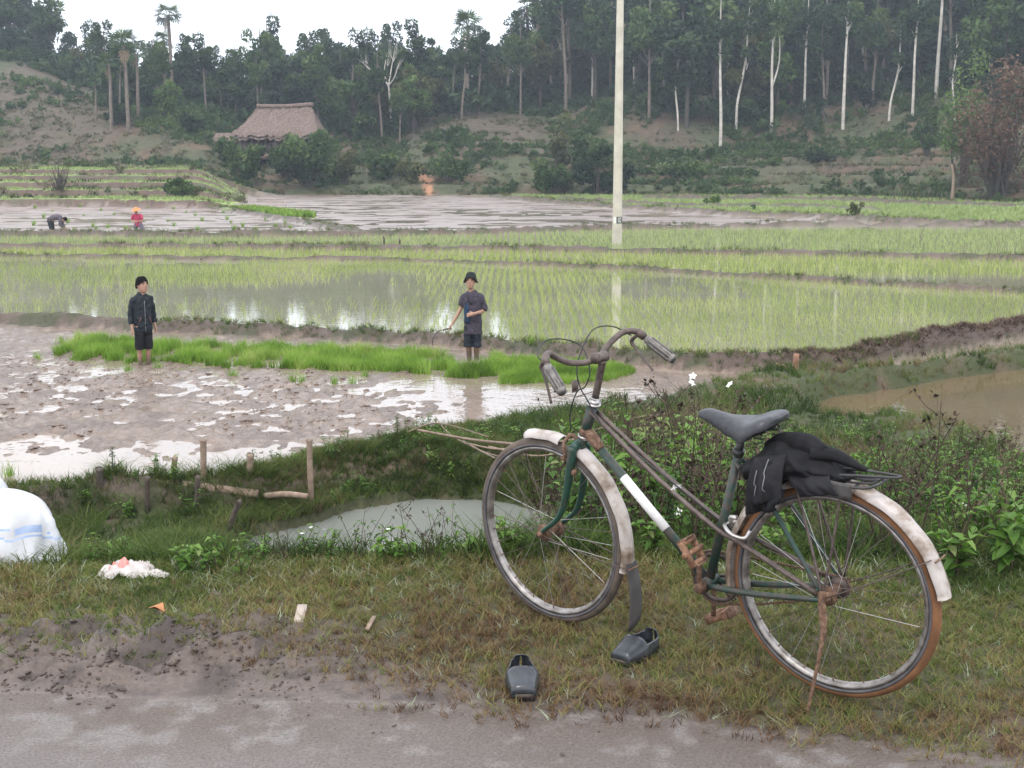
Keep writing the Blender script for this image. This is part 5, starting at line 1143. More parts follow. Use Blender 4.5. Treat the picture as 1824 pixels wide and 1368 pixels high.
for i, t in enumerate(np.linspace(0, 1, 9)):
    w = .028 + .006 * t; zz = .300 - .215 * t; xx = .735 + .004 * t - .018 * sin(t * 2.6)
    for j in range(6): yy = -1 + .4 * j; V.append((xx - .004 * (1 - abs(yy)), yy * w, zz - (.03 * t * (yy * .5 + .5) if t > .8 else 0)))
nV = len(V); V2 = [(x_ + .003, y_, z_) for x_, y_, z_ in V]; F = [(i * 6 + j, i * 6 + j + 1, (i + 1) * 6 + j + 1, (i + 1) * 6 + j) for i in range(8) for j in range(5)]; F2 = [tuple(q + nV for q in f[::-1]) for f in F]
ed = [(i * 6, (i + 1) * 6, (i + 1) * 6 + nV, i * 6 + nV) for i in range(8)] + [(i * 6 + 5, i * 6 + 5 + nV, (i + 1) * 6 + 5 + nV, (i + 1) * 6 + 5) for i in range(8)] + [(48 + j, 48 + j + 1, 48 + j + 1 + nV, 48 + j + nV) for j in range(5)]
part('mud_flap', MB().add(V + V2, np.array(F + F2 + ed)), m_flap, M=STEER, label='dark rubber flap hanging from the front mudguard')
part('rear_mudguard', guard(0, WR, .363, -12, 171, .031, 76, seed=7), m_fend, label='long chalky rear mudguard with muddy lower end')
def stay(P, r=.0021, M=None): part('mudguard_stay', T_(P, r, 6, 2), m_brownm, M=M)
for s in (1, -1):
    stay([(W_, s * .056, WR), (.90, s * .045, .305), (.733, s * .031, .285)], M=STEER)
    stay([(0, s * .07, WR), (-.17, s * .05, .43), (-.325, s * .034, .52)]); 
part('stay_clip', T_([(.722, -.034, .285), (.722, .034, .285)], .003, 6), m_rust, M=STEER); part('stay_clip', addtube(MB(), [(-.337, -.036, .515), (-.337, .036, .515)], .003, 6), m_rust)
# drive train
ch = MB(); CR = .088; cc_ = BBp + Vector((0, -.046, 0))
prof = [(cc_.y - .0015, -.016), (cc_.y + .0015, -.016), (cc_.y + .0015, 0), (cc_.y - .0015, 0)]; q = MB(); lathe_ring(q, CR, prof, 60); V = np.vstack(q.V) + (cc_.x, 0, cc_.z); ch.add(V, np.vstack(q.Q))
for i in range(44):
    a = 2 * pi * i / 44; boxm(ch, (cc_.x + (CR + .003) * cos(a), cc_.y, cc_.z + (CR + .003) * sin(a)), (.010, .0028, .006), Matrix.Rotation(-a, 3, 'Y'))
for i in range(5):
    a = 2 * pi * i / 5 + .3; addtube(ch, [cc_, cc_ + Vector((cos(a) * .075, 0, sin(a) * .075))], [.008, .005], 6)
part('chainring', ch, m_brownm)
ck = [(cc_.x + .093 * cos(a), cc_.y, cc_.z + .093 * sin(a)) for a in np.radians(np.linspace(95, -85 + 360 - 360, 16))][::-1]
R2 = .034; lower = [(cc_.x, cc_.y, cc_.z - .093)]; chp = [(0 + R2 * cos(a), cc_.y + .002, WR + R2 * sin(a)) for a in np.radians(np.linspace(80, 272, 12))]
top = [(cc_.x + .093 * cos(a), cc_.y, cc_.z + .093 * sin(a)) for a in np.radians(np.linspace(96, -95, 22))]
loop = chp + [(.15, cc_.y, .262), (.30, cc_.y, .218)] + top[::-1] + [(.25, cc_.y, .378)] + [chp[0]]
P = catmull(loop, 4); s = np.concatenate([[0], np.cumsum(np.linalg.norm(np.diff(P, axis=0), axis=1))]); n = 116; tt_ = np.linspace(0, s[-1], n + 1)
PP = np.stack([np.interp(tt_, s, P[:, i]) for i in range(3)], 1); cm = MB(); lk = MB(); boxm(lk, (0, 0, 0), (.0128, .002, .0075)); addtube(lk, [(.006, -.004, 0), (.006, .004, 0)], .0026, 5); lkd = lk.data('chain_link', m_rust)
cp = part('chain', addtube(MB(), PP[:-1], .0022, 5, True), m_brownm)
for i in range(n):
    d = PP[i + 1] - PP[i]; m_ = (PP[i + 1] + PP[i]) / 2; link('chain_link', lkd, cp, M=Matrix.Translation(m_ + np.array([0, .003 if i % 2 else -.003, 0])) @ Matrix.Rotation(-atan2(d[2], d[0]), 4, 'Y'))
cg = MB(); addtube(cg, [(0, -.035, WR), (0, -.058, WR)], [.034, .03], 20); part('sprocket', cg, m_brownm)
part('crank', T_([BBp + Vector((0, .040, -.002)), BBp + Vector((-.002, .062, .02)), (.436, .066, .425)], [.013, .0105, .009], 8, 2, flat=.7), m_rust)
part('crank', T_([BBp + Vector((0, -.055, 0)), BBp + Vector((.02, -.066, -.03)), (.475, -.07, .13)], [.013, .0105, .009], 8, 2, flat=.7), m_rust)
part('crank_boss', T_([BBp + Vector((0, .038, 0)), BBp + Vector((0, .074, 0))], [.018, .015], 12), m_rust)
def pedal(c, tiltm, name='pedal'):
    g = MB(); R_ = tiltm
    for sx in (-1, 1): boxm(g, np.array(c) + np.array(R_) @ np.array([sx * .036, 0, 0]), (.016, .088, .026), R_)
    for sy in (-1, 1): boxm(g, np.array(c) + np.array(R_) @ np.array([0, sy * .041, 0]), (.086, .008, .022), R_)
    addtube(g, [np.array(c) - (0, .055, 0), np.array(c) + (0, .05, 0)], .010, 8); b = part(name, g, m_pedal, sm=False)
    for sx in (-1, 1):
        q = MB(); boxm(q, np.array(c) + np.array(R_) @ np.array([sx * .046, 0, .0]), (.006, .07, .034), R_); link('rubber_block', q.data('rubber_block', m_rust), b)
pedal((.425, .120, .432), Matrix.Rotation(radians(-58), 3, 'Y') @ Matrix.Rotation(radians(10), 3, 'X')); pedal((.470, -.118, .118), Matrix.Rotation(radians(25), 3, 'Y'))
# saddle: rings along its length
def saddle():
    mb = MB(); n = 18; k = 14; V = []
    xs = np.linspace(.452, .178, n)
    for i, x in enumerate(xs):
        t = i / (n - 1); w = np.interp(t, [0, .08, .3, .5, .7, .86, 1], [.010, .021, .027, .045, .083, .096, .082]); zt = np.interp(t, [0, .1, .4, .7, .9, 1], [.862, .872, .858, .862, .886, .884]); dr = np.interp(t, [0, .1, .4, .7, 1], [.016, .03, .052, .066, .034])
        for j in range(k):
            a = pi * j / (k - 1); yy = cos(a); s_ = sin(a) ** .55; V.append((x - .012 * (1 - yy * yy) * (t > .85), w * np.sign(yy) * abs(yy) ** .8, zt - dr + dr * s_ - .004 * (t > .6) * exp_(yy)))
    F = [(i * k + j, i * k + j + 1, (i + 1) * k + j + 1, (i + 1) * k + j) for i in range(n - 1) for j in range(k - 1)]
    b = len(V); V += [(.455, 0, .852), (.172, 0, .862)]; T = [(j, b, j + 1) for j in range(k - 1)] + [((n - 1) * k + j + 1, b + 1, (n - 1) * k + j) for j in range(k - 1)]
    mb.add(V, np.array(F)); mb.T.append(np.array(T)); mb.MT.append(np.zeros(len(T))); o = part('saddle', mb, m_saddle)
    md = o.modifiers.new('thick', 'SOLIDIFY'); md.thickness = .005; md2 = o.modifiers.new('sub', 'SUBSURF'); md2.levels = 1; md2.render_levels = 1
def exp_(v): return math.exp(-(v / .25) ** 2)
saddle()
sr = MB()
for s in (1, -1): addtube(sr, [(.43, s * .008, .842), (.36, s * .018, .815), (.27, s * .022, .808), (.20, s * .03, .835)], .004, 6, True, 4)
for s in (1, -1):
    for q in range(7): a = np.array((.215, s * .05, .812 + q * .007)); pass
    P = [(.215 + .013 * cos(a), s * .055 + .013 * sin(a), .800 + .0026 * a) for a in np.linspace(0, 8 * pi, 60)]; addtube(sr, P, .0025, 5)
boxm(sr, (.300, 0, .805), (.045, .05, .028)); part('saddle_frame', sr, m_blackm)
part('seat_post', addtube(addtube(MB(), [(.325, 0, .715), (.302, 0, .805)], .0128, 12), [(.322, 0, .735), (.314, 0, .755)], .019, 12), m_blackm)
# rack
rk = part('rack', addtube(MB(), [(.20, .048, .700), (.0, .050, .706), (-.12, .048, .708), (-.165, .032, .722), (-.175, 0, .730), (-.165, -.032, .722), (-.12, -.048, .708), (0, -.05, .706), (.20, -.048, .700)], .0048, 8, True, 5), m_blackm)
for y_, z_ in ((.018, .712), (-.018, .712)): q = MB(); addtube(q, [(.20, y_, .704), (-.10, y_, z_), (-.15, y_ * .4, .722)], .0035, 7, True, 3); link('rack_rod', q.data('rack_rod', m_blackm, True), rk)
for x_ in (.15, .02, -.09): q = MB(); addtube(q, [(x_, .049, .705), (x_, -.049, .705)], .0035, 6); link('rack_rod', q.data('rack_rod', m_blackm, True), rk)
q = MB(); addtube(q, [(.04, .034, .722), (-.07, .030, .735), (-.20, .012, .742), (-.212, 0, .742), (-.20, -.012, .742), (-.07, -.030, .735), (.04, -.034, .722)], .0042, 8, True, 5); link('spring_clip', q.data('spring_clip', m_blackm, True), rk)
for s in (1, -1):
    q = MB(); addtube(q, [(.10, s * .049, .702), (.045, s * .058, .52), (.0, s * .070, .35)], .0046, 7, True, 4); link('rack_leg', q.data('rack_leg', m_brownm, True), rk)
    q = MB(); addtube(q, [(-.055, s * .049, .704), (-.03, s * .058, .52), (.0, s * .070, .35)], .0042, 7, True, 4); link('rack_leg', q.data('rack_leg', m_brownm, True), rk)
# rear brake / ring clip on the mudguard, stand
lk_ = MB(); addtube(lk_, [(.338, -.04, .498), (.372, 0, .498), (.345, .045, .500), (.312, .058, .487), (.275, .05, .482), (.262, .036, .505)], .0065, 8, True, 5); addtube(lk_, [(.335, .03, .52), (.322, .05, .543), (.300, .052, .545)], .008, 8, True, 3); part('rear_brake', lk_, m_chrome)
part('rear_hub_bracket', addtube(MB(), [(0, .066, WR + .025), (-.004, .080, WR - .02), (-.014, .088, WR - .11)], [.016, .017, .012], 8, True, 3, flat=.6), m_rust)
part('kickstand', addtube(MB(), [(-.004, .078, WR - .015), (-.016, .092, .27), (-.008, .112, .17), (.014, .140, .018), (.020, .146, -.022)], [.0115, .010, .0062, .0058, .0065], 8, True, 4), m_rust)
part('front_reflector', addtube(MB(), [(.948, .03, .60), (.936, .052, .595)], .010, 8), m_rust, M=STEER)
# black jacket bundled over the rack (its own thing)
m_cloth = simple('black_cloth', [(.3, (.007, .007, .008)), (.7, (.017, .017, .019))], 30, .85, .003, spec=.2); m_cloth2 = simple('charcoal_cloth', [(.3, (.013, .013, .015)), (.7, (.026, .026, .029))], 40, .8, .001, spec=.2); m_pipe = simple('grey_piping', [(.3, (.14, .14, .14)), (.7, (.22, .22, .22))], 40, .6, 0)
def jacket():
    J = link('jacket', None, None, 'black jacket with thin grey piping bundled over the bicycle rack', 'jacket'); J.matrix_world = MBIKE
    n, k = 40, 44; U = np.linspace(0, 1, n); V = []
    for i, u in enumerate(U):
        x = .270 - .315 * u; top = np.interp(u, [0, .12, .35, .6, .8, 1], [.735, .775, .808, .798, .765, .730]); wl_ = np.interp(u, [0, .3, .6, 1], [.07, .105, .095, .05]); lo = np.interp(u, [0, .3, .45, .55, 1], [.655, .665, .69, .70, .706])
        for j in range(k):
            a = 2 * pi * j / k; yy = cos(a); zz = sin(a); r = 1 + .14 * vnoise(np.array(u * 9 + yy * 2.5), np.array(zz * 3.1 + yy * 2), 3) + .10 * sin(u * 26 + 4 * yy + 2 * zz) * .5 + .05 * sin(u * 13 - 9 * zz) - .1
            V.append((x + .015 * sin(a * 3 + u * 9), yy * wl_ * float(r), (top + lo) / 2 + zz * (top - lo) / 2 * float(r)))
    F = [(i * k + j, i * k + (j + 1) % k, (i + 1) * k + (j + 1) % k, (i + 1) * k + j) for i in range(n - 1) for j in range(k)]; mb = MB().add(V, np.array(F)); b = len(V); mb.V.append(np.array([(.275, 0, .70), (-.07, 0, .72)])); mb.R.append(np.full(2, .5)); mb.n += 2
    mb.T.append(np.array([(j, b, (j + 1) % k) for j in range(k)] + [((n - 1) * k + (j + 1) % k, b + 1, (n - 1) * k + j) for j in range(k)])); mb.MT.append(np.zeros(2 * k)); o = link('body', mb.data('body', m_cloth, True), J)
    # front flap hanging toward the road, with piping
    def flap(name, C, m, wav=.006, seed=1, th=.004):
        C = [np.array(c) for c in C]; n = 16; V = []
        for i in range(n):
            for j in range(n):
                u, v = i / (n - 1), j / (n - 1); p = (C[0] * (1 - u) + C[1] * u) * (1 - v) + (C[3] * (1 - u) + C[2] * u) * v; w = wav * (sin(u * 9 + v * 3 + seed) + .6 * sin(u * 21 - v * 4) * v); V.append(p + np.array([0, w + .018 * sin(pi * v), .0]))
        F = [(i * n + j, i * n + j + 1, (i + 1) * n + j + 1, (i + 1) * n + j) for i in range(n - 1) for j in range(n - 1)]; o = link(name, MB().add(V, np.array(F)).data(name, m, True), J); md = o.modifiers.new('thick', 'SOLIDIFY'); md.thickness = th; return np.array(V).reshape(n, n, 3)
    P = flap('flap', ((.205, .090, .770), (.105, .085, .79), (.105, .120, .655), (.230, .115, .618)), m_cloth2)
    for uu, v0, v1 in ((7, 1, 12), (3, 4, 13)): q = MB(); addtube(q, P[uu + np.arange(v1 - v0) // 5, np.arange(v0, v1)] + (0, .004, 0), .0017, 5); link('piping', q.data('piping', m_pipe, True), J)
    flap('sleeve', ((.260, .06, .70), (.11, .09, .68), (.13, .112, .615), (.232, .10, .585)), m_cloth, .012, 4, .012)
    flap('collar', ((.12, .055, .735), (-.02, .06, .735), (-.06, .075, .685), (.06, .085, .665)), m_cloth2, .006, 2, .006)
    q = MB(); addtube(q, [(.06, .02, .785), (-.0, -.01, .778), (-.055, -.02, .757), (-.10, -.03, .738)], [.04, .034, .022, .008], 10, True, 5, flat=.6); link('sleeve', q.data('sleeve', m_cloth, True), J)
    q = MB(); addtube(q, [(.22, -.03, .76), (.16, -.02, .79), (.08, 0, .802), (.02, .01, .785)], [.03, .034, .034, .024], 10, True, 5); link('fold', q.data('fold', m_cloth, True), J)
jacket()
q = MB(); V = []
for i, t in enumerate(np.linspace(0, 1, 12)):
    for j in range(5): V.append((.10 - .19 * t, .052 + .006 * j * (1 - t) + .01 * sin(t * 3), .735 - .02 * t - .012 * j))
o = link('rack_strap', MB().add(V, np.array([(i * 5 + j, i * 5 + j + 1, (i + 1) * 5 + j + 1, (i + 1) * 5 + j) for i in range(11) for j in range(4)])).data('rack_strap', m_flap, True), bike, 'flat dark rubber strip hanging over the rack side'); o.modifiers.new('t', 'SOLIDIFY').thickness = .003

# ================================================================== SLIPPERS, SACK, LITTER
m_shoe = simple('grey_blue_insole', [(.3, (.026, .029, .034)), (.7, (.055, .06, .07))], 20, .24, .0006); m_shoeb = simple('black_plastic', [(.3, (.014, .013, .015)), (.7, (.04, .035, .038))], 20, .3, .0005)
def slipper(px, py, rz, label, tip):
    x, y = at(px, py, .02); z = H1(x, y) + .012; t = empty('slipper', (x, y, z), label, 'slipper', 'pair of plastic slippers on the grass', rz)
    L = .205; n, k = 30, 25; V = []
    for i in range(n):
        s = i / (n - 1); w = np.interp(s, [0, .02, .12, .3, .46, .7, .88, .97, 1], [.032, .036, .039, .046, .053, .041, .035, .024, .004]); h = np.interp(s, [0, .02, .3, .46, .6, .8, .95, 1], [.004, .026, .046, .060, .056, .052, .060, .050])
        for j in range(k):
            a = pi * j / (k - 1); ca, sa = cos(a), sin(a); e = .62 if s < .52 else .45; V.append((w * np.sign(ca) * abs(ca) ** e, (s - .5) * L - .006 * (s > .9) * sa, .006 + h * sa ** .75))
    F = []; mi = []
    for i in range(n - 1):
        s = (i + .5) / (n - 1)
        for j in range(k - 1):
            if .46 < s < .93 and .22 < (j + .5) / (k - 1) < .76: continue
            F.append((i * k + j, i * k + j + 1, (i + 1) * k + j + 1, (i + 1) * k + j)); mi.append(0)
    o = link('upper', MB().add(V, np.array(F)).data('upper', m_shoe, True), t); o.modifiers.new('t', 'SOLIDIFY').thickness = .003
    sb = MB(); P = []
    for i in range(n):
        w = abs(V[i * k][0]) * 1.04; yy = V[i * k][1]; P += [(-w, yy, .012), (w, yy, .012), (w * .94, yy, -.014), (-w * .94, yy, -.014)]
    Fq = [(i * 4 + j, i * 4 + (j + 1) % 4, (i + 1) * 4 + (j + 1) % 4, (i + 1) * 4 + j) for i in range(n - 1) for j in range(4)] + [(3, 2, 1, 0), ((n - 1) * 4, (n - 1) * 4 + 1, (n - 1) * 4 + 2, (n - 1) * 4 + 3)]
    link('sole', sb.add(P, np.array(Fq)).data('sole', m_shoeb), t)
    i0 = int(.47 * (n - 1)); e = MB(); addtube(e, V[i0 * k + 3:i0 * k + k - 3], .0022, 6); link('upper_edge', e.data('upper_edge', simple('worn_grey_edge', [(.3, (.14, .13, .14)), (.7, (.3, .28, .3))], 20, .5, 0), True), t)
    e = MB(); boxm(e, (0, -L * .5 - .001, .004), (.05, .006, .012)); link('toe_tip', e.data('toe_tip', m_staked), t)
slipper(930, 1222, radians(2), 'grey black plastic slipper nearer the road with its toe toward the road', 0)
slipper(1134, 1168, radians(-40), 'grey black plastic slipper nearer the bicycle lying turned sideways', 1)
m_sack = simple('white_woven_sack', [(.3, (.50, .51, .53)), (.7, (.66, .67, .69))], 9, .5, .004)
m_sackb = simple('blue_stripe', [(.3, (.24, .34, .58)), (.7, (.48, .57, .74))], 14, .5, .001); m_sackr = simple('reddish_print', [(.3, (.55, .22, .18)), (.7, (.72, .42, .38))], 6, .5, .001)
def sack():
    x, y = at(14, 985, 0); t = empty('sack', (x, y - .05, H1(x, y)), 'bulging white woven sack with blue stripes at the left edge', 'sack')
    n, k = 40, 56; V = []; M = []
    for i in range(n):
        v = i / (n - 1); zz = .30 * v
        for j in range(k):
            a = 2 * pi * j / k; ex = 1 - abs(2 * v - .72) ** 3 * .8; R_ = .26 * (1 - .18 * v) * max(.05, min(1, ex)) ** .5 if v < 1 else .0
            px_ = np.sign(cos(a)) * abs(cos(a)) ** .75 * R_ * 1.18; py_ = np.sign(sin(a)) * abs(sin(a)) ** .8 * R_ * .62; w = 1 + .05 * sin(5 * a + 6 * v) + .035 * sin(11 * a - 9 * v) + .02 * sin(23 * a + 5 * v)
            V.append((px_ * w - .10 - .04 * v + .06, py_ * w, zz * 1.22 + .012 * sin(7 * a) * (1 - v) + .035 * (v > .5) * (px_ / .3 + .5) * v))
    F = [(i * k + j, i * k + (j + 1) % k, (i + 1) * k + (j + 1) % k, (i + 1) * k + j) for i in range(n - 1) for j in range(k)]; MI = []
    for i in range(n - 1):
        for j in range(k):
            v = i / (n - 1) + .07 * sin(2 * pi * j / k * 2 + .6) + .02 * sin(2 * pi * j / k * 5)
            MI.append(1 if (.37 < v < .395 or .43 < v < .45 or .10 < v < .12) else (2 if .17 < v < .27 and 28 < j < 44 else 0))
    me = mesh('sack_body', V, np.array(F), [m_sack, m_sackb, m_sackr], np.full(len(V), .5), True, MI); link('sack_body', me, t)
    tp = MB(); addtube(tp, [(-.07, 0, .345), (-.06, 0, .385), (-.06, 0, .40)], [.16, .10, .01], 20, True, 3, flat=.6); link('sack_top', tp.data('sack_top', m_sack, True), t)
    q = MB(); addtube(q, [(.17, -.04, .06), (.25, -.05, .035), (.33, -.03, .02)], [.07, .045, .02], 9, True, 4, flat=.6); link('tied_corner', q.data('tied_corner', m_sack, True), t)
sack()
m_bag = simple('thin_white_plastic', [(.3, (.42, .38, .36)), (.7, (.62, .57, .54))], 12, .4, .008); m_bagr = simple('pinkish_red_plastic', [(.3, (.62, .16, .13)), (.7, (.75, .40, .36))], 12, .4, .006)
x, y = at(238, 1026, .02); t = empty('plastic_bag', (x, y, H1(x, y)), 'crumpled white plastic bag with a red patch lying in the grass', 'bag')
def crumple(nm_, cx, cy, L, Wd, h, m, seed):
    n, k = 30, 20; V = []; r = np.random.default_rng(seed)
    for i in range(n):
        for j in range(k):
            u, v = i / (n - 1) * 2 - 1, j / (k - 1) * 2 - 1; e = max(0, 1 - (u * u + v * v * .9)) ** .45; nz = float(vnoise(np.array(u * 5 + seed), np.array(v * 5.), seed)) ; V.append((cx + u * L * (1 + .12 * sin(v * 5 + seed)), cy + v * Wd * (1 + .15 * sin(u * 7)), h * e * (.45 + .9 * nz) + .004 + .006 * r.random()))
    return link(nm_, MB().add(V, np.array([(i * k + j, i * k + j + 1, (i + 1) * k + j + 1, (i + 1) * k + j) for i in range(n - 1) for j in range(k - 1)])).data(nm_, m, True), t)
crumple('bag_body', -.03, 0, .10, .06, .05, m_bag, 3); crumple('red_patch', -.045, -.004, .055, .035, .058, m_bagr, 5); crumple('bag_handle', .085, -.02, .06, .03, .022, m_bag, 8); crumple('bag_handle', .03, .03, .05, .02, .04, m_bag, 11)
m_plank = simple('pale_wood', [(.3, (.33, .26, .21)), (.7, (.52, .45, .39))], 14, .8, .002)
for px, py, s_, rz, lb, m in ((535, 1112, (.034, .15, .014), .05, 'short pale plank offcut lying end on in the grass', m_plank), (660, 1117, (.014, .10, .01), -.15, 'small splinter of wood right of the plank offcut', m_stake), (1478, 1000, (.012, .09, .01), .9, 'splinter behind the rear wheel', m_plank)):
    x, y = at(px, py, .02); b = MB(); boxm(b, (0, 0, s_[2] / 2), s_); boxm(b, (s_[0] * .2, s_[1] * .47, s_[2] * .5), (s_[0] * .5, s_[1] * .12, s_[2] * .9)); q = b.build('wood_piece', m, None, label=lb, cat='wood', group='bits of wood on the verge'); q.location = (x, y, H1(x, y) + .012); q.rotation_euler = (.12, .06, rz)
x, y = at(288, 1109, .02); V, F = leaf(.07, .05, .4, .1); q = MB().add(V, F); q.add(V @ rotm(1.2, .2).T + (.01, .01, .006), F); o = q.build('orange_peel', simple('orange_peel_skin', [(.3, (.34, .12, .04)), (.7, (.45, .20, .08))], 20, .5, .001), None, label='bright orange scrap of peel on the bare mud', cat='peel'); o.location = (x, y, H1(x, y) + .02)

# ================================================================== LEAFY PLANTS ONE CAN PICK OUT
def plants():
    M1 = []
    for s in range(5):
        st, lv = weed_parts(600 + s, (.34, .42, .3, .5, .38)[s], (5, 4, 6, 4, 6)[s], (.075, .065, .09, .06, .08)[s], 5, .5, .55); M1.append((st.data('stem', m_dry), lv.data('leaves', m_weed)))
    T1 = []
    for s in range(4):
        st, lv = twig_parts(640 + s, .5, 7, 5, s % 2 == 1, .8); T1.append((st.data('stem', m_dry), lv.data('leaves', m_dry if s % 2 else m_weed)))
    fl = MB(); r = np.random.default_rng(4)
    for k in range(5): V, F = leaf(.022, .016, .1, .1); fl.add(V @ rotm(k * 2 * pi / 5, .2).T, F)
    fl = fl.data('flower', m_white)
    def plant(kind, me, px, py, h, lb, nf=0, grp='leafy plants along the edge of the verge', fz=.4, cat='plant', dd=0):
        x, y = at(px, py, .0); y += dd; x = x * (y / (y - dd)); z = H1(x, y); h = h * (.52 if px < 1050 else .8); t = empty(kind, (x, y, z - .015), lb, cat, grp, random.uniform(0, 6.28)); t.scale = (h, h, h)
        link('stem', me[0], t); link('leaves', me[1], t)
        for q in range(nf): o = link('flower', fl, t, M=Matrix.Translation((random.uniform(-.12, .12), random.uniform(-.12, .12), fz * random.uniform(.75, 1.15))) @ Matrix.Rotation(random.uniform(-.6, .6), 4, 'X'))
    L = ((165, 996, 'low leafy plant touching the right side of the sack', .8, 3), (215, 990, 'leafy plant between sack and plastic bag', .9, 0), (330, 1030, 'plant with pale leaves right of the plastic bag', .8, 2), (375, 1028, 'leafy plant at the left end of the pond edge', 1.0, 0), (430, 1040, 'bushy dark green plant before the left end of the pond', .95, 3),
         (470, 1015, 'low plant with broad leaves before the pond, left of the tall weed', .7, 1), (545, 1005, 'tall weed with pale buds before the pond', .9, 3), (590, 1015, 'bright light green leafy plant at the middle of the pond edge', .8, 1), (690, 1005, 'broad clump with pale green tops before the pond middle', 1.0, 4), (720, 1010, 'leafy plant right next to the broad clump at the pond edge', .8, 2),
         (840, 1000, 'leafy plant at the right end of the pond, left of the front tyre', .8, 0), (905, 1000, 'leafy plant seen through the left part of the front wheel', .9, 4), (1010, 985, 'leafy plant seen through the front hub', 1.0, 3), (1160, 995, 'low bright leafy plant behind the front mud flap', .7, 2), (1380, 1000, 'bright leafy plant seen through the rear wheel at its left', .9, 0),
         (1700, 1040, 'light green broad leaved plant right of the rear wheel', .9, 2), (1790, 1030, 'light green leafy plant nearest the right edge of the verge', 1.2, 2), (1765, 960, 'tall leafy plant behind the one at the right edge', 1.2, 4))
    for px, py, lb, h, k in L: plant('leafy_plant', M1[k], px, py, h, lb, nf=2 if px in (590, 690, 1010, 545) else 0)
    L2 = ((640, 1005, 'dry thin stalks arching before the pond middle', .9, 0), (760, 1008, 'tangle of dry dark stalks arching over the pond edge', 1.1, 1), (800, 1006, 'thin brown stalks right of the dark tangle', 1.0, 2), (505, 1010, 'dry stalks with small heads left of the tall weed', .8, 3), (1240, 960, 'tall dark dead stalks behind the frame of the bicycle', 1.7, 1), (1290, 950, 'tall dead stalks reaching to the saddle', 1.6, 3),
          (1165, 955, 'dry seed heads behind the front mudguard', 1.3, 3), (1600, 985, 'brown dead weed with drooping head right of the rack', 1.6, 1), (1560, 990, 'dry stalks behind the rear mudguard', 1.3, 0), (1690, 1000, 'tangled dry weed right of the rear mudguard', 1.3, 2))
    for px, py, lb, h, k in L2: plant('dry_weed', T1[k], px, py, h, lb, grp='dry stalks along the verge edge', cat='weed')
    G = 'small white flowers among the weeds'
    for i, (px, py, d) in enumerate(((1207, 912, 6.3), (1065, 838, 7.5), (1110, 905, 6.2), (1245, 775, 9.), (1270, 757, 9.5), (1300, 685, 12), (1234, 670, 13), (1232, 682, 12.8), (1378, 688, 12), (1175, 840, 8), (1152, 862, 7.6), (1790, 960, 6.2), (1715, 900, 7))):
        p = P3(px, py, d); g = H1(p[0], p[1]); t = empty('white_flower', p, 'small white flower above the weeds ' + ('behind the front mudguard and frame' if px < 1250 else 'around and right of the saddle'), 'flower', G); link('petals', fl, t); t.scale = (1.2 + (d > 9) * .8,) * 3; t.rotation_euler = (.8, 0, i)
        s = MB(); addtube(s, [(0, 0, 0), (.01, .01, (g - p[2]) / t.scale[0] * .5), (0, .02, (g - p[2]) / t.scale[0])], .0018, 4); link('stem', s.data('stem', m_dry), t)
plants()

# ================================================================== PEOPLE
m_skin = simple('tanned_skin', [(.3, (.30, .165, .11)), (.7, (.40, .235, .165))], 9, .55, .001)
m_hair = simple('black_hair', [(.3, (.004, .0035, .0035)), (.7, (.010, .009, .009))], 60, .9, .004, spec=.1)
def muddy_skin():
    m, nt, b = newmat('muddy_legged_skin'); tc = nt.nodes.new('ShaderNodeTexCoord'); sp = nt.nodes.new('ShaderNodeSeparateXYZ'); nt.links.new(tc.outputs['Object'], sp.inputs[0])
    n = noise(nt, 14, 4); a = nt.nodes.new('ShaderNodeMath'); a.operation = 'MULTIPLY_ADD'; a.inputs[1].default_value = .22; nt.links.new(n.outputs['Fac'], a.inputs[0]); nt.links.new(sp.outputs[2], a.inputs[2])
    r_ = ramp(nt, a.outputs[0], [(.30, (.13, .10, .07)), (.42, (.33, .19, .13)), (1, (.35, .20, .14))]); nt.links.new(r_.outputs[0], b.inputs['Base Color']); b.inputs['Roughness'].default_value = .55; return m
m_skin = muddy_skin()
def fabric(n, a, b, sc=25): return simple(n, [(.3, a), (.7, b)], sc, .85, .004, spec=.2)
def voxel(o, size, sm=3):
    m = o.modifiers.new('merge', 'REMESH'); m.mode = 'VOXEL'; m.voxel_size = size; m.use_smooth_shade = True
    if sm: s = o.modifiers.new('soft', 'SMOOTH'); s.iterations = sm; s.factor = .5
    return o
def loft(mb, rings, M=None, n=20):
    V = []; th = np.linspace(0, 2 * pi, n, endpoint=False)
    for cx, cy, z, rx, ry in rings: V.append(np.stack([cx + rx * np.cos(th), cy + ry * np.sin(th), np.full(n, z)], 1))
    V = np.vstack(V); m = len(rings); i = np.arange(m - 1)[:, None] * n; j = np.arange(n)[None]; k = (j + 1) % n; F = np.stack([i + j, i + k, i + n + k, i + n + j], -1).reshape(-1, 4)
    b = len(V); V = np.vstack([V, V[:n].mean(0), V[-n:].mean(0)]); T = [(jj, b, (jj + 1) % n)[::-1] for jj in range(n)] + [((m - 1) * n + jj, (m - 1) * n + (jj + 1) % n, b + 1) for jj in range(n)]
    if M is not None: V = V @ np.array(M.to_3x3()).T + np.array(M.translation)
    q = mb.n; mb.add(V, F); mb.T.append(np.array(T) + q); mb.MT.append(np.zeros(len(T))); return mb
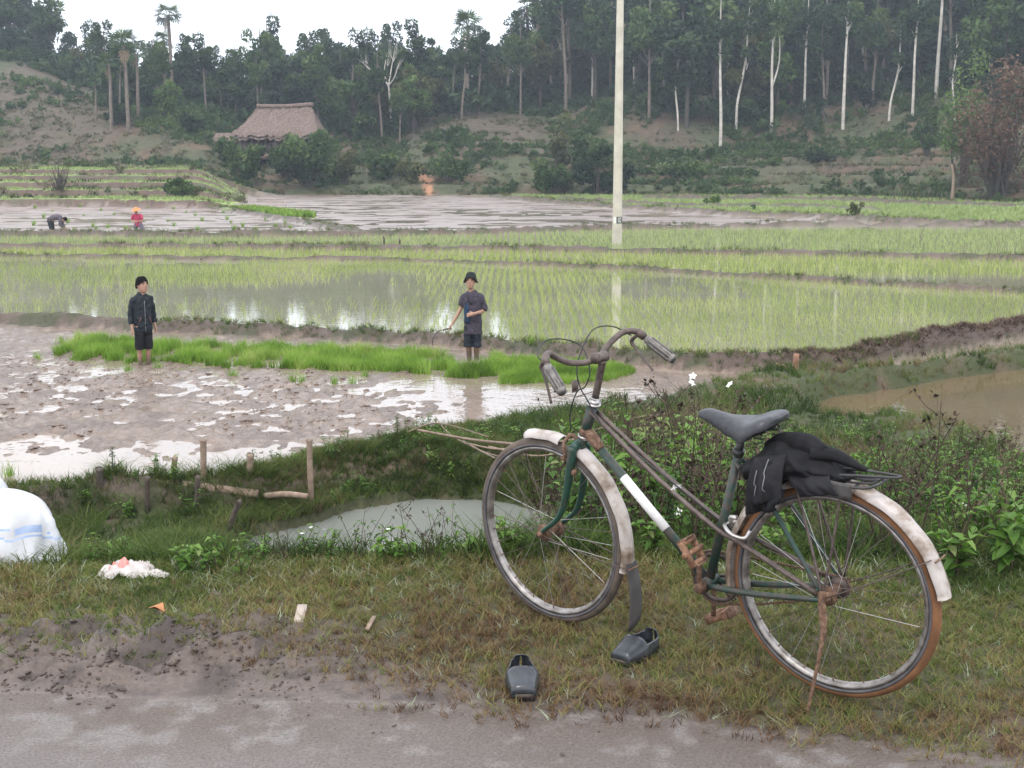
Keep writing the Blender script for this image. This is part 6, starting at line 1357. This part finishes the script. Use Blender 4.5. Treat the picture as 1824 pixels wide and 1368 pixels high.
def hand(mb, w, d, la, curl, s=1.0, bend=.6):
    "palm and five separate fingers; w wrist, d hand direction, la across the palm (index to little), curl direction the fingers bend to"
    w, d, la, c = (np.array(v, float) for v in (w, d, la, curl)); d /= np.linalg.norm(d); la /= np.linalg.norm(la); c /= np.linalg.norm(c)
    addtube(mb, [w - d * .02 * s, w + d * .03 * s, w + d * .075 * s], np.array([.022, .026, .026]) * s, 10, True, 3, flat=1.45, up=la) if False else addtube(mb, [w - d * .02 * s, w + d * .03 * s, w + d * .078 * s], np.array([.018, .019, .016]) * s, 10, True, 3, flat=1.9, up=la)
    for i, (o, L) in enumerate(((-.030, .070), (-.010, .080), (.011, .074), (.030, .056))):
        b = w + d * .07 * s + la * o * s; k1 = b + (d * cos(bend * .5) + c * sin(bend * .5)) * L * .45 * s; k2 = k1 + (d * cos(bend * 1.2) + c * sin(bend * 1.2)) * L * .32 * s; k3 = k2 + (d * cos(bend * 1.9) + c * sin(bend * 1.9)) * L * .25 * s
        addtube(mb, [b, k1, k2, k3], np.array([.0095, .0088, .008, .0065]) * s, 7)
    b = w + d * .02 * s - la * .028 * s; t1 = b + (d * .6 - la * .7 + c * .25) * .035 * s; addtube(mb, [b, t1, t1 + (d * .9 - la * .15 + c * .4) * .032 * s], np.array([.0115, .0105, .008]) * s, 7)
def head(mb, M, s=1.0):
    R_ = [(0, -.045, -.112, .022, .026), (0, -.038, -.100, .040, .045), (0, -.022, -.070, .056, .068), (0, -.010, -.030, .067, .085), (0, 0, .010, .073, .091), (0, .004, .045, .075, .094), (0, .006, .078, .067, .084), (0, .006, .100, .048, .060), (0, .006, .112, .016, .022)]
    loft(mb, [(a * s, b * s, c * s, d * s, e * s) for a, b, c, d, e in R_], M)
    f = lambda *p: np.array(M @ Vector([q * s for q in p]))
    addtube(mb, [f(0, .022, -.18), f(0, .016, -.10), f(0, .01, -.05)], np.array([.052, .047, .05]) * s, 12)
    addtube(mb, [f(0, -.090, .018), f(0, -.104, -.012), f(0, -.098, -.026)], np.array([.007, .012, .010]) * s, 8)
    for q in (-1, 1):
        addtube(mb, [f(q * .072, .006, .022), f(q * .080, .010, .0), f(q * .073, .0, -.026)], np.array([.008, .013, .007]) * s, 7, flat=.6)
        addtube(mb, [f(q * .012, -.090, .030), f(q * .045, -.080, .031)], np.array([.006, .006]) * s, 6); addtube(mb, [f(q * .014, -.082, -.006), f(q * .048, -.062, -.012)], np.array([.012, .014]) * s, 7)
    addtube(mb, [f(-.024, -.082, -.058), f(0, -.091, -.056), f(.024, -.082, -.058)], np.array([.004, .0075, .004]) * s, 7)
def face(t, M, s=1.0):
    f = lambda *p: np.array(M @ Vector([q * s for q in p]))
    me = simple('dark_eye', [(.3, (.02, .014, .012)), (.7, (.05, .03, .025))], 4, .3, 0); ml = simple('lip', [(.3, (.26, .10, .085)), (.7, (.32, .14, .12))], 8, .6, 0)
    for q in (-1, 1):
        e = MB(); addtube(e, [f(q * .018, -.0885, .010), f(q * .030, -.0875, .012), f(q * .042, -.080, .010)], np.array([.003, .0055, .003]) * s, 6); e.build('eye', me, t, True)
        e = MB(); addtube(e, [f(q * .012, -.0945, .031), f(q * .03, -.0925, .036), f(q * .048, -.082, .032)], np.array([.003, .0042, .002]) * s, 6); e.build('eyebrow', m_hair, t, True)
    e = MB(); addtube(e, [f(-.020, -.0865, -.0585), f(0, -.0975, -.057), f(.020, -.0865, -.0585)], np.array([.002, .004, .002]) * s, 6); e.build('lips', ml, t, True)
def dome(t, M, name, mat, low, top, rx, ry, s=1.0, rough_=.004, cy=.012, flare=0, seed=0):
    n, k = 14, 44; V = []
    for i in range(n):
        e = i / (n - 1) * pi / 2
        for j in range(k):
            a = 2 * pi * j / k; z0 = low(a); r = cos(e) ** .62 * (1 + flare * (1 - sin(e)) ** 4); w = 1 + rough_ * 6 * (float(vnoise(np.array(j * .9), np.array(i * .5), seed)) - .5)
            V.append(M @ Vector((rx * r * cos(a) * w * s, (cy + ry * r * sin(a) * w) * s, (z0 + (top - z0) * sin(e)) * s)))
    F = [(i * k + j, i * k + (j + 1) % k, (i + 1) * k + (j + 1) % k, (i + 1) * k + j) for i in range(n - 1) for j in range(k)]
    o = MB().add([tuple(v) for v in V], np.array(F)).build(name, mat, t, True); o.modifiers.new('t', 'SOLIDIFY').thickness = .008; return o
def limbt(mb, P, r, sm=4, n=12, **k): return addtube(mb, P, r, n, True, sm, **k)
def folds(o, s=.012, sc=.09):
    tx = D.textures.new('cloth_folds', 'CLOUDS'); tx.noise_scale = sc; m = o.modifiers.new('folds', 'DISPLACE'); m.texture = tx; m.strength = s * 2; m.mid_level = .5; return o
def slim(mb, f=.84, z0=1.14, z1=1.22):
    for V in mb.V: V[:, 0] *= f + (1 - f) * smooth(z0, z1, V[:, 2])
    return mb
def boy():
    x, y = at(258, 652, ZW); t = empty('person', (x, y, ZW - .12), 'young bareheaded person in a dark zipped jacket and black shorts standing in mud', 'person', 'people standing at the near seedling bed', radians(34))
    hM = Matrix.Translation((0.01, -.015, 1.378)) @ Matrix.Rotation(radians(14), 4, 'Z') @ Matrix.Rotation(radians(-7), 4, 'X')
    b = MB(); head(b, hM, 1.03); addtube(b, [(0, .01, .74), (0, .0, .95), (0, 0, 1.08), (0, .01, 1.20)], [.09, .076, .08, .045], 14, True, 3, flat=1.4, up=(1, 0, 0))
    for s in (-1, 1):
        limbt(b, [(s * .075, .0, .76), (s * .078, -.01 * s, .42), (s * .075, .02, .08), (s * .075, -.06, .05)], [.085, .052, .033, .03]); limbt(b, [(s * .065, -.005, .30), (s * .078, .03, .26)], [.04, .045])
        limbt(b, [(s * .145, .01, 1.13), (s * .205, .03, .94), (s * .215, -.03, .74)], [.036, .034, .023])
    hand(b, (.215, -.03, .74), (.15, -.2, -1), (0, 1, -.1), (-1, -.2, -.2), .92, .7); hand(b, (-.225, -.045, .73), (-.12, -.25, -1), (0, 1, -.1), (1, -.2, -.2), .92, .35)
    body = voxel(slim(b).build('body', m_skin, t, True), .006, 2); face(t, hM, 1.03)
    jk = MB(); addtube(jk, [(0, 0, .665), (0, .0, .72), (0, -.005, .92), (0, 0, 1.10), (0, .005, 1.19), (0, .008, 1.25)], [.118, .124, .117, .122, .098, .058], 20, True, 4, flat=1.36, up=(1, 0, 0))
    for s in (-1, 1): limbt(jk, [(s * .09, .005, 1.16), (s * .160, .01, 1.135), (s * .212, .035, .95), (s * .218, -.01, .79)], [.05, .056, .05, .043])
    addtube(jk, [(0, .01, 1.20), (0, .008, 1.275)], [.066, .062], 16, True); j = folds(voxel(slim(jk).build('jacket', fabric('dark_jacket_cloth', (.012, .017, .022), (.028, .034, .042)), t, True), .009, 2), .02, .07)
    z = MB(); addtube(z, [(.0, -.122, 1.15), (.0, -.126, 1.0), (.0, -.124, .85), (0, -.13, .68)], .004, 5, True, 3); z.build('zip', simple('grey_zip', [(.3, (.16, .16, .17)), (.7, (.3, .3, .3))], 30, .5, 0), t)
    for q in (-1, 1): z = MB(); addtube(z, [(q * .10, -.118, .80), (q * .065, -.128, .90)], .005, 5); z.build('pocket_edge', simple('dull_red_trim', [(.3, (.16, .05, .05)), (.7, (.24, .09, .09))], 30, .7, 0), t)
    sh = MB(); addtube(sh, [(0, 0, .64), (0, 0, .80)], [.112, .11], 16, True, flat=1.35, up=(1, 0, 0))
    for s in (-1, 1): limbt(sh, [(s * .07, 0, .70), (s * .08, -.005, .52), (s * .082, -.005, .385)], [.092, .086, .080])
    folds(voxel(slim(sh).build('shorts', fabric('black_shorts_cloth', (.009, .009, .011), (.02, .02, .024)), t, True), .009, 2), .012)
    dome(t, hM, 'hair', m_hair, lambda a: .056 - .09 * max(0, sin(a)) - .055 * abs(cos(a)) ** 1.5 + .006 * sin(a * 17), .130, .087, .104, 1.07, .012, .008)
boy()
def man():
    x, y = at(841, 643, ZW); t = empty('person', (x, y, ZW - .06), 'person in dark cap, open shirt and rolled trousers holding a sickle in the seedling bed', 'person', 'people standing at the near seedling bed', radians(-4))
    hM = Matrix.Translation((-.015, -.02, 1.325)) @ Matrix.Rotation(radians(-2), 4, 'Z') @ Matrix.Rotation(radians(-8), 4, 'X')
    b = MB(); head(b, hM, 1.0); addtube(b, [(0.02, .01, .70), (0.01, .0, .90), (0, 0, 1.03), (0, .01, 1.15)], [.09, .076, .08, .045], 14, True, 3, flat=1.4, up=(1, 0, 0))
    for s in (-1, 1): limbt(b, [(s * .075 + .02, .0, .70), (s * .08 + .01, -.02, .36), (s * .072 + .01, .03, .20), (s * .07 + .01, .03, .02), (s * .075, -.06, -.01)], [.07, .056, .052, .034, .03])
    limbt(b, [(-.15, .01, 1.07), (-.21, .02, .90), (-.36, -.10, .665)], [.036, .035, .024]); limbt(b, [(.155, .01, 1.07), (.222, .04, .88), (.10, -.17, .845), (.035, -.19, .835)], [.036, .036, .027, .023])
    hand(b, (-.36, -.10, .665), (-.7, -.4, -.75), (-.3, .8, -.2), (.45, -.3, -.8), .95, 1.1); hand(b, (.035, -.19, .835), (-1, -.1, -.18), (.0, -.3, -1), (0, .9, -.3), .95, .7)
    voxel(slim(b).build('body', m_skin, t, True), .006, 2); face(t, hM, 1.0)
    sh = MB(); addtube(sh, [(0.02, 0, .50), (0.02, .0, .60), (.015, 0, .85), (0, 0, 1.04), (0, .005, 1.13), (0, .008, 1.185)], [.128, .125, .120, .124, .098, .056], 20, True, 4, flat=1.36, up=(1, 0, 0))
    limbt(sh, [(-.09, .005, 1.10), (-.16, .01, 1.08), (-.205, .02, .94)], [.05, .058, .056]); limbt(sh, [(.09, .005, 1.10), (.165, .01, 1.08), (.225, .04, .93), (.222, .02, .875)], [.05, .058, .060, .062])
    folds(voxel(slim(sh).build('shirt', fabric('dark_mauve_shirt_cloth', (.038, .032, .046), (.075, .065, .085)), t, True), .009, 2), .022, .12)
    v = MB(); addtube(v, [(-.050, -.098, .68), (-.058, -.098, .80), (-.055, -.090, .95), (-.035, -.072, 1.07)], [.035, .056, .046, .012], 12, True, 4, flat=.55, up=(0, 1, 0)); v.build('blue_undershirt', fabric('blue_cloth', (.012, .03, .062), (.03, .06, .11)), t, True)
    for q, p in ((-1, ((-.02, -.118, .98), (-.05, -.09, 1.10), (-.05, -.02, 1.18))), (1, ((.0, -.118, .98), (.04, -.09, 1.10), (.05, -.02, 1.18)))): c = MB(); addtube(c, p, [.012, .018, .014], 8, True, 4); c.build('collar', fabric('collar_cloth', (.02, .018, .024), (.045, .04, .05)), t, True)
    tr = MB(); addtube(tr, [(.02, 0, .52), (.02, 0, .74)], [.112, .11], 16, True, flat=1.35, up=(1, 0, 0))
    for s in (-1, 1): limbt(tr, [(s * .075 + .015, 0, .62), (s * .083 + .015, -.012, .42), (s * .082 + .01, -.01, .33)], [.096, .084, .078]); addtube(tr, [(s * .082 + .01, -.01, .345), (s * .082 + .01, -.008, .290)], [.088, .088], 14)
    folds(voxel(slim(tr).build('trousers', fabric('dark_trouser_cloth', (.014, .016, .024), (.032, .036, .05)), t, True), .009, 1), .014)
    dome(t, hM, 'cap', fabric('black_cap_cloth', (.01, .012, .012), (.026, .03, .03), 40), lambda a: .060 - .065 * abs(cos(a)) ** 2 - .05 * max(0, sin(a)), .150, .092, .106, 1.03, .02, .006, .22, 4)
    # sickle: its own thing, held in the right hand
    k = link('sickle', None, None, 'curved sickle held low in the right hand of the person in the cap', 'sickle'); k.location = t.location; k.rotation_euler = t.rotation_euler
    g = MB(); addtube(g, [(-.310, -.14, .600), (-.385, -.165, .590), (-.44, -.18, .575)], [.013, .013, .011], 8, True, 3); link('handle', g.data('handle', m_staked, True), k)
    P = catmull([(-.44, -.18, .575), (-.52, -.20, .54), (-.575, -.21, .47), (-.595, -.21, .37), (-.588, -.21, .31)], 7); w = np.interp(np.linspace(0, 1, len(P)), [0, .2, .7, 1], [.012, .026, .024, .002]); V = []
    T = np.gradient(P, axis=0); T /= np.linalg.norm(T, axis=1)[:, None]; Nn = np.cross(T, (0, 1, 0))
    for p, nn, ww in zip(P, Nn, w): V += [tuple(p), tuple(p - nn * ww), tuple(p - nn * ww + (0, .003, 0)), tuple(p + np.array((0, .004, 0)))]
    F = [(i * 4 + j, i * 4 + (j + 1) % 4, (i + 1) * 4 + (j + 1) % 4, (i + 1) * 4 + j) for i in range(len(P) - 1) for j in range(4)]; link('blade', MB().add(V, np.array(F)).data('blade', simple('dull_blade', [(.3, (.10, .085, .075)), (.7, (.22, .2, .19))], 30, .4, .0005, metal=.6)), k)
man()
def far_people():
    G = 'workers bent over the far muddy field'
    x, y = at(247, 417, ZW); t = empty('person', (x, y, ZW - .18), 'worker in a pink shirt and orange hat stepping sideways in the far muddy field', 'person', G, radians(-12))
    hM = Matrix.Translation((-.03, -.08, 1.17)) @ Matrix.Rotation(radians(14), 4, 'X'); b = MB(); head(b, hM, .95); addtube(b, [(0, .02, .62), (-.01, 0, .80), (-.02, -.03, 1.0)], [.10, .095, .09], 12, True, 3, flat=1.35, up=(1, 0, 0))
    limbt(b, [(-.08, 0, .64), (-.10, -.04, .36), (-.07, .02, .0)], [.085, .055, .035]); limbt(b, [(.09, 0, .64), (.22, -.03, .40), (.42, .04, .16), (.50, .0, .10)], [.085, .055, .035, .03])
    limbt(b, [(-.19, -.02, .98), (-.25, -.05, .76), (-.10, -.24, .72)], [.045, .037, .025]); limbt(b, [(.15, -.02, .98), (.24, -.05, .78), (.06, -.24, .72)], [.045, .037, .025]); hand(b, (-.10, -.24, .72), (1, -.3, 0), (0, -.3, -1), (0, .8, -.5), 1, .6); hand(b, (.06, -.24, .72), (-1, -.3, .1), (0, -.3, -1), (0, .8, -.5), 1, .6)
    voxel(b.build('body', m_skin, t, True), .011, 1)
    s = MB(); addtube(s, [(0, .02, .52), (0, .02, .66), (-.015, -.01, .88), (-.02, -.03, 1.03)], [.135, .125, .12, .085], 14, True, 3, flat=1.35, up=(1, 0, 0)); limbt(s, [(-.10, -.02, .99), (-.20, -.03, .97), (-.25, -.05, .80)], [.065, .062, .055]); limbt(s, [(.08, -.02, .99), (.17, -.03, .97), (.23, -.05, .82)], [.065, .062, .055])
    folds(voxel(s.build('shirt', fabric('pink_cloth', (.32, .03, .075), (.50, .07, .14), 6), t, True), .014, 1), .02)
    s = MB(); addtube(s, [(0, .02, .50), (0, .01, .66)], .12, 12, flat=1.3, up=(1, 0, 0)); limbt(s, [(-.08, 0, .60), (-.10, -.04, .38), (-.09, 0, .20)], [.10, .08, .07]); limbt(s, [(.09, 0, .60), (.21, -.03, .42), (.34, .02, .25)], [.10, .08, .07]); voxel(s.build('trousers', fabric('grey_trouser_cloth', (.10, .085, .13), (.18, .15, .2), 6), t, True), .014, 1)
    dome(t, hM, 'hat', simple('orange_hat_cloth', [(.3, (.62, .16, .05)), (.7, (.8, .32, .14))], 10, .8, .002), lambda a: .035, .14, .095, .11, 1.05, .003, .01, 1.0)
    x, y = at(96, 415, ZW); t = empty('person', (x, y, ZW - .22), 'worker in grey bending far forward to plant in the far muddy field', 'person', G, 0)
    hM = Matrix.Translation((.50, -.02, .80)) @ Matrix.Rotation(radians(90), 4, 'Z') @ Matrix.Rotation(radians(65), 4, 'X'); b = MB(); head(b, hM, .95); U_ = (0, 1, 0)
    addtube(b, [(-.10, 0, .78), (.10, 0, .88), (.34, 0, .84)], [.11, .10, .09], 12, True, 3, flat=1.3, up=U_)
    for q in (-1, 1): limbt(b, [(-.12, q * .08, .78), (-.06, q * .09, .42), (-.07, q * .09, .02)], [.09, .058, .038]); limbt(b, [(.33, q * .14, .84), (.36, q * .16, .60), (.52, q * .08, .36)], [.045, .037, .025]); hand(b, (.52, q * .08, .36), (.5, 0, -1), (0, q, 0), (-1, 0, -.3), 1, .6)
    voxel(b.build('body', m_skin, t, True), .011, 1)
    s = MB(); addtube(s, [(-.14, 0, .80), (.0, 0, .87), (.18, 0, .905), (.36, 0, .85)], [.115, .125, .13, .10], 14, True, 3, flat=1.3, up=U_)
    for q in (-1, 1): limbt(s, [(.30, q * .10, .86), (.34, q * .15, .78), (.36, q * .16, .58), (.44, q * .12, .48)], [.07, .068, .06, .055])
    folds(voxel(s.build('shirt', fabric('grey_purple_cloth', (.07, .06, .075), (.13, .115, .13), 6), t, True), .014, 1), .02)
    s = MB(); addtube(s, [(-.17, 0, .70), (-.10, 0, .84)], [.11, .12], 12, flat=1.3, up=U_)
    for q in (-1, 1): limbt(s, [(-.13, q * .07, .76), (-.09, q * .09, .55), (-.07, q * .09, .38)], [.115, .10, .085])
    voxel(s.build('trousers', fabric('dark_short_cloth', (.018, .022, .026), (.04, .045, .05), 6), t, True), .014, 1)
    dome(t, hM, 'hair', m_hair, lambda a: .030 - .06 * max(0, sin(a)) - .03 * abs(cos(a)), .126, .083, .10, .98, .01, .008)
far_people()

# ================================================================== HAZE
def haze():
    m = D.materials.new('valley_haze'); m.use_nodes = True; nt = m.node_tree; nt.nodes.clear(); o = nt.nodes.new('ShaderNodeOutputMaterial'); v = nt.nodes.new('ShaderNodeVolumePrincipled')
    v.inputs['Color'].default_value = (.76, .87, 1.0, 1); v.inputs['Density'].default_value = HAZE; v.inputs['Anisotropy'].default_value = .1; nt.links.new(v.outputs[0], o.inputs['Volume'])
    b = MB(); boxm(b, (0, 165, 38), (520, 350, 84)); b.build('haze', m, None, kind='stuff')
HAZE = .00062
haze()
